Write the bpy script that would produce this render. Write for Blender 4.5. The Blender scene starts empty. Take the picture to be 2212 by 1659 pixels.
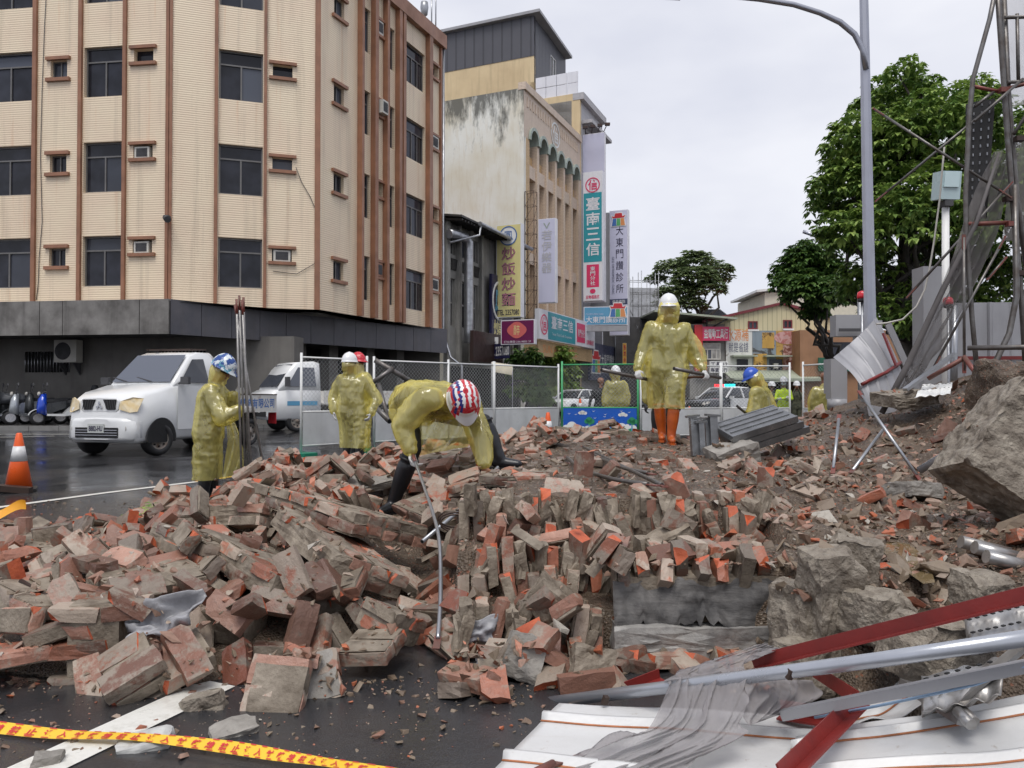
import bpy, bmesh, math, random
import numpy as np
from mathutils import Vector, Matrix, Euler, Quaternion
from mathutils import noise as mnoise
R = math.radians
random.seed(7)
scene = bpy.context.scene
COL = scene.collection
# ------------------------------------------------------------------ camera
F, CX, CY, HZ = 1661.0, 1106.0, 829.5, 855.0      # photograph measured in a 2212 x 1659 frame
CAMZ = 1.15
PITCH = math.atan((HZ - CY) / F)
cam_d = bpy.data.cameras.new('camera')
cam_d.sensor_width = 36.0
cam_d.lens = F / 2212.0 * 36.0
cam_d.clip_start = 0.05
cam_d.clip_end = 2000.0
cam = bpy.data.objects.new('camera', cam_d)
COL.objects.link(cam)
cam.location = (0, 0, CAMZ)
cam.rotation_euler = (R(90) + PITCH, 0, 0)
scene.camera = cam
# ------------------------------------------------------------------ sky, sun, exposure
SUN_EL, SUN_AZ = 64.0, 188.0     # degrees; azimuth clockwise from +Y: high behind the camera
world = bpy.data.worlds.new('World')
scene.world = world
world.use_nodes = True
wt = world.node_tree
wt.nodes.clear()
w_out = wt.nodes.new('ShaderNodeOutputWorld')
w_bg = wt.nodes.new('ShaderNodeBackground')
w_sky = wt.nodes.new('ShaderNodeTexSky')
w_sky.sky_type = 'NISHITA'
w_sky.sun_disc = False
w_sky.sun_elevation = R(SUN_EL)
w_sky.sun_rotation = R(SUN_AZ)
w_co = wt.nodes.new('ShaderNodeTexCoord')
w_map = wt.nodes.new('ShaderNodeMapping')
w_map.inputs['Scale'].default_value = (1.0, 1.0, 2.2)
w_n = wt.nodes.new('ShaderNodeTexNoise')
w_n.inputs['Scale'].default_value = 1.7
w_n.inputs['Detail'].default_value = 5
w_n.inputs['Roughness'].default_value = 0.52
w_r = wt.nodes.new('ShaderNodeValToRGB')
w_r.color_ramp.elements[0].position = 0.34
w_r.color_ramp.elements[0].color = (5.7, 5.95, 7.1, 1)
w_r.color_ramp.elements[1].position = 0.66
w_r.color_ramp.elements[1].color = (8.5, 8.6, 9.2, 1)
w_mx = wt.nodes.new('ShaderNodeMix')
w_mx.data_type = 'RGBA'
w_mx.inputs['Factor'].default_value = 0.94
wt.links.new(w_co.outputs['Generated'], w_map.inputs['Vector'])
wt.links.new(w_map.outputs['Vector'], w_n.inputs['Vector'])
wt.links.new(w_n.outputs['Fac'], w_r.inputs['Fac'])
wt.links.new(w_sky.outputs['Color'], w_mx.inputs['A'])
wt.links.new(w_r.outputs['Color'], w_mx.inputs['B'])
wt.links.new(w_mx.outputs['Result'], w_bg.inputs['Color'])
w_bg.inputs['Strength'].default_value = 0.068
wt.links.new(w_bg.outputs['Background'], w_out.inputs['Surface'])
sun_d = bpy.data.lights.new('sun', 'SUN')
sun_d.energy = 1.5
sun_d.angle = R(32)
sun_d.color = (1.0, 0.965, 0.92)
sun = bpy.data.objects.new('sun', sun_d)
COL.objects.link(sun)
_a, _e = R(SUN_AZ), R(SUN_EL)
_sd = Vector((math.sin(_a) * math.cos(_e), math.cos(_a) * math.cos(_e), math.sin(_e)))
sun.rotation_euler = (-_sd).to_track_quat('-Z', 'Y').to_euler()
sun.location = (-6, -8, 30)
scene.view_settings.view_transform = 'Standard'
scene.view_settings.look = 'None'
scene.view_settings.gamma = 1.0
scene.view_settings.exposure = 0.68
scene.view_settings.use_curve_mapping = False
scene.render.engine = 'CYCLES'
scene.cycles.use_denoising = True
scene.cycles.use_adaptive_sampling = True
scene.cycles.adaptive_threshold = 0.025
scene.cycles.max_bounces = 6
scene.cycles.diffuse_bounces = 3
scene.cycles.glossy_bounces = 3
scene.cycles.transmission_bounces = 4
scene.cycles.transparent_max_bounces = 14
scene.cycles.caustics_reflective = False
scene.cycles.caustics_refractive = False
# ------------------------------------------------------------------ helpers: geometry
_CP, _SP = math.cos(PITCH), math.sin(PITCH)
def P(u, v, Y):
    d, e = (u - CX) / F, (CY - v) / F
    k = Y / (_CP - e * _SP)
    return Vector((d * k, Y, CAMZ + k * (_SP + e * _CP)))
def PG(u, v, z=0.0):
    d, e = (u - CX) / F, (CY - v) / F
    k = (z - CAMZ) / (_SP + e * _CP)
    return Vector((d * k, k * (_CP - e * _SP), z))
class MB:
    def __init__(s):
        s.v, s.f, s.m, s.sm = [], [], [], []
    def add(s, vs, fs, mi=0, smooth=False):
        o = len(s.v)
        s.v.extend([tuple(v) for v in vs])
        for f in fs:
            s.f.append(tuple(o + i for i in f)); s.m.append(mi); s.sm.append(smooth)
        return s
    def obox(s, p, a, b, c, mi=0):
        p, a, b, c = Vector(p), Vector(a), Vector(b), Vector(c)
        if a.cross(b).dot(c) < 0: a, b = b, a
        vs = [p, p+a, p+a+b, p+b, p+c, p+a+c, p+a+b+c, p+b+c]
        return s.add(vs, [(0,3,2,1),(4,5,6,7),(0,1,5,4),(1,2,6,5),(2,3,7,6),(3,0,4,7)], mi)
    def box(s, c, size, rot=None, mi=0):
        h = [Vector((size[0],0,0)), Vector((0,size[1],0)), Vector((0,0,size[2]))]
        if rot is not None:
            if not isinstance(rot, Matrix): rot = Euler(rot).to_matrix()
            h = [rot @ x for x in h]
        return s.obox(Vector(c) - (h[0]+h[1]+h[2]) * 0.5, *h, mi=mi)
    def bar(s, p0, p1, w, h, up=(0,0,1), mi=0):
        p0, p1 = Vector(p0), Vector(p1)
        d = (p1 - p0).normalized(); up = Vector(up)
        if abs(d.dot(up)) > 0.98: up = Vector((0,1,0))
        sx = d.cross(up).normalized(); su = sx.cross(d).normalized()
        return s.obox(p0 - sx*w/2 - su*h/2, p1-p0, sx*w, su*h, mi)
    def quad(s, a, b, c, d, mi=0):
        return s.add([a, b, c, d], [(0,1,2,3)], mi)
    def tube(s, pts, r, n=8, mi=0, caps=True, smooth=True):
        pts = [Vector(p) for p in pts]
        rr = r if isinstance(r, (list, tuple)) else [r] * len(pts)
        vs, fs = [], []
        up = None
        for i, p in enumerate(pts):
            d = (pts[min(i+1, len(pts)-1)] - pts[max(i-1, 0)]).normalized()
            if up is None:
                up = Vector((0,0,1)) if abs(d.z) < 0.9 else Vector((0,1,0))
            sx = d.cross(up).normalized(); up = sx.cross(d).normalized()
            for k in range(n):
                a = 2*math.pi*k/n
                vs.append(p + sx*math.cos(a)*rr[i] + up*math.sin(a)*rr[i])
        for i in range(len(pts)-1):
            for k in range(n):
                fs.append((i*n+k, i*n+(k+1)%n, (i+1)*n+(k+1)%n, (i+1)*n+k))
        s.add(vs, fs, mi, smooth)
        if caps:
            o = len(s.v) - len(vs)
            s.f.append(tuple(o+k for k in range(n-1,-1,-1))); s.m.append(mi); s.sm.append(False)
            s.f.append(tuple(o+(len(pts)-1)*n+k for k in range(n))); s.m.append(mi); s.sm.append(False)
        return s
    def rings(s, rings, mi=0, closed=True, caps=True, smooth=True):
        n = len(rings[0]); vs = [p for r in rings for p in r]; fs = []
        for i in range(len(rings)-1):
            for k in range(n if closed else n-1):
                fs.append((i*n+k, i*n+(k+1)%n, (i+1)*n+(k+1)%n, (i+1)*n+k))
        s.add(vs, fs, mi, smooth)
        if caps and closed:
            o = len(s.v) - len(vs)
            s.f.append(tuple(o+k for k in range(n-1,-1,-1))); s.m.append(mi); s.sm.append(False)
            s.f.append(tuple(o+(len(rings)-1)*n+k for k in range(n))); s.m.append(mi); s.sm.append(False)
        return s
    def lathe(s, prof, c=(0,0,0), n=16, axis='Z', mi=0, smooth=True):
        c = Vector(c); rings = []
        for r, h in prof:
            ring = []
            for k in range(n):
                a = 2*math.pi*k/n; x, y = r*math.cos(a), r*math.sin(a)
                ring.append(c + (Vector((x,y,h)) if axis == 'Z' else Vector((x,h,-y)) if axis == 'Y' else Vector((h,x,y))))
            rings.append(ring)
        return s.rings(rings, mi, True, True, smooth)
    def prism(s, pts, d, mi=0):
        pts = [Vector(p) for p in pts]; d = Vector(d); n = len(pts)
        nrm = Vector((0,0,0))
        for i in range(n): nrm += (pts[i]-pts[0]).cross(pts[(i+1)%n]-pts[0])
        if nrm.dot(d) > 0: pts = pts[::-1]
        vs = pts + [p+d for p in pts]
        fs = [tuple(range(n)), tuple(range(2*n-1, n-1, -1))] + [(i, i+n, (i+1)%n+n, (i+1)%n) for i in range(n)]
        return s.add(vs, fs, mi)
    def build(s, name, mats, parent=None, world=True, smooth=None):
        me = bpy.data.meshes.new(name)
        vs = s.v
        if parent is not None and world:
            o = parent.get('_loc', (0,0,0)) if False else ROOTLOC.get(parent.name, (0,0,0))
            vs = [(x-o[0], y-o[1], z-o[2]) for x, y, z in vs]
        me.from_pydata(vs, [], s.f)
        for m in (mats if isinstance(mats, (list, tuple)) else [mats]): me.materials.append(m)
        me.polygons.foreach_set('material_index', s.m)
        me.polygons.foreach_set('use_smooth', s.sm if smooth is None else [smooth]*len(s.f))
        me.update()
        ob = bpy.data.objects.new(name, me)
        COL.objects.link(ob)
        if parent is not None: ob.parent = parent
        elif False: pass
        return ob
ROOTLOC = {}
def tag(o, label=None, cat=None, group=None, kind=None):
    if label: o['label'] = label
    if cat: o['category'] = cat
    if group: o['group'] = group
    if kind: o['kind'] = kind
    return o
def thing(name, label, cat, loc=(0,0,0), rz=0.0, group=None):
    o = bpy.data.objects.new(name, None)
    o.empty_display_size = 0.1
    COL.objects.link(o)
    o.location = loc; o.rotation_euler = (0, 0, rz)
    ROOTLOC[o.name] = tuple(loc)
    return tag(o, label, cat, group)
def struct(o):
    o['kind'] = 'structure'; return o
def mesh_np(name, V, Fc, mats, parent=None, mi=None, smooth=False):
    me = bpy.data.meshes.new(name)
    n, k = Fc.shape
    me.vertices.add(len(V)); me.vertices.foreach_set('co', np.asarray(V, np.float32).ravel())
    me.loops.add(n*k); me.loops.foreach_set('vertex_index', np.asarray(Fc, np.int32).ravel())
    me.polygons.add(n)
    me.polygons.foreach_set('loop_start', np.arange(0, n*k, k, dtype=np.int32))
    me.polygons.foreach_set('loop_total', np.full(n, k, np.int32))
    for m in (mats if isinstance(mats, (list, tuple)) else [mats]): me.materials.append(m)
    if mi is not None: me.polygons.foreach_set('material_index', np.asarray(mi, np.int32))
    me.polygons.foreach_set('use_smooth', np.full(n, smooth))
    me.update(calc_edges=True); me.validate()
    ob = bpy.data.objects.new(name, me); COL.objects.link(ob)
    if parent is not None: ob.parent = parent
    return ob
def copy_tree(o, parent=None):
    c = o.copy(); COL.objects.link(c)
    if parent is not None: c.parent = parent
    for ch in [x for x in KIDS.get(o.name, [])]: copy_tree(ch, c)
    return c
KIDS = {}
def _hash(i, j, k):
    h = (i*374761393 + j*668265263 + k*2147483647 + 1274126177) & 0xFFFFFFFF
    h = ((h ^ (h >> 13)) * 1274126177) & 0xFFFFFFFF
    return ((h ^ (h >> 16)) & 0xFFFF) / 32767.5 - 1.0
def vnoise(p):
    p = np.asarray(p, np.float64); i = np.floor(p).astype(np.int64); f = p - i
    f = f*f*(3-2*f); out = 0
    for dx in (0,1):
        for dy in (0,1):
            for dz in (0,1):
                w = (f[:,0] if dx else 1-f[:,0])*(f[:,1] if dy else 1-f[:,1])*(f[:,2] if dz else 1-f[:,2])
                out = out + w*_hash(i[:,0]+dx, i[:,1]+dy, i[:,2]+dz)
    return out
def vn1(x, y, z):
    return mnoise.noise(Vector((x, y, z)))*1.5
def fbm(p, oct=4, lac=2.0, gain=0.5):
    p = np.asarray(p, np.float64); a, s = 1.0, 0
    for _ in range(oct):
        s = s + a*vnoise(p); p = p*lac + 17.3; a *= gain
    return s
# ------------------------------------------------------------------ helpers: materials
class NT:
    def __init__(s, name):
        s.mat = bpy.data.materials.new(name); s.mat.use_nodes = True
        s.t = s.mat.node_tree; s.t.nodes.clear()
        s.out = s.t.nodes.new('ShaderNodeOutputMaterial')
    def n(s, typ, **kw):
        nd = s.t.nodes.new('ShaderNode' + typ)
        for k, v in kw.items():
            if k.startswith('_'): setattr(nd, k[1:], v)
            else:
                key = k.replace('__', ' ')
                if hasattr(v, 'is_linked') or isinstance(v, bpy.types.NodeSocket): s.t.links.new(v, nd.inputs[key])
                else: nd.inputs[key].default_value = v
        return nd
    def link(s, a, b): s.t.links.new(a, b)
    def coord(s, scale=(1,1,1), kind='Object', rnd=False):
        c = s.n('TexCoord'); v = c.outputs[kind]
        if rnd:
            oi = s.n('ObjectInfo')
            ad = s.n('VectorMath', _operation='MULTIPLY_ADD'); s.link(oi.outputs['Random'], ad.inputs[0])
            ad.inputs[1].default_value = (37, 91, 53); s.link(v, ad.inputs[2]); v = ad.outputs[0]
        m = s.n('Mapping'); m.inputs['Scale'].default_value = scale; s.link(v, m.inputs['Vector'])
        return m.outputs['Vector']
    def noise(s, vec, scale, detail=4, rough=0.55, dist=0.0):
        nd = s.n('TexNoise'); s.link(vec, nd.inputs['Vector'])
        nd.inputs['Scale'].default_value = scale; nd.inputs['Detail'].default_value = detail
        nd.inputs['Roughness'].default_value = rough; nd.inputs['Distortion'].default_value = dist
        return nd.outputs['Fac']
    def ramp(s, fac, *stops):
        nd = s.n('ValToRGB'); s.link(fac, nd.inputs['Fac']); cr = nd.color_ramp
        while len(cr.elements) < len(stops): cr.elements.new(0.5)
        for e, (p, c) in zip(cr.elements, stops):
            e.position = p; e.color = (c, c, c, 1) if isinstance(c, (int, float)) else (*c[:3], 1)
        return nd.outputs['Color']
    def mix(s, fac, a, b, mode='MIX'):
        nd = s.n('Mix', _data_type='RGBA', _blend_type=mode)
        for key, v in (('Factor', fac), ('A', a), ('B', b)):
            if isinstance(v, bpy.types.NodeSocket): s.link(v, nd.inputs[key])
            elif key == 'Factor': nd.inputs[key].default_value = v
            else: nd.inputs[key].default_value = (*v[:3], 1)
        return nd.outputs['Result']
    def bump(s, h, strength=0.3, dist=0.02, normal=None):
        nd = s.n('Bump'); s.link(h, nd.inputs['Height'])
        nd.inputs['Strength'].default_value = strength; nd.inputs['Distance'].default_value = dist
        if normal is not None: s.link(normal, nd.inputs['Normal'])
        return nd.outputs['Normal']
    def pbr(s, col, rough=0.6, metal=0.0, normal=None, spec=0.5, coat=0.0, emit=None, estr=0.0):
        nd = s.n('BsdfPrincipled')
        for key, v in (('Base Color', col), ('Roughness', rough), ('Metallic', metal), ('Specular IOR Level', spec), ('Coat Weight', coat)):
            if isinstance(v, bpy.types.NodeSocket): s.link(v, nd.inputs[key])
            elif key == 'Base Color': nd.inputs[key].default_value = (*v[:3], 1)
            else: nd.inputs[key].default_value = v
        if normal is not None: s.link(normal, nd.inputs['Normal'])
        if emit is not None:
            nd.inputs['Emission Color'].default_value = (*emit[:3], 1); nd.inputs['Emission Strength'].default_value = estr
        return nd
    def done(s, shader):
        s.link(shader.outputs[0] if hasattr(shader, 'outputs') else shader, s.out.inputs['Surface'])
        return s.mat
def mat(name, col, rough=0.6, metal=0.0, var=0.25, vs=3.0, col2=None, bump=0.0, bs=40.0, spec=0.5, rnd=0.0, streak=0.0,
        streak_col=(0.05,0.045,0.04), rvar=0.12, coat=0.0, bdist=0.01, thr=(0.35, 0.68)):
    t = NT(name)
    v = t.coord(rnd=rnd > 0)
    n1 = t.noise(v, vs, 6, 0.6)
    c2 = col2 if col2 is not None else tuple(c*(1-var) for c in col)
    c = t.mix(t.ramp(n1, (thr[0], 0.0), (thr[1], 1.0)), col, c2)
    if streak > 0:
        vv = t.coord((1, 1, 0.09))
        n2 = t.noise(vv, 2.6, 6, 0.62)
        c = t.mix(t.ramp(n2, (0.5, 0.0), (0.78, streak)), c, streak_col)
    if rnd > 0:
        oi = t.n('ObjectInfo')
        hs = t.n('HueSaturation'); t.link(c, hs.inputs['Color'])
        mr = t.n('MapRange'); t.link(oi.outputs['Random'], mr.inputs['Value'])
        mr.inputs['To Min'].default_value = 1-rnd; mr.inputs['To Max'].default_value = 1+rnd
        t.link(mr.outputs[0], hs.inputs['Value']); c = hs.outputs['Color']
    nrm = None
    if bump > 0: nrm = t.bump(t.noise(v, bs, 5, 0.6), bump, bdist)
    rr = rough
    if rvar > 0:
        m = t.n('MapRange'); t.link(n1, m.inputs['Value'])
        m.inputs['From Min'].default_value = 0.3; m.inputs['From Max'].default_value = 0.7
        m.inputs['To Min'].default_value = max(0.02, rough-rvar); m.inputs['To Max'].default_value = min(1, rough+rvar)
        rr = m.outputs[0]
    return t.done(t.pbr(c, rr, metal, nrm, spec, coat))
_TXT = {}
def text_mesh(body, bold=0.0, spacing=1.0):
    key = (body, bold, spacing)
    if key in _TXT: return _TXT[key]
    c = bpy.data.curves.new('lettering', 'FONT'); c.body = body; c.offset = bold
    c.align_x = 'CENTER'; c.space_line = spacing; c.resolution_u = 2
    ob = bpy.data.objects.new('lettering', c)
    me = bpy.data.meshes.new_from_object(ob)
    V = np.zeros(len(me.vertices)*3, np.float32); me.vertices.foreach_get('co', V); V = V.reshape(-1, 3)
    Fs = [tuple(p.vertices) for p in me.polygons]
    bpy.data.objects.remove(ob); bpy.data.meshes.remove(me); bpy.data.curves.remove(c)
    _TXT[key] = (V, Fs); return _TXT[key]
def lettering(mb, body, p, right, up, w, h, mi=0, bold=0.0, spacing=1.0, keep=False):
    V, Fs = text_mesh(body, bold, spacing)
    if len(V) == 0: return
    lo, hi = V.min(0), V.max(0); d = np.maximum(hi-lo, 1e-6)
    sx, sy = w/d[0], h/d[1]
    ox = oy = 0.0
    if keep:
        k = min(sx, sy); ox = (w-d[0]*k)/2; oy = (h-d[1]*k)/2; sx = sy = k
    p, right, up = Vector(p), Vector(right), Vector(up)
    vs = [p + right*((x-lo[0])*sx+ox) + up*((y-lo[1])*sy+oy) for x, y, _ in V]
    mb.add(vs, Fs, mi)
# ------------------------------------------------------------------ shared materials
def m_tile():
    t = NT('beige_ribbed_tile'); v = t.coord()
    w = t.n('TexWave', _wave_type='BANDS', _bands_direction='Z'); t.link(v, w.inputs['Vector'])
    w.inputs['Scale'].default_value = 3.9; w.inputs['Distortion'].default_value = 0.0
    big = t.noise(v, 0.5, 4, 0.6)
    base = t.mix(t.ramp(big, (0.36, 0), (0.66, 1)), (0.80, 0.68, 0.50), (0.76, 0.61, 0.455))
    base = t.mix(t.ramp(w.outputs['Fac'], (0.0, 0.0), (0.26, 1.0)), (0.61, 0.485, 0.345), base)
    st = t.noise(t.coord((1.6, 1.6, 0.07)), 1.5, 6, 0.65)
    base = t.mix(t.ramp(st, (0.50, 0), (0.80, 0.55)), base, (0.30, 0.23, 0.16))
    st2 = t.noise(t.coord((2.3, 2.3, 0.12)), 2.1, 5, 0.6)
    base = t.mix(t.ramp(st2, (0.60, 0), (0.82, 0.5)), base, (0.62, 0.30, 0.12))
    return t.done(t.pbr(base, 0.42, normal=t.bump(w.outputs['Fac'], 0.3, 0.02)))
def m_glass(name='dark_window_glass', c=(0.013, 0.014, 0.019), spec=0.32, rough=0.05):
    t = NT(name); v = t.coord(rnd=True)
    n = t.noise(v, 1.2, 3, 0.5)
    col = t.mix(t.ramp(n, (0.4, 0), (0.65, 1)), c, tuple(x*2.2 for x in c))
    oi = t.n('ObjectInfo'); col = t.mix(t.ramp(oi.outputs['Random'], (0.62, 0.0), (0.66, 0.4), (0.80, 0.4), (0.84, 1.0)), col, (0.085, 0.095, 0.12))  # some panes paler at random: curtains and cloud reflections painted into the colour
    return t.done(t.pbr(col, rough, normal=t.bump(t.noise(v, 0.8, 2), 0.05, 0.05), spec=spec))
def m_asphalt():
    t = NT('wet_asphalt'); v = t.coord(kind='Object')
    g = t.noise(v, 160, 3, 0.7); big = t.noise(v, 0.45, 5, 0.6, 0.4); mid = t.noise(v, 3.0, 5, 0.6)
    c = t.mix(t.ramp(g, (0.35, 0), (0.75, 1)), (0.018, 0.018, 0.020), (0.055, 0.055, 0.058))
    c = t.mix(t.ramp(mid, (0.55, 0), (0.8, 0.35)), c, (0.085, 0.075, 0.065))
    r = t.ramp(big, (0.40, 0.04), (0.52, 0.13), (0.66, 0.34))
    hb = t.mix(t.ramp(big, (0.40, 0.0), (0.55, 1.0)), (0.5, 0.5, 0.5), g)
    nb = t.bump(hb, 0.25, 0.006)
    rip = t.noise(v, 26, 3, 0.5)
    nb2 = t.bump(rip, 0.06, 0.02, nb)
    p = t.pbr(c, 0.1, normal=nb2, spec=0.5); t.link(r, p.inputs['Roughness'])
    return t.done(p)
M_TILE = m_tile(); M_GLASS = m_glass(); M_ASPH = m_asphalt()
M_BROWN = mat('brown_tile_trim', (0.32, 0.15, 0.085), 0.45, var=0.3, vs=1.5, bump=0.2, bs=25, streak=0.35)
M_FRAME = mat('grey_aluminium_frame', (0.16, 0.155, 0.15), 0.4, 0.3, var=0.2)
M_FASC1 = mat('grey_weathered_fascia', (0.23, 0.22, 0.205), 0.5, var=0.5, vs=1.3, col2=(0.085, 0.078, 0.072), streak=0.7, bump=0.1)
M_FASC2 = mat('dark_blue_fascia', (0.055, 0.056, 0.07), 0.4, var=0.4, vs=1.2, col2=(0.10, 0.095, 0.105), streak=0.6)
M_ARC = mat('grey_arcade_plaster', (0.17, 0.16, 0.145), 0.6, var=0.3, vs=0.7, streak=0.4)
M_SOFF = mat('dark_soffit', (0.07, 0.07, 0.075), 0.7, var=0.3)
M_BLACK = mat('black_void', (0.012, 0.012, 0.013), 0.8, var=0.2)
M_WHITE = mat('white_paint', (0.78, 0.78, 0.76), 0.5, var=0.12, streak=0.15)
M_SIGNW = mat('white_sign_face', (0.74, 0.74, 0.78), 0.35, var=0.08, vs=0.8, streak=0.12)
M_ACBOX = mat('cream_metal', (0.62, 0.60, 0.54), 0.45, var=0.15, streak=0.3)
M_STEEL = mat('galvanised_steel', (0.42, 0.43, 0.45), 0.38, 0.85, var=0.3, vs=4, rvar=0.1)
M_GREY = mat('grey_painted_metal', (0.34, 0.34, 0.355), 0.4, 0.0, var=0.15, vs=1, streak=0.2)
M_RUST = mat('rusty_dark_steel', (0.035, 0.026, 0.024), 0.6, 0.3, var=0.5, col2=(0.07, 0.035, 0.026), vs=3)
M_CONC = mat('concrete', (0.33, 0.31, 0.285), 0.75, var=0.35, vs=1.2, bump=0.3, bs=30, streak=0.4)
M_KERB = mat('kerb_concrete', (0.24, 0.235, 0.225), 0.4, var=0.35, vs=2, bump=0.2)
M_PAVE = mat('wet_pavement', (0.13, 0.125, 0.12), 0.25, var=0.4, vs=1.5, bump=0.1)
M_LINEW = mat('white_road_paint', (0.70, 0.69, 0.64), 0.35, var=0.35, vs=14, col2=(0.46, 0.44, 0.39), bump=0.3, bs=90, thr=(0.5, 0.78))
M_LINEY = mat('yellow_road_paint', (0.70, 0.45, 0.06), 0.35, var=0.3, vs=14, bump=0.2, bs=90)
# ------------------------------------------------------------------ ground
g = MB()
g.add([(-260, -40, 0), (260, -40, 0), (260, 420, 0), (-260, 420, 0)], [(0,1,2,3)])
struct(g.build('road', M_ASPH))
def strip(name, pts, w, m, z=0.004):
    b = MB(); pts = [Vector((p[0], p[1], z)) for p in pts]
    L, Rr = [], []
    for i, p in enumerate(pts):
        d = (pts[min(i+1, len(pts)-1)] - pts[max(i-1, 0)]).normalized(); nn = Vector((-d.y, d.x, 0))
        L.append(p + nn*w/2); Rr.append(p - nn*w/2)
    for i in range(len(pts)-1): b.quad(Rr[i], Rr[i+1], L[i+1], L[i])
    return struct(b.build(name, m))
strip('road_edge_line', [PG(-160, 1123), PG(0, 1096), PG(220, 1066), PG(425, 1041)], 0.11, M_LINEW)
strip('road_edge_line', [PG(425, 1041), PG(500, 1030), PG(560, 1017), PG(680, 998)], 0.10, M_LINEY)
strip('lane_line', [PG(-60, 938.5), PG(60, 938), PG(210, 938)], 0.16, M_LINEW)
strip('lane_line', [PG(-60, 945), PG(40, 944.2), PG(118, 942)], 0.13, M_LINEW)
a0, a1, b0, b1 = PG(-20, 1659), PG(175, 1700), PG(330, 1519), PG(402, 1536)
sb = MB(); k0 = PG(18, 1660); k1 = PG(205, 1668)
dirn = (b0 - k0).normalized(); wv = (b1 - b0)
for q in (k0 - dirn*1.2,):
    vs = [q, q + wv, b0 + dirn*0.25 + wv, b0 + dirn*0.25]
    sb.add([Vector((p.x, p.y, 0.004)) for p in vs], [(0,1,2,3)])
struct(sb.build('crosswalk_stripe', M_LINEW))
class Fac:
    def __init__(s, p0, ang):
        a = R(ang); s.p = Vector((p0[0], p0[1])); s.d = Vector((math.cos(a), math.sin(a))); s.n = Vector((math.sin(a), -math.cos(a)))
    def s(s, u):
        k = (u - CX) / F
        return (k*s.p.y - s.p.x) / (s.d.x - k*s.d.y)
    def pt(s, t, z, off=0.0):
        q = s.p + s.d*t + s.n*off; return Vector((q.x, q.y, z))
    def z(s, u, v):
        return P(u, v, s.pt(s.s(u), 0).y).z
    def D(s): return Vector((s.d.x, s.d.y, 0))
    def N(s): return Vector((s.n.x, s.n.y, 0))
    def panel(s, mb, s0, s1, z0, z1, off, th, mi=0):
        mb.obox(s.pt(s0, z0, off), s.D()*(s1-s0), s.N()*th, Vector((0,0,z1-z0)), mi)
UP = Vector((0,0,1))
C1 = (-12.1, 27.0)
f_ch = Fac(C1, 17.6)
S_CH = f_ch.s(690)
c2 = f_ch.pt(S_CH, 0)
f_rt = Fac((c2.x, c2.y), 66.6)
S_RT = f_rt.s(950)
c3 = f_rt.pt(S_RT, 0)
dl = Vector((math.cos(R(-7.5)), math.sin(R(-7.5))))
LEFT_LEN = 13.0
f_lf = Fac((C1[0]-dl.x*LEFT_LEN, C1[1]-dl.y*LEFT_LEN), -7.5)
pv = MB()
kerb_l = PG(-330, 930); kerb_r = PG(600, 925)
pv_pts = [Vector((-34, 25.9, 0)), Vector((-13.0, 25.6, 0)), Vector((-9.6, 26.6, 0)), Vector((c3.x+0.9, c3.y-1.0, 0)), Vector((c3.x-3, c3.y+6, 0)), Vector((-36, 40, 0))]
pv.prism([p + UP*0.14 for p in pv_pts], (0, 0, -0.139))
struct(pv.build('pavement', M_PAVE))
kb = MB()
for a, b in zip(pv_pts[:3], pv_pts[1:4]):
    L = (b-a).length; n = max(1, int(L/1.0)); d = (b-a)/n; nn = Vector((d.y, -d.x, 0)).normalized()
    for i in range(n):
        kb.obox(a + d*i + d*0.006 + nn*0.002, d*0.985, nn*0.16, UP*0.145)
struct(kb.build('kerb', M_KERB))
# ------------------------------------------------------------------ corner building
CB = thing('corner_building', 'beige ribbed tile corner building with brown pilasters and dark awning', 'building', (C1[0], C1[1], 0))
ZB, ZT = 4.35, 18.55
ROWS = [17.05, 13.65, 10.22, 6.85]
def wall(fac, s0, s1, z0, z1, ops, m, parent, name='wall', depth=0.2, off=0.0):
    b = MB()
    ss = sorted(set([s0, s1] + [x for o in ops for x in o[:2] if s0 < x < s1]))
    zs = sorted(set([z0, z1] + [x for o in ops for x in o[2:4] if z0 < x < z1]))
    for i in range(len(ss)-1):
        for j in range(len(zs)-1):
            cs, cz = (ss[i]+ss[i+1])/2, (zs[j]+zs[j+1])/2
            if any(o[0] < cs < o[1] and o[2] < cz < o[3] for o in ops): continue
            b.quad(fac.pt(ss[i], zs[j], off), fac.pt(ss[i+1], zs[j], off), fac.pt(ss[i+1], zs[j+1], off), fac.pt(ss[i], zs[j+1], off))
    for a, c, lo, hi in ops:
        q = [fac.pt(a, lo, off), fac.pt(c, lo, off), fac.pt(c, hi, off), fac.pt(a, hi, off)]
        r = [fac.pt(a, lo, off-depth), fac.pt(c, lo, off-depth), fac.pt(c, hi, off-depth), fac.pt(a, hi, off-depth)]
        for k in range(4):
            b.quad(q[k], r[k], r[(k+1)%4], q[(k+1)%4])
    return b.build(name, m, parent)
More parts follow.
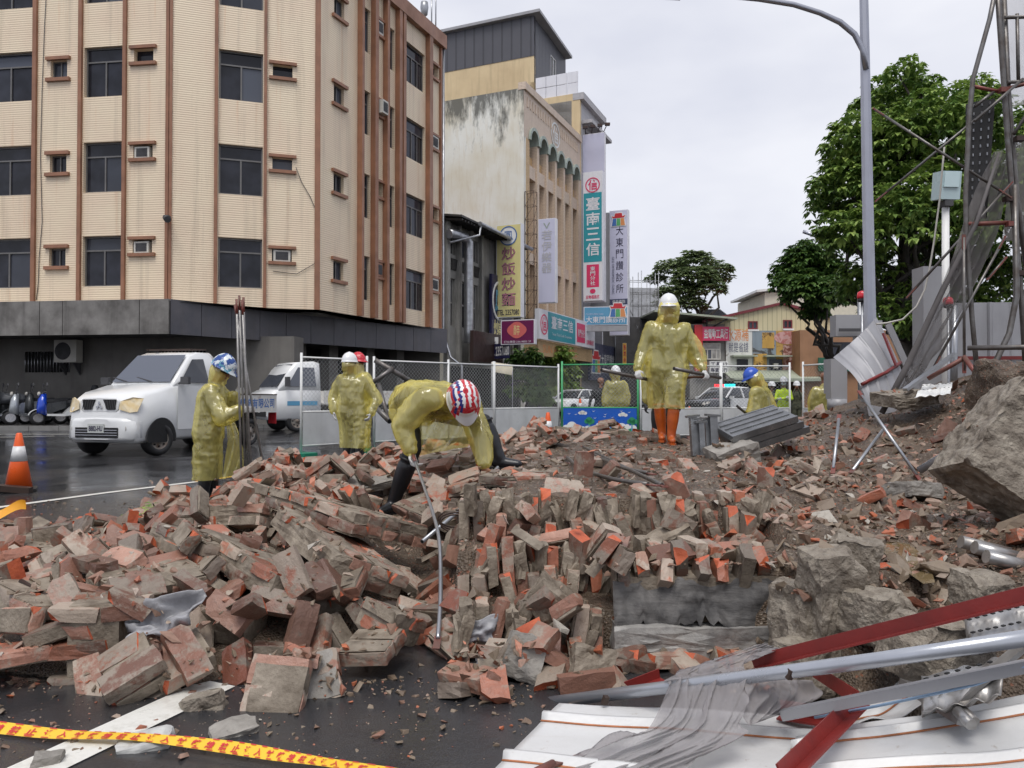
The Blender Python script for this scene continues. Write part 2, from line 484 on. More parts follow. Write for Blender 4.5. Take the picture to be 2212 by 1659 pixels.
def window(fac, s0, s1, z0, z1, parent, mullions=1, transom=0.72, rec=0.13, fm=None, gm=None, t=0.055, off=0.0, name='window'):
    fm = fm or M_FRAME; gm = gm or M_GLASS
    b = MB(); D, N = fac.D(), fac.N(); o = off-rec
    def bar(a, c, lo, hi, th=0.06): b.obox(fac.pt(a, lo, o-th), D*(c-a), N*th, UP*(hi-lo))
    bar(s0, s0+t, z0, z1); bar(s1-t, s1, z0, z1)
    bar(s0+t, s1-t, z0, z0+t); bar(s0+t, s1-t, z1-t, z1)
    zt = z0 + (z1-z0)*transom if transom else z1-t
    if transom: bar(s0+t, s1-t, zt-t/2, zt+t/2, 0.065)
    xs = [s0 + (s1-s0)*(k+1)/(mullions+1) for k in range(mullions)]
    top = zt-t/2 if transom else z1-t
    for x in xs: bar(x-t/2, x+t/2, z0+t, top, 0.062)
    w = b.build(name, fm, parent)
    def pane(a, c, lo, hi):
        g = MB(); j = [random.uniform(-0.012, 0.012)*(c-a) for _ in range(4)]
        base = o-0.035
        g.obox(fac.pt(a, lo, base-0.02), D*(c-a), N*0.012, UP*(hi-lo))
        for i in (4, 5, 6, 7):
            x, y, z = g.v[i]; g.v[i] = (x + N.x*j[0], y + N.y*j[0], z)
        for i in (1, 2, 5, 6):
            x, y, z = g.v[i]; g.v[i] = (x + N.x*j[1]*0.6, y + N.y*j[1]*0.6, z)
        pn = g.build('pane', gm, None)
        pn.parent = w;
        rl = ROOTLOC[parent.name];
        for vv in pn.data.vertices: vv.co = (vv.co[0]-rl[0], vv.co[1]-rl[1], vv.co[2]-rl[2])
        return pn
    if transom: pane(s0+t, s1-t, zt+t/2, z1-t)
    ed = [s0+t] + xs + [s1-t]
    for k in range(len(ed)-1):
        pane(ed[k]+(t/2 if k else 0), ed[k+1]-(t/2 if k < len(ed)-2 else 0), z0+t, top)
    return w
def ledge(fac, s0, s1, z0, z1, parent, name, m=None, out=0.11):
    b = MB(); fac.panel(b, s0, s1, z0+(0.015 if name == 'sill' else 0), z1-(0.02 if name == 'lintel' else 0), 0.002, out); return b.build(name, m or M_BROWN, parent)
def ac_unit(fac, s0, s1, z0, z1, parent, out=0.25, m=None, rec=0.18):
    b = MB(); fac.panel(b, s0, s1, z0, z1, -rec, rec+out); o = b.build('air_conditioner', m or M_ACBOX, parent)
    g = MB(); w, h = s1-s0, z1-z0
    fac.panel(g, s0+w*0.13, s1-w*0.13, z0+h*0.14, z1-h*0.14, out+0.002, 0.01)
    for k in range(5):
        zz = z0+h*(0.2+0.13*k); fac.panel(g, s0+w*0.13, s1-w*0.13, zz, zz+h*0.03, out+0.012, 0.008)
    gr = g.build('grille', M_SOFF, None); gr.parent = o
    rl = ROOTLOC[parent.name]
    for vv in gr.data.vertices: vv.co = (vv.co[0]-rl[0], vv.co[1]-rl[1], vv.co[2]-rl[2])
    return o
ops = []; L_big = []; L_small = []; L_vent = []
sw = [(f_lf.s(-40), f_lf.s(63)), (f_lf.s(176), f_lf.s(262))]
for zt in ROWS:
    for a, b in sw: L_big.append((a, b, zt-1.8, zt)); ops.append(L_big[-1])
    a, b = f_lf.s(103), f_lf.s(139); L_small.append((a, b, zt-1.05, zt-0.4)); ops.append(L_small[-1])
    a, b = f_lf.s(284), f_lf.s(326); L_vent.append((a, b, zt-0.66, zt-0.18)); ops.append(L_vent[-1])
wall(f_lf, -8.0, LEFT_LEN, ZB, ZT, ops, M_TILE, CB)
for o in L_big: window(f_lf, *o, CB)
for o in L_small:
    window(f_lf, *o, CB, transom=0, t=0.045); ledge(f_lf, o[0]-0.14, o[1]+0.14, o[3], o[3]+0.14, CB, 'lintel'); ledge(f_lf, o[0]-0.14, o[1]+0.14, o[2]-0.14, o[2], CB, 'sill')
for i, o in enumerate(L_vent):
    ledge(f_lf, o[0]-0.14, o[1]+0.14, o[3], o[3]+0.13, CB, 'lintel'); ledge(f_lf, o[0]-0.14, o[1]+0.14, o[2]-0.13, o[2], CB, 'sill')
    if i >= 2: ac_unit(f_lf, o[0]+0.06, o[1]-0.12, o[2]+0.01, o[3]-0.06, CB, 0.02)
    b = MB(); f_lf.panel(b, o[0], o[1], o[2], o[3], -0.24, 0.03); b.build('pane', M_GLASS, CB)
ops = []; C_big = []; C_vent = []
for zt in ROWS:
    C_big.append((f_ch.s(469), f_ch.s(565), zt-1.8, zt)); ops.append(C_big[-1])
    C_vent.append((f_ch.s(586), f_ch.s(629), zt-0.78, zt-0.32)); ops.append(C_vent[-1])
wall(f_ch, 0, S_CH, ZB, ZT, ops, M_TILE, CB)
for o in C_big: window(f_ch, *o, CB)
for i, o in enumerate(C_vent):
    ledge(f_ch, o[0]-0.13, o[1]+0.15, o[3], o[3]+0.13, CB, 'lintel'); ledge(f_ch, o[0]-0.13, o[1]+0.15, o[2]-0.13, o[2], CB, 'sill')
    b = MB(); f_ch.panel(b, o[0], o[1], o[2], o[3], -0.24, 0.03); b.build('pane', M_GLASS, CB)
    if i == 3: ac_unit(f_ch, o[0]+0.05, o[1]-0.05, o[2]+0.01, o[3]-0.04, CB, 0.03)
ops = []; W = []
for i, zt in enumerate(ROWS):
    for (u0, u1, mu) in ((775.5, 798, 1), (831, 851, 1), (867.5, 917, 3)):
        W.append((f_rt.s(u0), f_rt.s(u1), zt-1.8, zt, mu)); ops.append(W[-1][:4])
    W2 = (f_rt.s(719), f_rt.s(741), zt-1.25, zt-0.5); ops.append(W2)
    window(f_rt, *W2, CB, transom=0, t=0.05); ledge(f_rt, W2[0]-0.15, W2[1]+0.15, W2[3], W2[3]+0.14, CB, 'lintel'); ledge(f_rt, W2[0]-0.15, W2[1]+0.15, W2[2]-0.14, W2[2], CB, 'sill')
    for (u0, u1) in ((807, 825), (927, 945)):
        o = (f_rt.s(u0), f_rt.s(u1), zt-0.72, zt-0.12); ops.append(o)
        ledge(f_rt, o[0]-0.02, o[1]+0.02, o[3], o[3]+0.13, CB, 'lintel', out=0.12); ledge(f_rt, o[0]-0.02, o[1]+0.02, o[2]-0.13, o[2], CB, 'sill', out=0.12)
        if (u0 == 807 and i in (0, 1, 3)) or (u0 == 927 and i in (1, 3)):
            ac_unit(f_rt, o[0]+0.1, o[1]-0.1, o[2]+0.02, o[3]-0.02, CB, 0.35 if (u0 == 807 and i == 1) else 0.1, M_BROWN if (u0 == 807 and i == 3) else None)
        b = MB(); f_rt.panel(b, o[0], o[1], o[2], o[3], -0.28, 0.03); b.build('pane', M_ARC if i == 2 else M_GLASS, CB)
wall(f_rt, 0, S_RT, ZB, ZT, ops, M_TILE, CB, depth=0.22)
for o in W: window(f_rt, *o[:4], CB, mullions=o[4])
for fac, us, out in ((f_lf, ((67, 75), (166, 173.5), (262.5, 269.5)), 0.10), (f_ch, ((460, 467.5), (567, 574)), 0.10),
                     (f_rt, ((770, 775), (799, 806), (825.5, 830.5), (852, 858), (861, 866.5), (918, 925)), 0.24)):
    for u0, u1 in us:
        b = MB(); fac.panel(b, fac.s(u0), fac.s(u1), ZB, ZT-0.05, 0.003, out); b.build('pilaster', M_BROWN, CB)
b = MB(); f_lf.panel(b, f_lf.s(355), LEFT_LEN, ZB, ZT, 0.004, 0.05); b.build('pilaster', M_BROWN, CB)
b = MB(); f_ch.panel(b, 0.0, 0.1, ZB, ZT, 0.004, 0.05); f_ch.panel(b, S_CH-0.2, S_CH, ZB, ZT, 0.004, 0.05); b.build('pilaster', M_BROWN, CB)
b = MB(); f_rt.panel(b, S_RT-0.12, S_RT, ZB, ZT, 0.003, 0.12); b.build('pilaster', M_BROWN, CB)
b = MB(); f_rt.panel(b, -0.05, S_RT+0.2, ZT-0.55, ZT+0.1, 0.005, 0.26); f_ch.panel(b, -0.05, S_CH, ZT-0.5, ZT+0.1, 0.005, 0.2); b.build('parapet', M_BROWN, CB)
b = MB(); tops = [f_lf.pt(-8, ZT-0.3), f_lf.pt(LEFT_LEN, ZT-0.3), f_ch.pt(S_CH, ZT-0.3), f_rt.pt(S_RT, ZT-0.3), f_rt.pt(S_RT, ZT-0.3, -9), f_lf.pt(-8, ZT-0.3, -14)]
b.prism(tops, (0, 0, -0.2)); b.build('roof', M_CONC, CB)
b = MB()
for a, c in ((3, 4), (4, 5), (5, 0)):
    p, q = tops[a], tops[c]; b.quad(Vector((q.x, q.y, 0)), Vector((p.x, p.y, 0)), p + UP*0.3, q + UP*0.3)
b.build('wall', M_ARC, CB)
A1 = P(365, 655, 25.4); A1.z = 0
f_aL = Fac((A1.x - dl.x*26, A1.y - dl.y*26), -7.5);
E2 = f_rt.pt(S_RT + 0.1, 0, 0.35)
angA = math.degrees(math.atan2(E2.y-A1.y, E2.x-A1.x)); f_aR = Fac((A1.x, A1.y), angA); LA = (E2-A1).length
AZ0, AZ1 = 3.2, 4.36
x = 26.0 - 15.5
seams = [f_aL.s(u) for u in (-60, 84, 134, 300, 436)]
edges = [x-6] + [e for e in seams if x-6 < e < 26] + [26.0]
for a, c in zip(edges[:-1], edges[1:]):
    b = MB(); f_aL.panel(b, a+0.012, c-0.012, AZ0, AZ1, -0.06, 0.06 + random.uniform(0, 0.012)); b.build('fascia_panel', M_FASC1, CB)
nR = 12
for k in range(nR):
    b = MB(); f_aR.panel(b, LA*k/nR+0.01+(0.06 if k == 0 else 0), LA*(k+1)/nR-0.01, AZ0, AZ1+0.0, -0.06, 0.055 + random.uniform(0, 0.015)); b.build('fascia_panel', M_FASC2, CB)
b = MB()
b.prism([f_aL.pt(0, AZ1-0.06, -0.07), f_aL.pt(26, AZ1-0.06, -0.07), f_aR.pt(LA, AZ1-0.06, -0.07), f_rt.pt(S_RT, AZ1-0.06, -1.0), f_ch.pt(S_CH, AZ1-0.06, -1), f_lf.pt(LEFT_LEN, AZ1-0.06, -1), f_lf.pt(-8, AZ1-0.06, -1)], (0, 0, 0.05))
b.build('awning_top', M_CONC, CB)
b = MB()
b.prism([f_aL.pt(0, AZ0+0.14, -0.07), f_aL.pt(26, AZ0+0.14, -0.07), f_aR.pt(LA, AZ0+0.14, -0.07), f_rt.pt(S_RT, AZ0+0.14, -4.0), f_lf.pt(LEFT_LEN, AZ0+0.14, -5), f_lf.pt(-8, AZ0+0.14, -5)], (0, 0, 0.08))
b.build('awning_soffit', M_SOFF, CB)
GIN = -1.7
gs0, gs1 = -8.0, f_lf.s(536)
bars_ops = []
for (u0, v0, u1, v1) in ((-40, 1373, 143, 1460), (511, 1370, 712, 1458)):
    q0, q1 = f_lf.s(u0/1.823), f_lf.s(u1/1.823)
    bars_ops.append((q0, q1, f_lf.z(100, v1/1.823), f_lf.z(100, v0/1.823)))
wall(f_lf, gs0, gs1, 0.14, AZ0+0.14, bars_ops, M_ARC, CB, off=GIN)
for o in bars_ops:
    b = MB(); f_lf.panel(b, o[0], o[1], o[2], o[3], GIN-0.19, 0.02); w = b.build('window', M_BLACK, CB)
    n = int((o[1]-o[0])/0.13)
    for k in range(n+1):
        xx = o[0] + (o[1]-o[0])*k/n
        b = MB(); b.tube([f_lf.pt(xx, o[2], GIN+0.02), f_lf.pt(xx, o[3], GIN+0.02)], 0.016, 5); b.build('window_bar', M_STEEL, CB)
b = MB(); q0, q1 = f_lf.s(63), f_lf.s(113); zc = f_lf.z(90, 754)
f_lf.panel(b, q0, q1, zc-0.42, zc+0.42, GIN+0.12, 0.36); ac = b.build('air_conditioner', M_ACBOX, CB)
b = MB(); c = f_lf.pt(q0+0.36, zc, GIN+0.485)
rg = [[c + f_lf.D()*math.cos(a)*rr + UP*math.sin(a)*rr + f_lf.N()*dd for a in [2*math.pi*k/20 for k in range(20)]] for rr, dd in ((0.33, 0), (0.30, 0.02), (0.08, 0.02))]
b.rings(rg, 0, True, True); b.build('fan_grille', M_SOFF, CB)
b = MB()
for xx in (q0+0.12, q1-0.2):
    b.prism([f_lf.pt(xx, zc-0.45, GIN+0.02), f_lf.pt(xx, zc-0.45, GIN+0.42), f_lf.pt(xx, zc-0.9, GIN+0.02)], f_lf.D()*0.05)
b.build('bracket', M_SOFF, CB)
pil = MB(); f_lf.panel(pil, gs1+0.002, gs1+0.95, 0.14, AZ0+0.13, GIN-0.8, 0.85); pil.build('pillar', M_ARC, CB)
b = MB(); f_aR.panel(b, 2.2, LA+0.3, 0.14, AZ0+0.13, -4.2, 0.1); b.build('arcade_shade_wall', M_BLACK, CB)  # black wall, colour stands in for the deep shade under the awning
for u in (690, 760, 840, 905):
    b = MB(); q = f_aR.s(u); f_aR.panel(b, q, q+0.5, 0.14, AZ0+0.13, -1.9, 0.5); b.build('pillar', M_ARC, CB)
M_BLUE = mat('blue_sign_paint', (0.02, 0.045, 0.22), 0.4, var=0.15)
for k, u in enumerate((538, 551)):
    b = MB(); q = f_lf.s(u); f_lf.panel(b, q, q+0.2, f_lf.z(u, 842), f_lf.z(u, 801), GIN+0.06, 0.02);
    for j in range(5):
        zz = f_lf.z(u, 838-j*8); lettering(b, '禁停車位用'[j], f_lf.pt(q+0.05, zz-0.02, GIN+0.086), f_lf.D(), UP, 0.1, 0.1, 1)
    b.build('notice_plate', [M_BLUE, M_WHITE], CB)
def cable(name, pts, r, m, parent=None, label=None, cat=None, n=5):
    b = MB(); b.tube(pts, r, n); o = b.build(name, m, parent)
    if label: tag(o, label, cat)
    return o
cable('cable', [f_lf.pt(f_lf.s(u), f_lf.z(u, v), 0.03) for u, v in ((95, -60), (90, 60), (86, 200), (84, 340), (89, 480), (83, 560), (82, 610), (78, 648))], 0.012, M_SOFF, CB)
cable('cable', [f_ch.pt(f_ch.s(u), f_ch.z(u, v), 0.04) for u, v in ((637, 362), (650, 395), (668, 425), (683, 460), (686, 520), (678, 570), (640, 592), (588, 586))], 0.012, M_SOFF, CB)
b = MB(); q = P(361, 470, 26.75); b.box(q, (0.18, 0.2, 0.14)); b.tube([q+Vector((-0.02,-0.1,-0.02)), q+Vector((0.16,-0.32,-0.14))], [0.09, 0.12], 10); b.build('flood_lamp', M_SOFF, CB)
b = MB()
for du, hh in ((0.0, 1.5), (0.35, 2.2), (0.55, 2.6)):
    q = f_rt.pt(S_RT-0.5, ZT, -0.6) + Vector((du, 0, 0)); b.tube([q, q+UP*hh], 0.035, 6)
q = f_rt.pt(S_RT-0.5, ZT, -0.6); b.lathe([(0.05, 0.9), (0.16, 1.0), (0.2, 1.35), (0.17, 1.6), (0.02, 1.62)], q, 12)
b.build('roof_mast', M_STEEL, CB)
b = MB(); b.tube([f_rt.pt(S_RT+0.14, z, 0.1) for z in (ZT, 5.0, 4.2)] + [f_rt.pt(S_RT+0.16, 3.0, 0.5), f_rt.pt(S_RT+0.16, 2.6, 1.1), f_rt.pt(S_RT+0.16, 0.3, 1.1)], 0.06, 8); b.build('drain_pipe', M_STEEL, CB)
# ------------------------------------------------------------------ buildings along the receding street
def m_bricktex(name, c1, c2, cm, scale=1.0, rough=0.55, bump=0.3, w=0.23, h=0.07, streak=0.3):
    t = NT(name); v = t.coord()
    sep = t.n('SeparateXYZ'); t.link(v, sep.inputs[0])
    ad = t.n('Math', _operation='ADD'); t.link(sep.outputs[0], ad.inputs[0]); t.link(sep.outputs[1], ad.inputs[1])
    cb = t.n('CombineXYZ'); t.link(ad.outputs[0], cb.inputs[0]); t.link(sep.outputs[2], cb.inputs[1])
    b = t.n('TexBrick'); t.link(cb.outputs[0], b.inputs['Vector'])
    b.inputs['Color1'].default_value = (*c1, 1); b.inputs['Color2'].default_value = (*c2, 1); b.inputs['Mortar'].default_value = (*cm, 1)
    b.inputs['Scale'].default_value = scale; b.inputs['Brick Width'].default_value = w; b.inputs['Row Height'].default_value = h
    b.inputs['Mortar Size'].default_value = 0.008
    c = b.outputs['Color']
    st = t.noise(t.coord((1.5, 1.5, 0.1)), 1.3, 6, 0.65)
    c = t.mix(t.ramp(st, (0.5, 0), (0.8, streak)), c, (0.16, 0.10, 0.06))
    return t.done(t.pbr(c, rough, normal=t.bump(b.outputs['Fac'], -bump, 0.02)))
M_TAN = m_bricktex('tan_brick_tile', (0.64, 0.45, 0.23), (0.55, 0.37, 0.19), (0.33, 0.22, 0.13), 1.0)
M_TANL = m_bricktex('pale_mosaic_tile', (0.68, 0.55, 0.42), (0.62, 0.49, 0.38), (0.46, 0.36, 0.28), 1.0, h=0.1)
M_PEACH = m_bricktex('peach_mosaic_tile', (0.66, 0.54, 0.43), (0.60, 0.48, 0.38), (0.46, 0.36, 0.28), 1.0, h=0.1)
M_GTRIM = mat('green_grey_trim', (0.36, 0.42, 0.37), 0.5, var=0.2, streak=0.2)
M_YELW = mat('stained_yellow_plaster', (0.66, 0.52, 0.31), 0.7, var=0.25, vs=0.35, col2=(0.55, 0.42, 0.25), streak=0.45, streak_col=(0.30, 0.22, 0.13))
M_GTILE = m_bricktex('grey_wall_tile', (0.44, 0.43, 0.44), (0.40, 0.39, 0.41), (0.28, 0.28, 0.29), 1.0, w=0.5, h=0.28)
M_OLD = mat('old_grey_plaster', (0.31, 0.30, 0.275), 0.7, var=0.4, vs=0.8, streak=0.6)
M_OLDD = mat('dark_old_wood', (0.045, 0.042, 0.04), 0.6, var=0.4)
M_REDROOF = mat('dark_red_roof_trim', (0.19, 0.028, 0.035), 0.5, var=0.3)
M_GREENSH = mat('pale_green_roofing', (0.42, 0.46, 0.36), 0.5, var=0.25, vs=0.8, streak=0.2)
M_BRDARK = mat('dark_brown_board', (0.045, 0.025, 0.022), 0.4, var=0.3, streak=0.3)
M_NAVY = mat('navy_sign_paint', (0.028, 0.028, 0.085), 0.35, var=0.2)
M_TEAL = mat('teal_sign_paint', (0.035, 0.30, 0.36), 0.35, var=0.08, vs=0.6)
M_PINK = mat('magenta_sign_paint', (0.68, 0.045, 0.14), 0.35, var=0.08, vs=0.6)
M_CYANB = mat('sky_blue_sign_paint', (0.11, 0.33, 0.52), 0.35, var=0.1, vs=0.6)
M_YELS = mat('pale_yellow_sign_paint', (0.74, 0.66, 0.30), 0.4, var=0.1, vs=0.7, streak=0.15)
M_PURP = mat('purple_sign_paint', (0.14, 0.012, 0.075), 0.3, var=0.1, vs=0.7)
M_CORAL = mat('coral_sign_paint', (0.62, 0.14, 0.13), 0.35, var=0.1)
M_ROSE = mat('dusty_rose_letters', (0.50, 0.20, 0.27), 0.4, var=0.1)
M_INK = mat('dark_ink', (0.03, 0.025, 0.06), 0.4, var=0.1)
M_BLUEI = mat('mid_blue_ink', (0.06, 0.16, 0.42), 0.4, var=0.1)
M_REDI = mat('red_ink', (0.55, 0.03, 0.04), 0.4, var=0.1)
M_GRNI = mat('green_ink', (0.10, 0.38, 0.14), 0.4, var=0.1)
M_ORGI = mat('orange_ink', (0.68, 0.27, 0.10), 0.4, var=0.1)
M_FADED = mat('faded_grey_letters', (0.50, 0.49, 0.52), 0.4, var=0.1)
M_LAV = mat('lavender_sign_face', (0.58, 0.58, 0.72), 0.35, var=0.06, vs=0.5)
M_SLATE = mat('slate_blue_band', (0.07, 0.08, 0.14), 0.35, var=0.1)
def m_corr(name, c, scale, axis='X', dark=0.55, rough=0.45):
    t = NT(name); v = t.coord()
    sep = t.n('SeparateXYZ'); t.link(v, sep.inputs[0])
    ad = t.n('Math', _operation='ADD'); t.link(sep.outputs[0], ad.inputs[0]); t.link(sep.outputs[1], ad.inputs[1])
    ml = t.n('Math', _operation='MULTIPLY'); t.link(ad.outputs[0], ml.inputs[0]); ml.inputs[1].default_value = scale
    fr = t.n('Math', _operation='FRACT'); t.link(ml.outputs[0], fr.inputs[0])
    rp = t.ramp(fr.outputs[0], (0.0, 0.0), (0.12, 0.0), (0.22, 1.0), (1.0, 1.0))
    big = t.noise(v, 0.6, 4)
    cc = t.mix(t.ramp(big, (0.3, 0), (0.7, 0.35)), c, tuple(x*0.7 for x in c))
    cc = t.mix(rp, tuple(x*dark for x in c), cc)
    return t.done(t.pbr(cc, rough, normal=t.bump(rp, 0.5, 0.03)))
M_CORR_D = m_corr('dark_grey_corrugated', (0.085, 0.085, 0.098), 2.4)
M_CORR_Y = m_corr('pale_yellow_corrugated', (0.62, 0.55, 0.34), 2.6, dark=0.72)
def m_stain():
    t = NT('mould_stained_white_wall'); v = t.coord()
    sep = t.n('SeparateXYZ'); t.link(v, sep.inputs[0])
    hi = t.n('MapRange'); t.link(sep.outputs[2], hi.inputs['Value'])
    hi.inputs['From Min'].default_value = 14.3; hi.inputs['From Max'].default_value = 20.2
    n1 = t.noise(t.coord((1.1, 1.1, 0.33)), 1.5, 8, 0.72)
    n2 = t.noise(t.coord((1.4, 1.4, 0.2)), 3.3, 6, 0.7)
    base = t.mix(t.ramp(t.noise(v, 0.45, 4), (0.35, 0), (0.7, 1)), (0.80, 0.80, 0.74), (0.68, 0.63, 0.50))
    base = t.mix(t.ramp(n2, (0.5, 0), (0.85, 0.5)), base, (0.50, 0.38, 0.20))
    a = t.n('Math', _operation='MULTIPLY_ADD'); t.link(hi.outputs[0], a.inputs[0]); a.inputs[1].default_value = 0.42; t.link(n1, a.inputs[2])
    base = t.mix(t.ramp(a.outputs[0], (0.72, 0), (0.90, 0.85)), base, (0.055, 0.055, 0.045))
    return t.done(t.pbr(base, 0.75))
M_STAIN = m_stain()
f_st = Fac((c3.x, c3.y), 66.6)
def P_st(u, z, off=0.0): return f_st.pt(f_st.s(u), z, off)
# --- old grey two-storey house
s0, s1 = 0.35, f_st.s(1108)
OH = thing('old_house', 'old grey plaster house with dark eaves and tall windows beside beige building', 'house', tuple(f_st.pt(s0, 0)))
ops = []; wins = []
for ua, ub in ((969, 983), (993, 1009), (1015, 1032), (1072, 1085)):
    a, b_ = f_st.s(ua), f_st.s(ub)
    for lo, hi in ((8.2, 9.35), (4.6, 7.0)):
        wins.append((a, b_, lo, hi)); ops.append(wins[-1])
wall(f_st, s0, s1, 0, 9.9, ops, M_OLD, OH)
for o in wins: window(f_st, *o, OH, mullions=1, transom=0.5 if o[2] < 5 else 0, fm=M_OLD, t=0.07)
for ua in (960, 985.5, 1011, 1034, 1068):
    b = MB(); a = f_st.s(ua); f_st.panel(b, a, a+0.28, 0, 9.8, 0.003, 0.18); b.build('pilaster', M_OLD, OH)
for ua, ub in ((971, 984), (993, 1009), (1016, 1033)):
    b = MB(); f_st.panel(b, f_st.s(ua), f_st.s(ub), 7.42, 8.0, 0.004, 0.03)
    n = 7
    for k in range(n):
        x0 = f_st.s(ua) + (f_st.s(ub)-f_st.s(ua))*k/n
        b.bar(f_st.pt(x0, 7.45, 0.05), f_st.pt(x0+0.14, 7.97, 0.05), 0.05, 0.05)
    b.build('breeze_block', M_OLDD, OH)
b = MB()
b.prism([f_st.pt(s0-0.2, 9.75, 1.1), f_st.pt(s1, 9.75, 1.1), f_st.pt(s1, 9.95, -0.3), f_st.pt(s0-0.2, 9.95, -0.3)], (0, 0, 0.1)); b.build('eave', M_OLDD, OH)
for k in range(26):
    b = MB(); x0 = s0 + (s1-s0)*k/26; b.bar(f_st.pt(x0, 9.78, -0.05), f_st.pt(x0, 9.66, 1.05), 0.09, 0.09); b.build('rafter', M_OLDD, OH)
b = MB(); b.tube([f_st.pt(s0+1.6, 9.78, 1.2), f_st.pt(s1, 9.7, 1.2)], 0.11, 8); b.tube([f_st.pt(s0+1.7, 9.7, 1.2), f_st.pt(s0+1.65, 9.2, 1.15), f_st.pt(s0, 8.6, 0.35)], 0.06, 7); b.build('gutter', M_STEEL, OH)
b = MB(); f_st.panel(b, s0-0.2, s1, 9.96, 10.85, -2.6, 0.1); b.build('upper_wall', M_CORR_Y, OH)
b = MB(); f_st.panel(b, s0-0.4, s1+0.4, 10.86, 11.05, -5.0, 2.7); b.build('roof', M_REDROOF, OH)
b = MB(); f_st.panel(b, f_st.s(1102), s1, 0, 9.7, 0.2, 0.3); b.build('end_pier', M_OLDD, OH)
b = MB(); uu = f_st.s(989)
b.tube([f_st.pt(s0-0.1, 9.0, 0.35), f_st.pt(s0+0.2, 9.05, 0.45), f_st.pt(uu-0.25, 9.05, 0.55), f_st.pt(uu, 8.85, 0.6), f_st.pt(uu, 8.4, 0.6), f_st.pt(uu, 4.4, 0.6), f_st.pt(uu, 3.8, 0.6)], 0.23, 12)
for zz in (8.2, 7.0, 5.8, 4.7): b.lathe([(0.235, -0.02), (0.245, 0), (0.235, 0.02)], f_st.pt(uu, zz, 0.6), 12)
b.build('exhaust_duct', M_STEEL, OH)
b = MB(); f_st.panel(b, f_st.s(986), f_st.s(1052), P(986, 782, 39).z, P(986, 716, 39).z, 0.75, 0.2); b.build('shop_fascia', M_BRDARK, OH)
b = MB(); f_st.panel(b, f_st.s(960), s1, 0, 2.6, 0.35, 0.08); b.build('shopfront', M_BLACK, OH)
b = MB(); q = P(1047, 763, 40.6); b.obox(q, Vector((0.72, 0, 0)), Vector((0, 0.15, 0)), Vector((0, 0, 0.85)));
lettering(b, '飯\n店', q+Vector((0.42, -0.01, 0.15)), Vector((1,0,0)), UP, 0.2, 0.5, 1); b.build('small_light_box', [M_WHITE, M_INK], OH)
# --- flat navy sign on the old house
RV = Vector((f_st.n.x, f_st.n.y, 0))         # away from the facades, into the street
DV = f_st.D()
NS = thing('wall_sign', 'navy wall sign with yellow letters behind the rusty sign frame', 'sign', tuple(f_st.pt(f_st.s(1048), 3.4, 0.3)))
b = MB(); f_st.panel(b, f_st.s(1046), f_st.s(1090), 4.2, 7.75, 0.3, 0.15)
b.build('board', M_NAVY, NS)
b = MB()
for k, ch in enumerate('炒記飯'):
    lettering(b, ch, f_st.pt(f_st.s(1050+k*11), 4.35, 0.46), DV, UP, 0.75, 0.95, 0, 0.02)
b.build('lettering', M_YELS, NS)
b = MB(); c = f_st.pt(f_st.s(1061), 6.35, 0.46)
b.rings([[c + DV*math.cos(a)*0.85*rr + UP*math.sin(a)*1.1*rr + RV*dd for a in [2*math.pi*k/24 for k in range(24)]] for rr, dd in ((1.0, 0), (1.0, 0.03), (0.84, 0.03), (0.84, 0.0))], 0, True, False)
lettering(b, '鳳', c + RV*0.012 - DV*0.5 - UP*0.6, DV, UP, 1.0, 1.2, 1, 0.02); b.build('emblem', [M_WHITE, M_CYANB], NS)
TS = thing('phone_sign', 'dark blue board with white telephone number below purple sign', 'sign', tuple(P(1054, 774, 41)))
b = MB(); p0 = P(1054, 776, 41); rr = (P(1101, 776, 39.6) - p0); rr.z = 0
b.obox(p0, rr, Vector((0, 0.2, 0)), UP*0.78); b.build('board', M_NAVY, TS)
b = MB(); lettering(b, 'TEL 2357080', p0 + rr*0.03 + UP*0.14 + Vector((0, -0.012, 0)), rr.normalized(), UP, rr.length*0.94, 0.5, 0, 0.018); b.build('lettering', M_WHITE, TS)
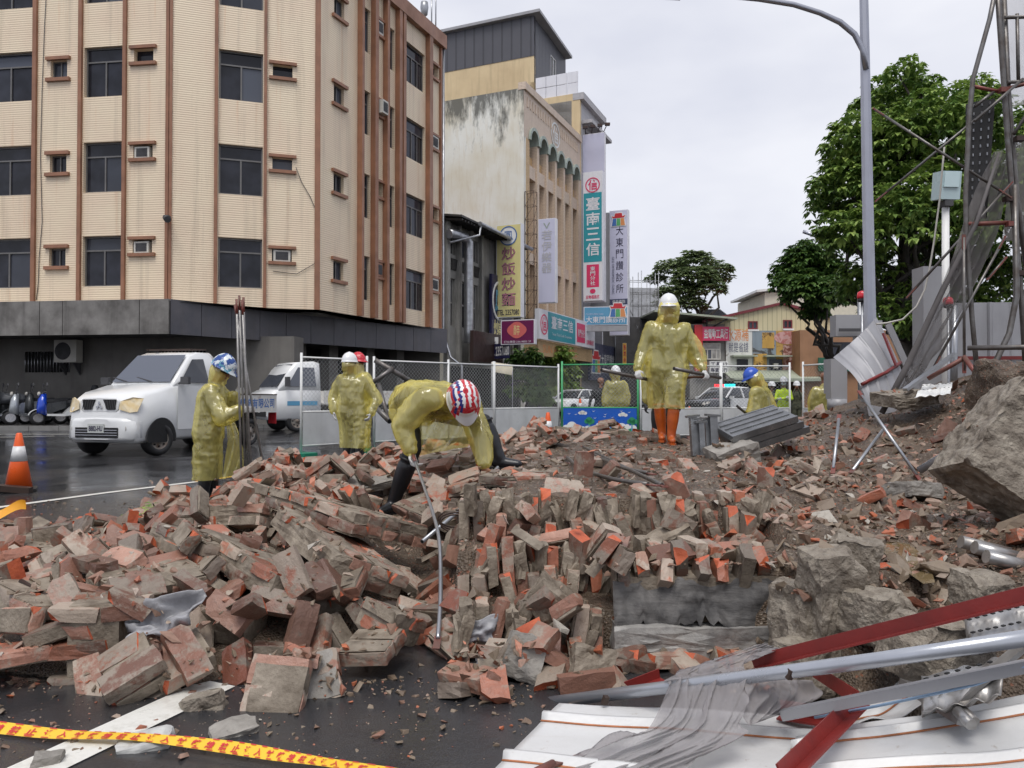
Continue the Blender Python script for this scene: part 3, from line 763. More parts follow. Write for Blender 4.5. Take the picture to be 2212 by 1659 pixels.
# --- signs that stick out over the street
class Board:
    def __init__(s, name, label, u0, v0, u1, v1, Y, face, thick=0.3, edge=None, ang=None):
        s.p = P(u0, v1, Y); z1 = P(u0, v0, Y).z
        r = RV if ang is None else Vector((math.cos(R(ang)), math.sin(R(ang)), 0))
        k = (u1-CX)/F
        s.w = (k*s.p.y - s.p.x)/(r.x - k*r.y); s.h = z1 - s.p.z; s.r = r
        s.n = Vector((r.y, -r.x, 0));
        s.root = thing(name, label, 'sign', tuple(s.p))
        b = MB(); b.obox(s.p - s.n*thick, r*s.w, s.n*thick, UP*s.h); b.build('light_box', edge or M_SIGNW, s.root)
        e = min(0.05, s.w*0.03)
        b = MB(); b.obox(s.p + r*e + UP*e + s.n*0.002, r*(s.w-2*e), s.n*0.012, UP*(s.h-2*e)); b.build('sign_face', face, s.root)
        s.lay = 0
    def at(s, fx, fy, o=0.016): return s.p + s.r*(s.w*fx) + UP*(s.h*(1-fy)) + s.n*o
    def rect(s, fx0, fy0, fx1, fy1, m, name='band', o=0.016):
        b = MB(); b.obox(s.at(fx0, fy1, o), s.r*(s.w*(fx1-fx0)), s.n*0.006, UP*(s.h*(fy1-fy0))); return b.build(name, m, s.root)
    def text(s, body, fx0, fy0, fx1, fy1, m, bold=0.0, o=0.03, keep=False, name='lettering', turn=False):
        b = MB()
        if turn: lettering(b, body, s.at(fx0, fy0, o), -UP, s.r, s.h*(fy1-fy0), s.w*(fx1-fx0), 0, bold)
        else: lettering(b, body, s.at(fx0, fy1, o), s.r, UP, s.w*(fx1-fx0), s.h*(fy1-fy0), 0, bold, 1.0, keep)
        return b.build(name, m, s.root)
    def column(s, body, fx0, fx1, fy0, fy1, m, bold=0.0, fill=0.82, o=0.03):
        n = len(body); st = (fy1-fy0)/n; b = MB()
        for k, ch in enumerate(body):
            lettering(b, ch, s.at(fx0, fy0+st*(k+fill), o), s.r, UP, s.w*(fx1-fx0), s.h*st*fill, 0, bold)
        return b.build('lettering', m, s.root)
    def ring(s, cx, cy, r0, r1, m, name='emblem', o=0.03, n=32):
        c = s.at(cx, cy, o); b = MB()
        b.rings([[c + s.r*math.cos(a)*q + UP*math.sin(a)*q + s.n*dd for a in [2*math.pi*k/n for k in range(n)]] for q, dd in ((r1, 0), (r1, 0.008), (r0, 0.008), (r0, 0))], 0, True, False, False)
        return b.build(name, m, s.root)
    def disc(s, cx, cy, r, m, o=0.02, name='emblem', sx=1.0, sy=1.0, n=28, lobes=0):
        c = s.at(cx, cy, o); b = MB()
        pts = []
        for k in range(n):
            a = 2*math.pi*k/n; q = r*(1 + (0.05*math.cos(4*a) if lobes else 0))
            pts.append(c + s.r*math.cos(a)*q*sx + UP*math.sin(a)*q*sy)
        b.prism(pts, s.n*0.008); return b.build(name, m, s.root)
def roof_emblem(B, cx, cy, w, h, o=0.03):
    c = B.at(cx, cy, o); r, n = B.r, B.n
    def q(x, y, d=0.0): return c + r*(x*w) + UP*(y*h) + n*d
    b = MB(); b.prism([q(-0.62,-0.56), q(0.62,-0.56), q(0.5,0.0), q(0.63,0.34), q(0.36,0.30), q(0.3,0.56), q(-0.3,0.56), q(-0.36,0.30), q(-0.63,0.34), q(-0.5,0.0)], n*0.02); b.build('emblem_backing', M_WHITE, B.root)
    b = MB(); b.prism([q(-0.55,0.30,0.022), q(-0.46,0.12,0.022), q(0.46,0.12,0.022), q(0.55,0.30,0.022), q(0.33,0.24,0.022), q(0.27,0.5,0.022), q(-0.27,0.5,0.022), q(-0.33,0.24,0.022)], n*0.01); b.build('emblem_roof', M_REDROOF if False else M_REDI, B.root)
    for x0, x1, y0, y1, m in ((-0.54,-0.18,-0.44,-0.14,M_BLUEI), (-0.16,0.16,-0.14,0.14,M_GRNI), (0.18,0.54,0.14,0.44,M_ORGI)):
        b = MB(); b.prism([q(x0,-0.5,0.022), q(x1,-0.5,0.022), q(y1 if x0 > 0 else (x1 if x0 < -0.3 else 0.14), 0.08, 0.022), q(y0 if x0 < -0.3 else (x0 if x0 > 0 else -0.14), 0.08, 0.022)], n*0.01); b.build('emblem_panel', m, B.root)
def coin_emblem(B, cx, cy, r, m, sx=1.0):
    c = B.at(cx, cy, 0.03); b = MB(); n = 32
    b.rings([[c + B.r*math.cos(a)*q*sx + UP*math.sin(a)*q + B.n*dd for a in [2*math.pi*k/n for k in range(n)]] for q, dd in ((r, 0), (r, 0.008), (r*0.86, 0.008), (r*0.86, 0))], 0, True, False, False)
    lettering(b, '信', c - B.r*r*0.62*sx - UP*r*0.66, B.r, UP, r*1.3*sx, r*1.36, 0, 0.02)
    return b.build('emblem', m, B.root)
S1 = Board('projecting_sign', 'tall pale yellow sign with pink fried rice lettering over the old house', 1072, 487, 1126, 687, 42.2, M_YELS, 0.42)
S1.ring(0.49, 0.125, 0.47, 0.53, M_BLUEI); S1.disc(0.49, 0.125, 0.50, M_WHITE, 0.018); S1.text('鳳', 0.30, 0.075, 0.68, 0.175, M_BLUEI, 0.0, 0.034)
S1.column('炒飯炒麵', 0.22, 0.78, 0.245, 0.90, M_INK, 0.022, 0.86, 0.022)
S1.column('炒飯炒麵', 0.225, 0.775, 0.247, 0.897, M_ROSE, 0.004, 0.86, 0.032)
S1.text('TEL 2357080', 0.07, 0.915, 0.93, 0.975, M_INK, 0.015)
def truss(name, label, p, h, w, d, m, steps=6, parent=None):
    b = MB(); p = Vector(p)
    cs = [p, p + RV*w, p + RV*w + DV*d, p + DV*d]
    for c in cs: b.tube([c, c+UP*h], 0.024, 5)
    for k in range(steps+1):
        z = UP*(h*k/steps)
        for i in range(4): b.tube([cs[i]+z, cs[(i+1)%4]+z], 0.013, 4)
        if k < steps:
            z2 = UP*(h*(k+1)/steps); b.tube([cs[0]+z, cs[1]+z2], 0.011, 4); b.tube([cs[1]+z, cs[2]+z2], 0.011, 4)
    o = b.build(name, m, parent)
    if label: tag(o, label, 'frame')
    return o
truss('sign_frame', 'dark rusty lattice frame carrying the pale yellow fried rice sign', S1.p - RV*1.15 + DV*0.5 - UP*1.6, 6.6, 0.75, 0.5, M_RUST, 9)
S2 = Board('projecting_sign', 'purple sign with coral cartouche under the pale yellow sign', 1082, 692, 1155, 745, 39.8, M_PURP, 0.3)
S2.disc(0.48, 0.42, 0.44, M_CORAL, 0.02, sx=1.18, sy=0.92, lobes=1, n=48); S2.text('醉', 0.39, 0.22, 0.57, 0.62, M_YELS, 0.0, 0.034); S2.text('訂位專線 236-9855 2F', 0.1, 0.84, 0.9, 0.94, M_SIGNW, 0.0)
S3 = Board('projecting_sign', 'blank-bottomed faded white sign on a rusty lattice frame', 1163, 474, 1200, 655, 46.0, M_LAV, 0.4)
S3.column('若伊樂器', 0.2, 0.8, 0.14, 0.66, M_FADED, 0.012, 0.88); S3.text('V', 0.3, 0.05, 0.7, 0.12, M_GTRIM, 0.0)
truss('sign_frame', 'tall rusty lattice frame holding the faded white sign', S3.p - RV*1.0 + DV*0.3 - UP*1.7, 8.6, 0.6, 0.5, M_RUST, 10)
S4 = Board('projecting_sign', 'tall teal and white sign with red round emblem and four white characters', 1260, 373, 1302, 651, 55.0, M_SIGNW, 0.5)
S4.rect(0.0+0.03, 0.165, 0.97, 0.70, M_TEAL); S4.rect(0.18, 0.72, 0.82, 0.895, M_PINK)
coin_emblem(S4, 0.5, 0.105, 0.54, M_PINK)
S4.column('臺南三信', 0.16, 0.86, 0.20, 0.67, M_SIGNW, 0.015, 0.84)
S4.column('東門分社', 0.37, 0.63, 0.735, 0.885, M_SIGNW, 0.015, 0.88, 0.034)
S4.disc(0.5, 0.925, 0.16, M_PINK, 0.03, sx=1.3); S4.text('自動櫃員機', 0.16, 0.955, 0.84, 0.985, M_PINK, 0.01)
S5 = Board('projecting_sign', 'tall lavender sign with dark vertical characters and gate emblem, rightmost of the signs', 1317, 456, 1357, 725, 58.5, M_LAV, 0.5)
roof_emblem(S5, 0.5, 0.075, 0.95, 0.95)
S5.column('大東門讚診所', 0.36, 0.76, 0.13, 0.685, M_INK, 0.0, 0.76)
S5.text('GEG ORTHOPEDIC CLINIC', 0.14, 0.37, 0.26, 0.67, M_SLATE, 0.0, turn=True)
S5.rect(0.02, 0.71, 0.98, 0.755, M_SLATE); S5.text('優秀團隊', 0.15, 0.718, 0.85, 0.748, M_SIGNW, 0.0, 0.034)
for k in range(4): S5.rect(0.02, 0.775+k*0.045, 0.98, 0.795+k*0.045, M_SLATE)
b = MB(); q = S5.p - S5.r*1.55 + UP*0.4; b.obox(q - S5.n*0.5, S5.r*1.5, S5.n*0.5, UP*(S5.h-0.5)); b.build('return_panel', M_GREY, S5.root)
S6 = Board('projecting_sign', 'sky blue clinic sign with white characters and gate emblem', 1261, 663, 1356, 703, 54.0, M_CYANB, 0.3, ang=-8)
S6.text('大東門讚診所', 0.05, 0.52, 0.95, 0.88, M_SIGNW, 0.008); roof_emblem(S6, 0.78, 0.2, 1.0, 0.95); S6.text('GEG ORTHOPEDIC CLINIC', 0.05, 0.36, 0.45, 0.44, M_LAV, 0.0)
b = MB(); b.obox(S6.p - UP*0.42, S6.r*S6.w, -S6.n*0.3, UP*0.38); b.build('lower_rail', M_GREY, S6.root)
# --- tan brick building with arches
s0, s1 = f_st.s(1130), f_st.s(1252)
BKZ = 20.3
BK = thing('arched_building', 'tan brick building with six tall arches and mould stained white side wall', 'building', tuple(f_st.pt(s0, 0)))
f_sd = Fac(tuple(f_st.pt(s0, 0, 0.0))[:2], 0); f_sd.d = -f_st.n.copy(); f_sd.n = -f_st.d.copy()
b = MB(); f_sd.panel(b, -0.058, 16, 0, BKZ-0.35, -0.3, 0.33); b.build('side_wall', M_STAIN, BK)
b = MB(); f_st.panel(b, s0, s1, 0, BKZ-0.5, -0.95, 0.1); b.build('back_wall', M_TAN, BK)
npier, bayW = 7, (s1-s0-0.9)/6
piers = []
b = MB(); f_st.panel(b, s0+0.303, s0+0.9, 0, 17.0, -0.84, 0.9); b.build('pier', M_TAN, BK)
for k in range(1, 7):
    x0 = s0 + 0.9 + bayW*k - 0.36
    b = MB(); f_st.panel(b, x0, x0+0.36, 0, 17.0, -0.84, 0.9); b.build('pier', M_TANL, BK)
head = MB(); ringm = MB()
for k in range(6):
    xa = s0 + 0.9 + bayW*k; xb = xa + bayW - 0.36; xc = (xa+xb)/2; rad = (xb-xa)/2
    n = 14; arc = [(xc - rad*math.cos(math.pi*i/n), 17.0 + rad*1.15*math.sin(math.pi*i/n)) for i in range(n+1)]
    for i in range(n):
        (x0_, z0_), (x1_, z1_) = arc[i], arc[i+1]
        head.quad(f_st.pt(x0_, z0_, 0.06), f_st.pt(x1_, z1_, 0.06), f_st.pt(x1_, 18.6, 0.06), f_st.pt(x0_, 18.6, 0.06))
        head.quad(f_st.pt(x1_, z1_, 0.06), f_st.pt(x0_, z0_, 0.06), f_st.pt(x0_, z0_, -0.84), f_st.pt(x1_, z1_, -0.84), 1)
    rg = MB(); oarc = [(xc - (rad+0.2)*math.cos(math.pi*i/n), 17.0 + (rad*1.15+0.2)*math.sin(math.pi*i/n)) for i in range(n+1)]
    rg.rings([[f_st.pt(arc[i][0], arc[i][1], 0.07), f_st.pt(oarc[i][0], oarc[i][1], 0.07), f_st.pt(oarc[i][0], oarc[i][1], 0.2), f_st.pt(arc[i][0], arc[i][1], 0.2)] for i in range(n+1)], 0, True, True, False)
    rg.build('arch_trim', M_GTRIM, BK)
    for (zl, zh, off, th, m_, nm) in ((15.6, 16.25, -0.84, 0.55, M_TAN, 'infill_panel'), (14.75, 15.55, -0.55, 0.5, M_PEACH, 'beam'), (10.2, 14.2, -0.84, 0.3, M_TAN, 'infill_panel'), (9.4, 10.1, -0.5, 0.4, M_PEACH, 'beam'), (4.0, 9.0, -0.84, 0.3, M_TAN, 'infill_panel')):
        q = MB(); f_st.panel(q, xa+0.003, xb-0.003, zl, zh, off, th); q.build(nm, m_, BK)
    for zl, zh in ((10.6, 13.6), (4.4, 8.4)):
        q = MB(); f_st.panel(q, xa+0.12, xa+(xb-xa)*0.42, zl, zh, -0.535, 0.02); q.build('window', M_GLASS, BK)
    q = MB(); f_st.panel(q, xa+0.01, xb-0.01, 16.3, 17.6, -0.835, 0.02); q.build('window', M_BLACK, BK)  # black panel, shade of the arch interior put into the colour
for k in range(6):
    xa = s0 + 0.9 + bayW*k + bayW - 0.36
    head.quad(f_st.pt(xa, 17.0, 0.06), f_st.pt(xa+0.36, 17.0, 0.06), f_st.pt(xa+0.36, 18.6, 0.06), f_st.pt(xa, 18.6, 0.06))
head.quad(f_st.pt(s0+0.01, 17.0, 0.062), f_st.pt(s0+0.9, 17.0, 0.062), f_st.pt(s0+0.9, 18.6, 0.062), f_st.pt(s0+0.01, 18.6, 0.062))
head.build('arch_head', [M_PEACH, M_GTRIM], BK)
b = MB(); f_st.panel(b, s0-0.02, s1, 18.6, BKZ-0.45, -0.3, 0.36); b.build('frieze', M_PEACH, BK)
b = MB(); f_st.panel(b, s0-0.06, s1+0.05, BKZ-0.45, BKZ, -0.3, 0.5); b.build('cornice', M_PEACH, BK)
for k in range(22):
    x0 = s0 + 0.5 + (s1-s0-0.8)*k/22
    if abs(k-11) < 2: continue
    b = MB(); f_st.panel(b, x0, x0+0.16, 18.95, 19.55, 0.061, 0.05); b.build('frieze_block', M_PEACH, BK)
BE = type('E', (), {})(); BE.r, BE.n, BE.root = DV, RV, BK; BE.at = lambda fx, fy, o=0.03: f_st.pt((s0+s1)/2+0.1, 18.75, 0.09)
coin_emblem(BE, 0, 0, 0.85, M_WHITE)
S7 = thing('shop_sign', 'long teal and white sign running along the arched building', 'sign', tuple(f_st.pt(s0, 5, 1.2)))
q0, q1 = s0-0.6, s1-0.4; zl, zh = 4.55, 6.35
b = MB(); f_st.panel(b, q0, q1, zl, zh, 1.0, 0.3); b.build('light_box', M_SIGNW, S7)
def fr(a): return q0 + (q1-q0)*a
b = MB(); f_st.panel(b, fr(0.13), fr(0.60), zl+0.06, zh-0.06, 1.302, 0.01); b.build('band', M_TEAL, S7)
b = MB(); f_st.panel(b, fr(0.63), fr(0.79), zl+0.25, zh-0.25, 1.302, 0.01); b.build('band', M_PINK, S7)
b = MB(); lettering(b, '臺南三信', f_st.pt(fr(0.18), 5.3, 1.33), DV, UP, (q1-q0)*0.37, 0.8, 0, 0.012); b.build('lettering', M_SIGNW, S7); b = MB(); lettering(b, 'Tainan Third Credit Cooperative', f_st.pt(fr(0.19), 4.85, 1.33), DV, UP, (q1-q0)*0.34, 0.22, 0); b.build('lettering', M_SIGNW, S7); b = MB()
lettering(b, '東門分社', f_st.pt(fr(0.645), 5.15, 1.33), DV, UP, (q1-q0)*0.13, 0.55, 0, 0.01); b.build('lettering', M_SIGNW, S7)
b = MB(); lettering(b, '自動櫃員機', f_st.pt(fr(0.82), 4.75, 1.33), DV, UP, (q1-q0)*0.15, 0.35, 0, 0.01); b.build('lettering', M_PINK, S7)
BE.root = S7; BE.at = lambda fx, fy, o=0.03: f_st.pt(fr(0.07), 5.45, 1.31); coin_emblem(BE, 0, 0, 0.62, M_PINK)
b = MB(); f_st.panel(b, s0, s1, 3.6, 4.5, 0.07, 0.9); b.build('shop_soffit', M_TAN, BK)
b = MB(); lettering(b, 'SUN EYE CLINIC', f_st.pt(s0+0.8, 3.8, 0.98), DV, UP, 6.5, 0.5, 0, 0.01); b.build('carved_letters', M_ORGI, BK)
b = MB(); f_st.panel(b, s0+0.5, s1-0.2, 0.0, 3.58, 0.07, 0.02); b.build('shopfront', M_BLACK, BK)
# --- tall yellow plaster building behind, with dark sheet metal top floor and clinic front
s0, s1 = f_st.s(1252)+0.02, f_st.s(1302)
CLZ = 23.6
CL = thing('clinic_building', 'tall yellow plaster building with dark sheet metal top floor behind the arches', 'building', tuple(f_st.pt(s0, 0)))
f_cs = Fac(tuple(f_st.pt(s0, 0, 0.0))[:2], 0); f_cs.d = -f_st.n.copy(); f_cs.n = -f_st.d.copy()
b = MB(); f_cs.panel(b, -0.05, 3.6, 0, CLZ, -0.3, 0.3); f_cs.panel(b, 3.6, 19, 0, 27.0, -0.3, 0.3); b.build('side_wall', M_YELW, CL)
ops = []
for zt in (21.2, 17.4): ops.append((s0+1.3, s0+4.2, zt-2.1, zt))
wall(f_st, s0, s1, 0, CLZ-0.5, ops, M_GTILE, CL, depth=0.5)
for o in ops: window(f_st, *o, CL, mullions=2, transom=0, rec=0.45, fm=M_WHITE, t=0.1)
b = MB(); f_st.panel(b, s0-0.03, s1, CLZ-0.5, CLZ, -0.5, 0.85); b.build('cornice', M_GTILE, CL)
b = MB(); f_st.panel(b, s0+0.6, s1, 21.5, 21.75, 0.003, 0.8); b.build('canopy', M_GTILE, CL)
f_pf = Fac(tuple(f_cs.pt(3.6, 0))[:2], 66.6)
b = MB(); f_cs.panel(b, 3.6, 19, 27.0, 30.1, -0.3, 0.33); b.build('upper_side_wall', M_CORR_D, CL)
pfL = 7.2
wall(f_pf, 0, pfL, 25.0, 29.9, [(3.6, 4.9, 26.4, 28.6)], M_CORR_D, CL, off=0.0)
window(f_pf, 3.6, 4.9, 26.4, 28.6, CL, 1, 0, 0.02, M_WHITE, t=0.09)
b = MB(); b.prism([f_pf.pt(-0.4, 30.1, 0.6), f_pf.pt(pfL, 29.6, 0.6), f_pf.pt(pfL, 29.6, -15), f_pf.pt(-0.4, 30.1, -15)], (0, 0, 0.22)); b.build('roof', M_WHITE if False else M_GREY, CL)
b = MB(); f_pf.panel(b, 0, pfL, CLZ-0.4, 25.0, -0.3, 0.3); b.build('lower_front', M_YELW, CL)
for i in range(4):
    for j in range(2):
        b = MB(); f_cs.panel(b, 0.15+i*0.85, 0.95+i*0.85, CLZ+0.03+j*0.85, CLZ+0.83+j*0.85, -0.18, 0.1); b.build('parapet_panel', M_SIGNW, CL)
b = MB(); f_st.panel(b, s0, s1, CLZ-3, CLZ-0.5, -13, 12.4); b.build('floor_slab', M_CONC, CL)
BB = Board('wall_sign', 'large pale faded billboard above the teal sign on the clinic building', 1256, 292, 1308, 655, 57.5, M_LAV, 0.2)
b = MB();
for i in range(4):
    q = BB.at(0.15+i*0.25, -0.01-0.0*i); b.tube([q - BB.n*0.3, q + BB.r*(0.4+0.1*i) + BB.n*1.1 + UP*0.05], 0.035, 5); e = q + BB.r*(0.4+0.1*i) + BB.n*1.1
    b.box(e, (0.35, 0.3, 0.16))
b.build('lamp_arm', M_RUST, BB.root)
S8 = thing('shop_sign', 'black shop fascia with white clinic characters under the blue sign', 'sign', tuple(f_st.pt(s0, 2.8, 0.6)))
b = MB(); f_st.panel(b, s0+0.1, f_st.s(1325), 2.3, 5.1, 0.6, 0.2); b.build('board', M_BRDARK if False else M_SLATE, S8)
b = MB(); lettering(b, '大東門讚診所', f_st.pt(f_st.s(1277), 3.4, 0.82), DV, UP, f_st.s(1312)-f_st.s(1277), 1.0, 0, 0.008); b.build('lettering', M_WHITE, S8); b = MB(); lettering(b, 'GEG ORTHOPEDIC CLINIC', f_st.pt(f_st.s(1277), 2.9, 0.82), DV, UP, f_st.s(1312)-f_st.s(1277), 0.25); b.build('lettering', M_WHITE, S8)
BE.root = S8; BE.at = lambda fx, fy, o=0.03: f_st.pt(f_st.s(1265), 3.7, 0.82); BE.w = 1; roof_emblem(BE, 0, 0, 1.9, 1.6)
# --- scaffolded building under grey netting
def m_net(name, c, alpha, sc=90.0):
    t = NT(name); v = t.coord()
    n = t.noise(v, 1.3, 4, 0.6)
    mr = t.n('MapRange'); t.link(n, mr.inputs['Value']); mr.inputs['From Min'].default_value = 0.3; mr.inputs['From Max'].default_value = 0.7
    mr.inputs['To Min'].default_value = max(0, alpha-0.12); mr.inputs['To Max'].default_value = min(1, alpha+0.12)
    d = t.n('BsdfDiffuse'); d.inputs['Color'].default_value = (*c, 1)
    tl = t.n('BsdfTranslucent'); tl.inputs['Color'].default_value = (*c, 1)
    a = t.n('MixShader'); a.inputs[0].default_value = 0.35; t.link(d.outputs[0], a.inputs[1]); t.link(tl.outputs[0], a.inputs[2])
    tr = t.n('BsdfTransparent')
    m = t.n('MixShader'); t.link(mr.outputs[0], m.inputs[0]); t.link(tr.outputs[0], m.inputs[1]); t.link(a.outputs[0], m.inputs[2])
    return t.done(m)
M_NETF = m_net('grey_scaffold_netting', (0.19, 0.185, 0.185), 0.74)
s0, s1 = f_st.s(1312), f_st.s(1352)
SC = thing('scaffolded_building', 'building wrapped in grey netting and scaffold poles beyond the clinic', 'building', tuple(f_st.pt(s0, 0)))
f_s2 = Fac(tuple(P(1338, 855, 62))[:2], 0); f_s2.p = Vector(tuple(P(1330, 855, 62))[:2]); f_s2.d = Vector((1.0, 0.12)).normalized(); f_s2.n = Vector((f_s2.d.y, -f_s2.d.x))
wS = 3.6;
b = MB(); f_s2.panel(b, 0.4, wS-0.2, 0, 7.6, -6, 5.4); b.build('core_wall', M_OLDD, SC)
b = MB()
for i in range(6):
    x = wS*i/5
    for o in (0.0, -0.9): b.tube([f_s2.pt(x, 0, o), f_s2.pt(x, 10.8+0.5*(i%2), o)], 0.035, 5)
for z in np.arange(0.5, 10.6, 1.0):
    for o in (0.0, -0.9): b.tube([f_s2.pt(0, z, o), f_s2.pt(wS, z, o)], 0.025, 4)
for k in range(5):
    b.tube([f_s2.pt(wS*k/5, 9.2-k*1.6, 0.03), f_s2.pt(wS*(k+1)/5, 10.6-k*1.6, 0.03)], 0.025, 4); b.tube([f_s2.pt(wS*(k+1)/5, 9.2-k*1.6, 0.03), f_s2.pt(wS*k/5, 10.6-k*1.6, 0.03)], 0.025, 4)
b.build('scaffold_frame', M_STEEL, SC)
b = MB()
for j in range(5):
    zz = [0.4, 2.4, 4.6, 6.6, 8.4, 9.9]
    rr = [[f_s2.pt(wS*i/12, z, 0.08 + 0.06*math.sin(i*2.1+j*1.7)) for i in range(13)] for z in (zz[j], (zz[j]+zz[j+1])/2, zz[j+1])]
    b.rings(rr, 0, False, False)
b.rings([[f_s2.pt(0.0-0.02*j, z, -0.4*j) for j in range(10)] for z in (0.3, 4, 9.8)], 0, False, False)
b.build('netting', M_NETF, SC)
BN = Board('banner', 'small orange and yellow real estate banner hanging on the grey netting', 1345, 741, 1353.5, 788, 61.0, mat('orange_banner', (0.75, 0.42, 0.05), 0.5, var=0.2), 0.02, ang=5)
BN.column('售店金', 0.2, 0.8, 0.08, 0.95, M_REDI, 0.02)
# --- shops across the crossing (right)
f_bk = Fac(tuple(P(1500, 855, 58))[:2], 3.0)
SH = thing('gabled_shed', 'pale yellow sheet metal shed with dark red roof edge above painted wall', 'building', tuple(P(1570, 891, 58)))
def zb(v, Y=58): return P(1600, v, Y).z
x0, x1, xp = f_bk.s(1530), f_bk.s(1812), f_bk.s(1689)
zpk, zl_, zr_, zb_ = zb(656), zb(694), zb(690), zb(716)
gable = [f_bk.pt(x0, zb_), f_bk.pt(x1, zb_), f_bk.pt(x1, zr_), f_bk.pt(xp, zpk), f_bk.pt(x0, zl_)]
b = MB(); b.prism(gable, -f_bk.N()*0.2); b.build('gable_wall', M_CORR_Y, SH)
b = MB(); b.bar(f_bk.pt(x0-0.4, zl_-0.02, 0.05), f_bk.pt(xp, zpk+0.06, 0.05), 0.35, 0.2); b.bar(f_bk.pt(xp, zpk+0.06, 0.05), f_bk.pt(x1, zr_+0.05, 0.05), 0.35, 0.2); b.build('roof_edge', M_REDROOF, SH)
b = MB()
for a, c in ((f_bk.pt(x0-0.3, zl_), f_bk.pt(xp, zpk)), (f_bk.pt(xp, zpk), f_bk.pt(x1, zr_))):
    b.quad(a, c, c - f_bk.N()*15, a - f_bk.N()*15)
b.build('roof', M_REDROOF, SH)
for ua, ub, va, vb in ((1616, 1637, 693, 711), (1692, 1712, 690, 709)):
    a, c = f_bk.s(ua), f_bk.s(ub); zz0, zz1 = zb(vb), zb(va)
    window(f_bk, a, c, zz0, zz1, SH, 1, 0, -0.05, M_REDROOF, t=0.1)
    ledge(f_bk, a-0.05, c+0.05, zz0-0.16, zz0-0.01, SH, 'sill', M_WHITE, 0.2)
def m_peel(name, c, dark, sc=0.9, thr=(0.5, 0.56)):
    t = NT(name); v = t.coord()
    n = t.noise(v, sc, 8, 0.72, 0.6); n2 = t.noise(t.coord((1, 1, 0.2)), 1.5, 5, 0.6)
    cc = t.mix(t.ramp(n2, (0.45, 0), (0.75, 0.6)), c, tuple(x*0.55 for x in c))
    cc = t.mix(t.ramp(n, (thr[0], 0), (thr[1], 1)), cc, dark)
    return t.done(t.pbr(cc, 0.75))
PW = thing('painted_wall', 'weathered shop upper wall with peeling white, blue and ochre painted adverts', 'building', tuple(P(1570, 891, 57.8)))
zt, zm = zb(714), zb(802)
for ua, ub, m_ in ((1567, 1624, m_peel('peeling_white_paint', (0.66, 0.66, 0.62), (0.30, 0.28, 0.25), 0.8, (0.56, 0.62))), (1624.3, 1675, m_peel('peeling_blue_grey_paint', (0.25, 0.30, 0.34), (0.06, 0.055, 0.05), 0.6, (0.55, 0.60))), (1675.3, 1727, m_peel('peeling_ochre_paint', (0.50, 0.31, 0.09), (0.09, 0.06, 0.04), 0.7, (0.52, 0.58)))):
    b = MB(); f_bk.panel(b, f_bk.s(ua), f_bk.s(ub)-0.01, zm, zt, 0.05, 0.12); b.build('painted_panel', m_, PW)
b = MB(); f_bk.panel(b, f_bk.s(1645), f_bk.s(1671), zb(752), zb(718), 0.175, 0.01); b.build('painted_patch', m_peel('ochre_patch', (0.60, 0.36, 0.09), (0.10, 0.06, 0.03), 0.9, (0.56, 0.6)), PW)
b = MB(); f_bk.panel(b, f_bk.s(1626), f_bk.s(1655), zb(800), zb(764), 0.175, 0.01); b.build('painted_patch', m_peel('ochre_patch_low', (0.60, 0.36, 0.09), (0.06, 0.04, 0.03), 1.1, (0.50, 0.55)), PW)
b = MB(); lettering(b, '水源補', f_bk.pt(f_bk.s(1569), zb(737), 0.18), f_bk.D(), UP, f_bk.s(1616)-f_bk.s(1569), 0.95, 0, 0.01); b.build('lettering', M_ORGI, PW)
b = MB(); lettering(b, '就是省錢', f_bk.pt(f_bk.s(1573), zb(761), 0.18), f_bk.D(), UP, f_bk.s(1615)-f_bk.s(1573), 0.75, 0, 0.0); b.build('lettering', M_SLATE, PW)
c = f_bk.pt(f_bk.s(1700), zb(729), 0.18); b = MB()
b.prism([c + f_bk.D()*math.cos(2*math.pi*k/20)*1.05 + UP*math.sin(2*math.pi*k/20)*0.5 for k in range(20)], f_bk.N()*0.008); b.build('painted_patch', m_peel('faded_pink', (0.60, 0.36, 0.34), (0.45, 0.16, 0.14), 2.4, (0.5, 0.55)), PW)
b = MB(); f_bk.panel(b, f_bk.s(1690), f_bk.s(1722), zb(800), zb(745), 0.175, 0.01); b.build('painted_patch', m_peel('faded_red_white', (0.55, 0.36, 0.32), (0.20, 0.07, 0.05), 2.6, (0.48, 0.53)), PW)
for ua, ub in ((1590, 1614), (1660, 1688)):
    a, c = f_bk.s(ua), f_bk.s(ub); q = MB(); f_bk.panel(q, a, c, zb(800), zb(776), 0.18, 0.04); q.build('window', M_GLASS, PW)
    ledge(f_bk, a-0.5, c+0.5, zb(771), zb(768), PW, 'window_canopy', M_GREENSH, 0.9)
q = MB(); f_bk.panel(q, f_bk.s(1667), f_bk.s(1676), zb(796), zb(785), 0.222, 0.3); q.build('air_conditioner', M_ACBOX, PW)
b = MB(); b.obox(f_bk.pt(f_bk.s(1560), zb(822), 0.1), f_bk.D()*(f_bk.s(1745)-f_bk.s(1560)), f_bk.N()*2.6 - UP*0.0, UP*0.12); b.build('lower_canopy', M_GREENSH, PW)
b = MB(); b.prism([f_bk.pt(f_bk.s(1560), zb(803), 0.18), f_bk.pt(f_bk.s(1745), zb(800), 0.18), f_bk.pt(f_bk.s(1752), zb(824), 2.7), f_bk.pt(f_bk.s(1560), zb(828), 2.7)], UP*0.08); b.build('canopy_sheet', M_GREENSH, PW)
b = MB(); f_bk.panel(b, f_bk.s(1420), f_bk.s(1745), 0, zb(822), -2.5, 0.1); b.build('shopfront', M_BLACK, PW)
RS = thing('tool_shop', 'narrow tool shop with red sign boards and barred window', 'building', tuple(P(1500, 891, 57)))
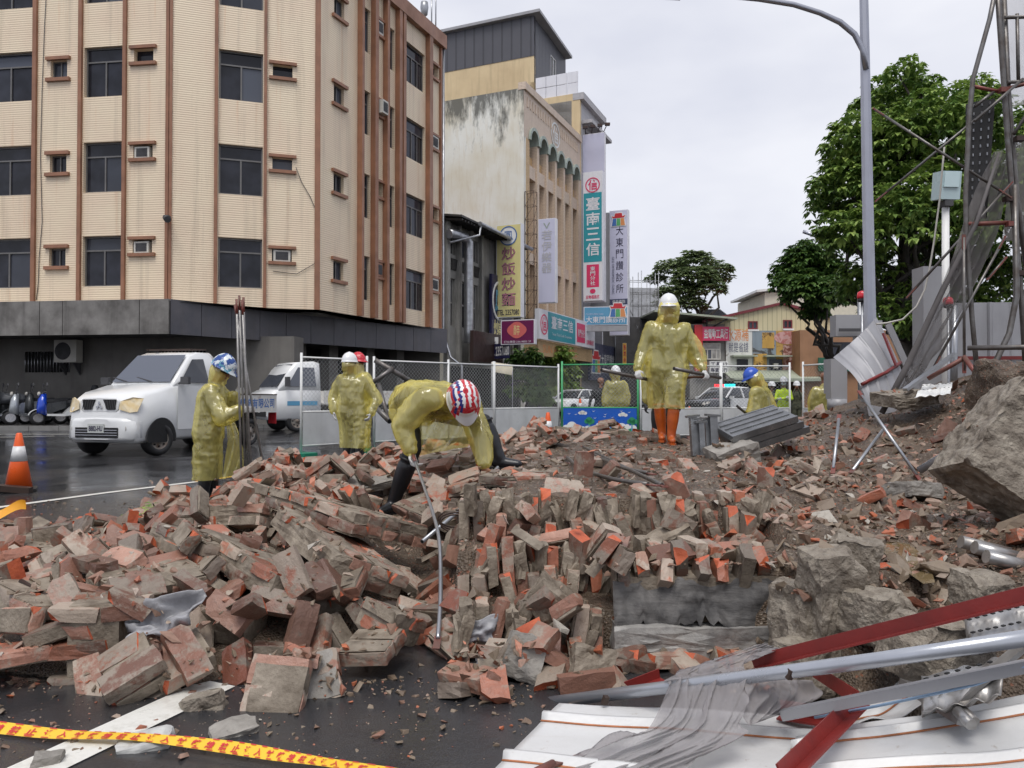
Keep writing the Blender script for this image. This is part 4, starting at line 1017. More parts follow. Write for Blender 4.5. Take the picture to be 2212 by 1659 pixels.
b = MB(); f_bk.panel(b, f_bk.s(1490), f_bk.s(1566), 0, zb(700), -3, 3.02); b.build('wall', M_OLD, RS)
def bkboard(name, label, ua, va, ub, vb, m_, txt=None, tm=None, off=0.3, rows=None):
    a, c = f_bk.s(ua), f_bk.s(ub); rt = thing(name, label, 'sign', tuple(f_bk.pt(a, zb(vb), off)))
    q = MB(); f_bk.panel(q, a, c, zb(vb), zb(va), off-0.1, 0.2); q.build('board', m_, rt)
    if txt:
        w, h = c-a, zb(va)-zb(vb)
        for j, tx in enumerate(txt):
            q = MB(); hh = h/len(txt); lettering(q, tx, f_bk.pt(a+w*0.05, zb(va)-hh*(j+0.86), off+0.115), f_bk.D(), UP, w*0.9, hh*0.72, 0, 0.015)
            q.build('lettering', tm, rt)
    return rt
M_REDS = mat('red_sign_paint', (0.60, 0.03, 0.035), 0.4, var=0.15, vs=0.8)
bkboard('shop_sign', 'plain red vertical board at the left of the tool shop', 1496, 703, 1513, 800, M_REDS, off=0.5)
bkboard('shop_sign', 'magenta sign with white characters above barred window of tool shop', 1513.3, 707, 1570, 737, M_PINK, ['益電動工具行'], M_WHITE, 0.5)
bkboard('shop_sign', 'white sign with tool pictures under barred window of tool shop', 1528, 781, 1568, 806, M_WHITE, ['工具 12', '專賣店行'], M_INK, 0.5)
bkboard('shop_sign', 'small dark pink sign with pale characters behind tall worker', 1497, 782, 1522, 802, M_CORAL, ['水餃'], M_WHITE, 0.55)
window(f_bk, f_bk.s(1518), f_bk.s(1556), zb(777), zb(741), RS, 3, 0.62, -0.12, M_ACBOX, m_glass('pale_curtain_glass', (0.25, 0.24, 0.22), 0.5, 0.2), t=0.09)
b = MB(); b.prism([f_bk.pt(f_bk.s(1410), zb(676), 0.6), f_bk.pt(f_bk.s(1578), zb(694), 1.6), f_bk.pt(f_bk.s(1578), zb(694), -6), f_bk.pt(f_bk.s(1410), zb(676), -6)], UP*0.14); b.build('canopy_roof', M_GREENSH, RS)
b = MB(); b.tube([f_bk.pt(f_bk.s(1532), zb(710), 0.3), f_bk.pt(f_bk.s(1560), zb(692), 1.4)], 0.06, 5); b.tube([f_bk.pt(f_bk.s(1525), zb(706), 0.3), f_bk.pt(f_bk.s(1525), zb(690), 0.3)], 0.06, 5); b.build('canopy_strut', M_SOFF, RS)
LB = thing('brown_block', 'low dark brown block between netted building and tool shop', 'building', tuple(P(1400, 891, 66)))
b = MB(); p0 = P(1395, 891, 66); b.obox((p0.x, 66, 0), (5.0, 0.3, 0), (0, 6, 0), (0, 0, 7.4)); b.build('wall', mat('dark_brown_tile', (0.10, 0.07, 0.055), 0.6), LB)
b = MB(); b.obox((p0.x-0.2, 65.7, 7.4), (5.4, 0.3, 0), (0, 6.5, 0), (0, 0, 0.3)); b.build('roof_edge', M_OLDD, LB)
TR = thing('tiled_roof_house', 'old house with dark grey tiled roof behind the yellow shed', 'house', tuple(P(1500, 891, 72)))
b = MB(); p0, p1 = P(1512, 720, 72), P(1568, 720, 72); z0, z1 = P(1512, 690, 72).z, P(1550, 664, 72).z
b.obox((p0.x, 72, 0), (p1.x-p0.x, 0, 0), (0, 6, 0), (0, 0, z0)); b.build('wall', M_OLD, TR)
b = MB();
for k in range(9):
    f0, f1 = k/9, (k+1)/9
    b.obox((p0.x-0.5+f0*1.2, 71.6+f0*2.6, z0+(z1-z0)*f0), (p1.x-p0.x+0.9-f0*1.6, 0, 0), (0, 0.5, 0), (0, 0, (z1-z0)/9+0.04))
b.build('roof', mat('dark_grey_roof_tile', (0.075, 0.08, 0.09), 0.5, var=0.4, vs=6), TR)
FH = thing('cream_house', 'plain cream house behind the big tree and yellow shed', 'house', tuple(P(1700, 891, 75)))
b = MB(); p0 = P(1652, 650, 75); b.obox((p0.x, 75, 0), (9.5, 0, 0), (0, 9, 0), (0, 0, P(1652, 632, 75).z)); b.build('wall', mat('cream_plaster', (0.70, 0.65, 0.52), 0.7, var=0.12), FH)
b = MB(); zz = P(1652, 632, 75).z; b.prism([(p0.x-0.9, 74.6, zz), (p0.x+9.6, 74.6, zz+1.0), (p0.x+9.6, 74.6, zz+1.25), (p0.x-0.9, 74.6, zz+0.22)], (0, 9, 0)); b.build('roof', M_WHITE, FH)
b = MB(); q = P(1740, 662, 74.99); b.obox(q, (1.6, 0, 0), (0, -0.05, 0), (0, 0, 1.0)); b.build('window', M_GLASS, FH)
BRB = thing('brown_building', 'flat brown plaster building with dark window at right of painted wall', 'building', tuple(P(1770, 891, 56)))
b = MB(); p0 = P(1729, 891, 56.5); b.obox((p0.x, 56.5, 0), (9.5, 0.2, 0), (0, 8, 0), (0, 0, P(1760, 713, 56.5).z)); b.build('wall', mat('brown_plaster', (0.36, 0.19, 0.10), 0.7, var=0.2, vs=0.8, streak=0.25), BRB)
b = MB(); q = P(1789, 780, 56.3); b.obox(q, (3.2, 0, 0), (0, 0.1, 0), (0, 0, P(1789, 739, 56.3).z-q.z)); b.build('window', M_GLASS, BRB)
b = MB(); q = P(1768, 802, 56.2); b.obox(q, (3.2, 0, 0), (0, 0.1, 0), (0, 0, 1.0)); b.build('street_plate', mat('green_plate', (0.02, 0.12, 0.07), 0.4), BRB)
EB = thing('far_building', 'hazy grey block closing the far end of the street', 'building', tuple(P(1380, 891, 120)))
b = MB(); p0 = P(1360, 891, 120); b.obox((p0.x-4, 120, 0), (26, 0, 0), (0, 8, 0), (0, 0, 7.0)); b.build('wall', M_CONC, EB)
for k in range(7):
    for j in range(2):
        q = MB(); q.obox((p0.x-2+k*3.4, 119.9, 1.6+j*3), (1.8, 0, 0), (0, 0.08, 0), (0, 0, 1.4)); q.build('window', M_GLASS, EB)
# ------------------------------------------------------------------ trees
def m_leaf(name, c1, c2, c3):
    t = NT(name); ge = t.n('NewGeometry')
    c = t.ramp(ge.outputs['Random Per Island'], (0.0, c1), (0.55, c2), (1.0, c3))
    p = t.pbr(c, 0.38, spec=0.4)
    tl = t.n('BsdfTranslucent'); t.link(c, tl.inputs['Color'])
    m = t.n('MixShader'); m.inputs[0].default_value = 0.28; t.link(p.outputs[0], m.inputs[1]); t.link(tl.outputs[0], m.inputs[2])
    return t.done(m)
M_LEAF = m_leaf('glossy_green_leaves', (0.07, 0.13, 0.035), (0.16, 0.27, 0.065), (0.32, 0.43, 0.12))
M_LEAFD = m_leaf('dark_green_leaves', (0.04, 0.085, 0.025), (0.075, 0.15, 0.035), (0.15, 0.24, 0.05))
M_LEAFY = m_leaf('yellow_green_leaves', (0.12, 0.20, 0.045), (0.22, 0.33, 0.07), (0.36, 0.46, 0.12))
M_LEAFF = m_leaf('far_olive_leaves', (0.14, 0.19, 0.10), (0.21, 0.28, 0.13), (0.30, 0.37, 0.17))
M_BARK = mat('dark_wet_bark', (0.06, 0.05, 0.04), 0.6, var=0.5, vs=6, bump=0.5, bs=20)
def leaves(name, lobes, nclu, nleaf, L, m, parent, seed, droop=0.55, flat=1.0, fill=0.25):
    rg = np.random.default_rng(seed)
    w = np.array([l[1]**2 for l in lobes]); w = w/w.sum()
    V, Fc = [], []
    idx = rg.choice(len(lobes), nclu, p=w)
    d = rg.normal(size=(nclu, 3)); d /= np.linalg.norm(d, axis=1)[:, None]
    d[:, 2] = np.where(d[:, 2] < -0.35, -d[:, 2]*0.6, d[:, 2])
    rad = np.where(rg.random(nclu) < fill, rg.uniform(0.35, 0.8, nclu), rg.uniform(0.84, 1.05, nclu))
    cen = np.array([l[0] for l in lobes])[idx]; lr = np.array([l[1] for l in lobes])[idx]
    c = cen + d*(rad*lr)[:, None]*np.array([1, 1, flat])
    c += rg.normal(size=c.shape)*0.05*lr[:, None]
    tone = rg.random(nclu)
    base = np.repeat(c, nleaf, 0); n = len(base)
    a = rg.uniform(0, 2*np.pi, n)
    dirs = np.stack([np.cos(a), np.sin(a), -droop*rg.uniform(0.3, 1.6, n)], 1) + 0.5*np.repeat(d, nleaf, 0)
    dirs /= np.linalg.norm(dirs, axis=1)[:, None]
    sd = np.cross(dirs, np.array([0, 0, 1.0])); sd /= np.linalg.norm(sd, axis=1)[:, None] + 1e-6
    up = np.cross(sd, dirs)
    ll = L*rg.uniform(0.6, 1.25, n)[:, None]; ww = ll*0.26
    b0 = base + dirs*ll*0.12; mid = base + dirs*ll*0.55; tip = base + dirs*ll - up*ll*0.18
    v = np.stack([b0, mid + sd*ww + up*ll*0.07, tip, mid - sd*ww + up*ll*0.07, mid - up*ll*0.02], 1).reshape(-1, 3)
    o = np.arange(n)[:, None]*5
    f = np.concatenate([o+np.array([[0, 4, 1]]), o+np.array([[4, 2, 1]]), o+np.array([[0, 3, 4]]), o+np.array([[4, 3, 2]])], 0)
    rl = np.array(ROOTLOC[parent.name])
    ob = mesh_np(name, v-rl, f, m, parent)
    return ob
def limb(b, p, q, r0, r1, n=5, wob=0.12, seed=0):
    rg = random.Random(seed); p, q = Vector(p), Vector(q); L = (q-p).length
    pts = [p.lerp(q, k/n) + (Vector((rg.uniform(-1,1), rg.uniform(-1,1), rg.uniform(-1,1)))*wob*L*0.3 if 0 < k < n else Vector()) for k in range(n+1)]
    b.tube(pts, [r0+(r1-r0)*k/n for k in range(n+1)], 7)
def tree(name, label, base, lobes_px, Y, nclu, nleaf, L, m, seed, trunk_r=0.25, dY=1.6, fork=0.45, group=None, flat=1.0, droop=0.55, fill=0.25, m2=None):
    t = thing(name, label, 'tree', tuple(base), group=group)
    rg = random.Random(seed); lobes = []
    for (u, v, r) in lobes_px:
        yy = Y + rg.uniform(-dY, dY); lobes.append((np.array(P(u, v, yy)), r*yy/F))
    leaves('crown', lobes, nclu, nleaf, L, m, t, seed, droop, flat, fill)
    if m2: leaves('crown', [(c + np.array([0, -0.25, 0.05]), r) for c, r in lobes], int(nclu*0.55), nleaf, L, m2, t, seed+5, droop, flat, 0.05)  # paler leaf layer in front, bright crown highlights put into leaf colour
    b = MB(); base = Vector(base); top = Vector(np.mean([l[0] for l in lobes], 0)); fk = base.lerp(top, fork); fk.x = base.x*0.6+fk.x*0.4
    limb(b, base, fk, trunk_r, trunk_r*0.7, 5, 0.12, seed)
    for i, (c, r) in enumerate(lobes): limb(b, fk - UP*0.1, Vector(c), trunk_r*0.42, trunk_r*0.08, 5, 0.35, seed+i)
    b.build('trunk', M_BARK, t)
    return t
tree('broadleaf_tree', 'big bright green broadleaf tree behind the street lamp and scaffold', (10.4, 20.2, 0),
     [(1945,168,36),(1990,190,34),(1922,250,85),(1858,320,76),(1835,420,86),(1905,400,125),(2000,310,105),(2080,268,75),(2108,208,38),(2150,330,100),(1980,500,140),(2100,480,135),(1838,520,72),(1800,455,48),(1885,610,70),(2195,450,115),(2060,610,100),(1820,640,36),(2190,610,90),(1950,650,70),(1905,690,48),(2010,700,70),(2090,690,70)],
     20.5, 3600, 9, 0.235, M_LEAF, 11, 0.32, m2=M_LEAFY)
tree('broadleaf_tree', 'smaller dark rounded tree left of the street lamp', (12.6, 29.5, 0),
     [(1742,565,45),(1702,590,34),(1772,590,52),(1742,632,48),(1788,640,44),(1690,612,22),(1760,672,26)], 30, 1500, 8, 0.27, M_LEAFD, 12, 0.25)
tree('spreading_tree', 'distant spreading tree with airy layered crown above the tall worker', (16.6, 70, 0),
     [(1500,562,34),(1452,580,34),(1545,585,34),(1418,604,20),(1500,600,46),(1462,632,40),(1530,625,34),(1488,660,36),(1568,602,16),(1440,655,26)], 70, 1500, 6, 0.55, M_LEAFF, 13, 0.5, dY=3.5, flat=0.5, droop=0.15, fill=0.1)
tree('street_shrub', 'light green leafy shrub in front of the arched building', tuple(P(1212, 855, 50).xy)+(0,), [(1212,770,24),(1196,800,26),(1228,800,24),(1210,835,32),(1236,845,20),(1190,850,18)], 50, 400, 8, 0.42, M_LEAFY, 14, 0.08, dY=0.6)
tree('ivy_shrub', 'dark green climbing shrub beside the phone number sign', tuple(PG(1135, 897)), [(1120,775,22),(1148,775,22),(1130,810,28),(1160,815,20),(1118,845,24),(1150,850,24)], 41, 420, 8, 0.36, M_LEAFD, 15, 0.1, dY=0.5)
tree('ivy_shrub', 'low dark hedge plant near the parked white car', tuple(PG(1165, 897)), [(1172,850,14),(1180,868,14),(1160,868,12)], 43, 120, 7, 0.3, M_LEAFD, 16, 0.06, dY=0.4)
# ------------------------------------------------------------------ street lamp
M_LAMP = mat('satin_grey_lamp_pole', (0.40, 0.41, 0.46), 0.33, 0.75, var=0.15, vs=2, rvar=0.08)
LP0 = P(1884, 720, 9.6); LP0.z = 0.0
LP = thing('street_lamp', 'tall tapered grey steel street lamp with curved arm', 'street lamp', tuple(LP0))
b = MB(); top = P(1858, -420, 9.6); b.tube([LP0, LP0.lerp(top, 0.5), top], [0.082, 0.066, 0.040], 8, smooth=False); b.build('pole', M_LAMP, LP)
b = MB(); b.tube([P(u, v, 9.55) for u, v in ((1871, 150), (1864, 108), (1846, 74), (1815, 48), (1772, 28), (1715, 10), (1640, -2), (1560, -10), (1470, -16))], [0.036]*4+[0.032]*5, 12); b.build('arm', M_LAMP, LP)
b = MB(); q = P(1420, -20, 9.5); b.box(q, (0.62, 0.24, 0.09), (0, 0.05, 0)); b.build('lamp_head', M_GREY, LP)
b = MB(); b.lathe([(0.2, 0), (0.2, 0.03), (0.1, 0.05), (0.09, 0.25)], LP0, 12); b.build('base_plate', M_LAMP, LP)
b = MB(); p0 = P(1735, 500, 33); b.tube([p0, P(1775, 514, 33), P(1850, 540, 33)], 0.08, 7); o = b.build('street_lamp', M_LAMP); tag(o, 'far street lamp arm poking out left of the big tree', 'street lamp')
# ------------------------------------------------------------------ hoarding, cabinets, beacons on the right
M_HOARD = mat('grey_hoarding_sheet', (0.34, 0.34, 0.36), 0.42, 0.1, var=0.2, vs=1.2, streak=0.25)
M_REDST = mat('red_oxide_steel', (0.20, 0.018, 0.016), 0.42, 0.0, var=0.35, vs=4, col2=(0.11, 0.012, 0.012))
f_hd = Fac(tuple(P(2035, 855, 11))[:2], -6.0)
HD = thing('site_hoarding', 'tall grey ribbed metal hoarding behind scaffold on the right', 'fence', tuple(f_hd.pt(0, 0)))
xw = 0.62
for k in range(11):
    b = MB(); x = k*xw; hgt = 2.5 + (0.02 if k > 2 else -0.02)
    pr = [(0, 0), (0.02, 0.03), (0.05, 0.03), (0.07, 0), (xw*0.5-0.02, 0), (xw*0.5, 0.015), (xw*0.5+0.02, 0), (xw-0.004, 0)]
    b.rings([[f_hd.pt(x+a, 0.0, o) for a, o in pr] + [f_hd.pt(x+a, 0.0, o-0.012) for a, o in pr[::-1]], [f_hd.pt(x+a, hgt, o) for a, o in pr] + [f_hd.pt(x+a, hgt, o-0.012) for a, o in pr[::-1]]], 0, True, True, False)
    b.build('panel', M_HOARD, HD)
b = MB(); f_hd.panel(b, 0, 6.8, 1.66, 1.71, 0.035, 0.03); b.build('rail', M_REDST, HD)
CA = thing('utility_cabinet', 'light grey upright utility cabinet against the hoarding', 'cabinet', tuple(P(1990, 855, 10.6).xy)+(0,))
b = MB(); q0, q1 = P(1996, 800, 10.6), P(2052, 575, 10.6); b.obox((q0.x, 10.6, 0.9), (q1.x-q0.x, 0, 0), (0, 0.3, 0), (0, 0, q1.z-0.9)); b.build('body', M_GREY, CA)
b = MB(); b.tube([P(2060, 900, 10.45), P(2062, 660, 10.45)], 0.045, 8); b.build('side_pipe', M_STEEL, CA)
for zz in (700, 760):
    b = MB(); b.box(P(2052, zz, 10.55), (0.05, 0.06, 0.1)); b.build('hinge', M_STEEL, CA)
def beacon(u, v, Y, label):
    t = thing('warning_beacon', label, 'beacon', tuple(P(u, v+16, Y)))
    b = MB(); b.lathe([(0.05, -0.03), (0.055, 0.0), (0.05, 0.02)], P(u, v+10, Y), 12); b.build('base', M_SOFF, t)
    b = MB(); b.lathe([(0.058, 0), (0.062, 0.03), (0.055, 0.08), (0.02, 0.1)], P(u, v+8, Y), 14); b.build('lens', mat('red_beacon_lens', (0.75, 0.03, 0.05), 0.2, var=0.1), t)
    b = MB(); b.tube([P(u, v+12, Y), Vector((P(u, v, Y).x, Y, 0.0))], 0.02, 6); b.build('post', M_STEEL, t)
beacon(1862, 637, 10.0, 'red warning beacon left of the street lamp'); beacon(2048, 650, 9.8, 'red warning beacon in front of the utility cabinet')
SB = thing('signal_cabinet', 'grey signal boxes on a post seen from behind, left of lamp', 'cabinet', tuple(P(1850, 855, 13).xy)+(0,))
for (ua, va, ub, vb, th) in ((1806, 680, 1866, 726, 0.25), (1862, 692, 1906, 770, 0.35), (1795, 775, 1825, 850, 0.3)):
    b = MB(); q0, q1 = P(ua, vb, 13), P(ub, va, 13); b.obox(q0, (q1.x-q0.x, 0, 0), (0, th, 0), (0, 0, q1.z-q0.z)); b.build('box', M_GREY, SB)
b = MB(); b.tube([P(1858, 640, 13.1), Vector((P(1858, 640, 13.1).x, 13.1, 0))], 0.05, 8); b.build('post', M_STEEL, SB)
b = MB(); q0 = P(1812, 716, 12.95); b.obox(q0, (0.36, 0, 0), (0, -0.03, 0), (0, 0, 0.05)); b.build('bracket', M_SOFF, SB)
M_ORGB = mat('orange_marker', (0.72, 0.30, 0.02), 0.4, var=0.1)
SP = thing('striped_marker_post', 'grey post base wrapped in black and orange chevrons near hoarding', 'post', tuple(PG(1805, 880, 0.3).xy)+(0,))
q = P(1808, 855, 11.5); q.z = 0; b = MB(); b.lathe([(0.13, 0), (0.13, 0.95)], q, 16); b.build('sleeve', M_SOFF, SP)
for k in range(4):
    b = MB(); z0 = 0.05 + k*0.24
    pts0 = []; pts1 = []
    for i in range(9):
        a = math.pi*(1.05+0.9*i/8); r_ = 0.134; zz = z0 + 0.14*abs(i-4)/4*(1 if k < 2 else -1) + (0.14 if k >= 2 else 0)
        pts0.append(q + Vector((math.cos(a)*r_, math.sin(a)*r_, zz))); pts1.append(q + Vector((math.cos(a)*r_, math.sin(a)*r_, zz+0.11)))
    b.rings([pts0, pts1], 0, False, False); b.build('chevron', M_ORGB, SP)
b = MB(); b.lathe([(0.14, 0.95), (0.14, 1.1)], q, 14); b.build('collar', M_GREY, SP)
b = MB(); b.box(q + Vector((0, 0.02, 1.4)), (0.24, 0.2, 0.6)); b.build('control_box', M_GREY, SP)
# ------------------------------------------------------------------ wrecked scaffold
M_POLE = mat('dull_scaffold_pole', (0.17, 0.165, 0.16), 0.42, 0.65, var=0.45, vs=9, col2=(0.10, 0.085, 0.075))
M_POLER = mat('red_painted_pole', (0.20, 0.045, 0.035), 0.5, 0.2, var=0.5, vs=8, col2=(0.12, 0.07, 0.055))
SF = thing('wrecked_scaffold', 'tall bent scaffold frame with red couplings at right edge', 'scaffold', tuple(P(2110, 855, 8.0).xy)+(0.9,))
def pole(pts, r, name='pole', m=None, parent=SF, n=8):
    b = MB(); b.tube(pts, r, n); return b.build(name, m or M_POLE, parent)
S_ = 8.0
pole([P(2152, -30, S_), P(2138, 40, S_), P(2102, 170, S_), P(2094, 250, S_), P(2086, 420, S_), P(2088, 520, S_), P(2100, 690, S_), P(2116, 860, S_)], 0.025)
pole([P(2152, -60, S_), P(2160, 60, S_), P(2171, 220, S_), P(2186, 420, S_), P(2206, 640, S_), P(2222, 900, S_)], 0.027)
pole([P(2166, -60, S_+0.05), P(2178, 200, S_+0.05), P(2196, 420, S_+0.05), P(2225, 640, S_+0.05)], 0.027)
pole([P(2170, 38, S_), P(2300, 34, S_)], 0.02); pole([P(2176, 178, S_), P(2300, 172, S_)], 0.02); pole([P(2197, 30, S_), P(2200, 180, S_)], 0.018)
pole([P(2100, 186, S_), P(2168, 200, S_)], 0.02, m=M_POLER); pole([P(2180, 190, S_), P(2300, 160, S_)], 0.02, m=M_POLER)
pole([P(2088, 484, S_), P(2182, 481, S_)], 0.024, m=M_POLER)
pole([P(2106, 230, S_), P(2150, 195, S_)], 0.016); pole([P(2105, 262, S_-0.1), P(2210, 170, S_-0.1)], 0.015)
pole([P(2190, 290, S_-0.05), P(2260, 180, S_-0.05)], 0.018)
pole([P(2192, 400, S_-0.05), P(2196, 640, S_-0.05), P(2180, 720, S_-0.05), P(2142, 800, S_-0.1), P(2128, 850, S_-0.1)], 0.03)
for (a, c, y0, y1) in (((1890, 237), (2180, 424), 8.4, 7.9), ((1895, 432), (2172, 205), 8.5, 8.0), ((1962, 639), (2183, 398), 8.2, 7.9), ((2169, 515), (2018, 792), 7.9, 8.0), ((2082, 513), (2083, 800), 7.7, 7.7), ((2136, 600), (2170, 560), 7.9, 7.9)):
    p, q = P(a[0], a[1], y0), P(c[0], c[1], y1); br = pole([p, q], 0.014, 'cross_brace')
    for e, d in ((p, (q-p).normalized()), (q, (p-q).normalized())):
        bb = MB(); bb.bar(e - d*0.03, e + d*0.12, 0.035, 0.012); bb.build('brace_end', M_POLER, SF)
for (u, v) in ((2168, 195), (2184, 484), (2202, 300), (2178, 430), (2206, 590)):
    b = MB(); b.box(P(u, v, S_-0.03), (0.09, 0.07, 0.05)); b.build('coupler', M_POLER if v in (195, 484) else M_RUST, SF)
b = MB(); p0, p1, p2 = P(2090, 468, 8.25), P(2132, 470, 8.1), P(2092, 222, 8.25); pe1 = P(2150, 212, 8.1)
b.add([p0, p1, pe1, p2], [(0,1,2,3)]); b.add([x + Vector((0, 0.05, 0)) for x in (p0, p1, pe1, p2)], [(3,2,1,0)])
b.add([p0, p1, p1+Vector((0,0.05,0)), p0+Vector((0,0.05,0))], [(0,3,2,1)])
for i in range(3):
    for j in range(14):
        f_, g_ = 0.2+0.3*i, (j+0.5)/14
        c = p0.lerp(p1, f_).lerp(p2.lerp(pe1, f_), g_); b.box(c + Vector((0, -0.006, 0)), (0.012, 0.01, 0.03), mi=1)
b.build('deck_board', [mat('black_deck_board', (0.035, 0.034, 0.034), 0.5, 0.3, var=0.3), M_STEEL], SF)
M_NETG = m_net('grey_debris_netting', (0.27, 0.255, 0.25), 0.62)
M_NETW = m_net('pale_dust_sheet', (0.62, 0.61, 0.62), 0.62)
b = MB(); rows = []
for k in range(15):
    f_ = k/14; A = P(2150+(1915-2150)*f_, 330+(885-330)*f_, 8.0); B = P(2196-60*f_+(-150*f_*f_), 330+(470)*f_+10*math.sin(f_*9), 8.3)
    rows.append([A.lerp(B, i/10) + Vector((0, 0.07*math.sin(i*1.9+k*0.6), 0.03*math.sin(i*1.3+k))) for i in range(11)])
b.rings(rows, 0, False, False); b.build('torn_netting', M_NETG, SF)
b = MB(); b.tube([P(2158, 330, 7.95), P(2110, 480, 7.95), P(2030, 640, 7.95), P(1960, 790, 7.95), P(1905, 892, 7.95)], [0.012, 0.022, 0.03, 0.034, 0.03], 8); b.build('rolled_netting', mat('rolled_grey_netting', (0.11, 0.10, 0.10), 0.8, var=0.3), SF)
b = MB(); rows = []
for k in range(9):
    f_ = k/8; rows.append([P(2172+6*f_ + (i/6)*130, -40+270*f_ + 6*math.sin(i*2+k), 8.3+0.05*math.sin(i*1.7+k)) for i in range(7)])
b.rings(rows, 0, False, False); b.build('dust_sheet', M_NETW, SF)
b = MB(); rows = []
for k in range(9):
    f_ = k/8; rows.append([P(2186+(i/6)*120 - 20*f_, 300+220*f_, 8.35+0.06*math.sin(i*1.7+k)) for i in range(7)])
b.rings(rows, 0, False, False); b.build('dust_sheet', M_NETG, SF)
cable('hanging_cable', [P(u, v, 8.6) for u, v in ((2040, 318), (2036, 360), (2030, 430), (2018, 520), (2008, 580), (1998, 625), (1980, 662), (1950, 690), (1915, 698), (1893, 700))], 0.011, mat('pale_rope', (0.48, 0.46, 0.42), 0.7), None, 'pale cable drooping from scaffold brace to the bent sheet', 'cable', 6)
FL = thing('flood_light', 'boxy pale blue flood light on a white post', 'flood light', tuple(P(2040, 855, 10.2).xy)+(0,))
b = MB(); q = P(2044, 402, 10.1); b.box(q, (0.27, 0.2, 0.36), (R(8), 0, R(4))); b.build('housing', mat('pale_blue_housing', (0.52, 0.66, 0.68), 0.3, var=0.08), FL)
b = MB(); b.box(q + Vector((0.004, -0.115, 0.06)), (0.2, 0.03, 0.2), (R(8), 0, R(4))); b.build('lens', mat('frosted_lens', (0.62, 0.78, 0.80), 0.12, var=0.05), FL)
b = MB(); b.box(q + Vector((0, 0, -0.235)), (0.11, 0.14, 0.08)); b.build('bracket', M_SOFF, FL)
b = MB(); b.tube([q + Vector((0, 0.02, -0.26)), Vector((q.x-0.03, q.y+0.02, 0.0))], 0.045, 10); b.build('post', M_WHITE, FL)
BS = thing('bent_hoarding_sheet', 'crumpled grey sheet metal panel leaning against the lamp base', 'metal sheet', tuple(P(1890, 885, 8.6)))
A, B_, C_, D_ = P(1800, 772, 9.1), P(1893, 690, 9.3), P(1990, 868, 8.9), P(1880, 900, 8.5)
def bsp(s, t):
    p = A.lerp(B_, s).lerp(D_.lerp(C_, s), t)
    bul = math.sin(math.pi*s)*0.10 + 0.16*math.sin(math.pi*t)*(1-s)
    rib = 0.022*max(0.0, 1-abs(((s*5) % 1)-0.5)*9)
    return p + Vector((0.02*math.sin(t*4), -bul-rib+0.10*(s*t), 0.03*math.sin(3*t+s*2)))
b = MB(); NS_, NT_ = 60, 10
b.rings([[bsp(i/NS_, j/NT_) for i in range(NS_+1)] for j in range(NT_+1)], 0, False, False)
sh = b.build('sheet', M_HOARD, BS)
b = MB(); b.tube([bsp(k/8, 0.52)+Vector((0, -0.05, 0)) for k in range(9)], 0.022, 5); b.build('stiffener', M_REDST, BS)
b = MB(); b.bar(P(1908, 720, 8.95), P(1936, 790, 8.85), 0.05, 0.02); b.build('edge_strip', M_REDST, BS)
b = MB(); b.bar(P(1918, 700, 9.3), P(1985, 850, 9.2), 0.07, 0.07); o = b.build('leaning_post', M_GREY); tag(o, 'grey square post leaning behind the crumpled sheet', 'post')
# ------------------------------------------------------------------ rubble heap
def m_soil():
    t = NT('wet_rubble_soil'); v = t.coord()
    n1 = t.noise(v, 2.2, 7, 0.66); n2 = t.noise(v, 14, 6, 0.7); n3 = t.noise(v, 60, 4, 0.65)
    c = t.mix(t.ramp(n1, (0.35, 0), (0.65, 1)), (0.06, 0.04, 0.027), (0.155, 0.11, 0.074))
    c = t.mix(t.ramp(n2, (0.48, 0), (0.72, 0.75)), c, (0.235, 0.185, 0.135))
    c = t.mix(t.ramp(n3, (0.52, 0), (0.68, 0.75)), c, (0.075, 0.055, 0.04))
    vo = t.n('TexVoronoi'); t.link(v, vo.inputs['Vector']); vo.inputs['Scale'].default_value = 95
    sp = t.n('SeparateColor'); t.link(vo.outputs['Color'], sp.inputs[0])
    c = t.mix(t.ramp(sp.outputs[0], (0.955, 0), (0.965, 0.6)), c, (0.30, 0.11, 0.06))
    c = t.mix(t.ramp(sp.outputs[1], (0.95, 0), (0.96, 0.6)), c, (0.32, 0.27, 0.21))
    h = t.n('Math', _operation='ADD'); t.link(n2, h.inputs[0]); t.link(vo.outputs['Distance'], h.inputs[1])
    nb = t.bump(h.outputs[0], 0.8, 0.02); nb = t.bump(n3, 0.6, 0.008, nb)
    r = t.ramp(n1, (0.35, 0.30), (0.65, 0.6))
    p = t.pbr(c, 0.5, normal=nb); t.link(r, p.inputs['Roughness']); return t.done(p)
M_SOIL = m_soil()
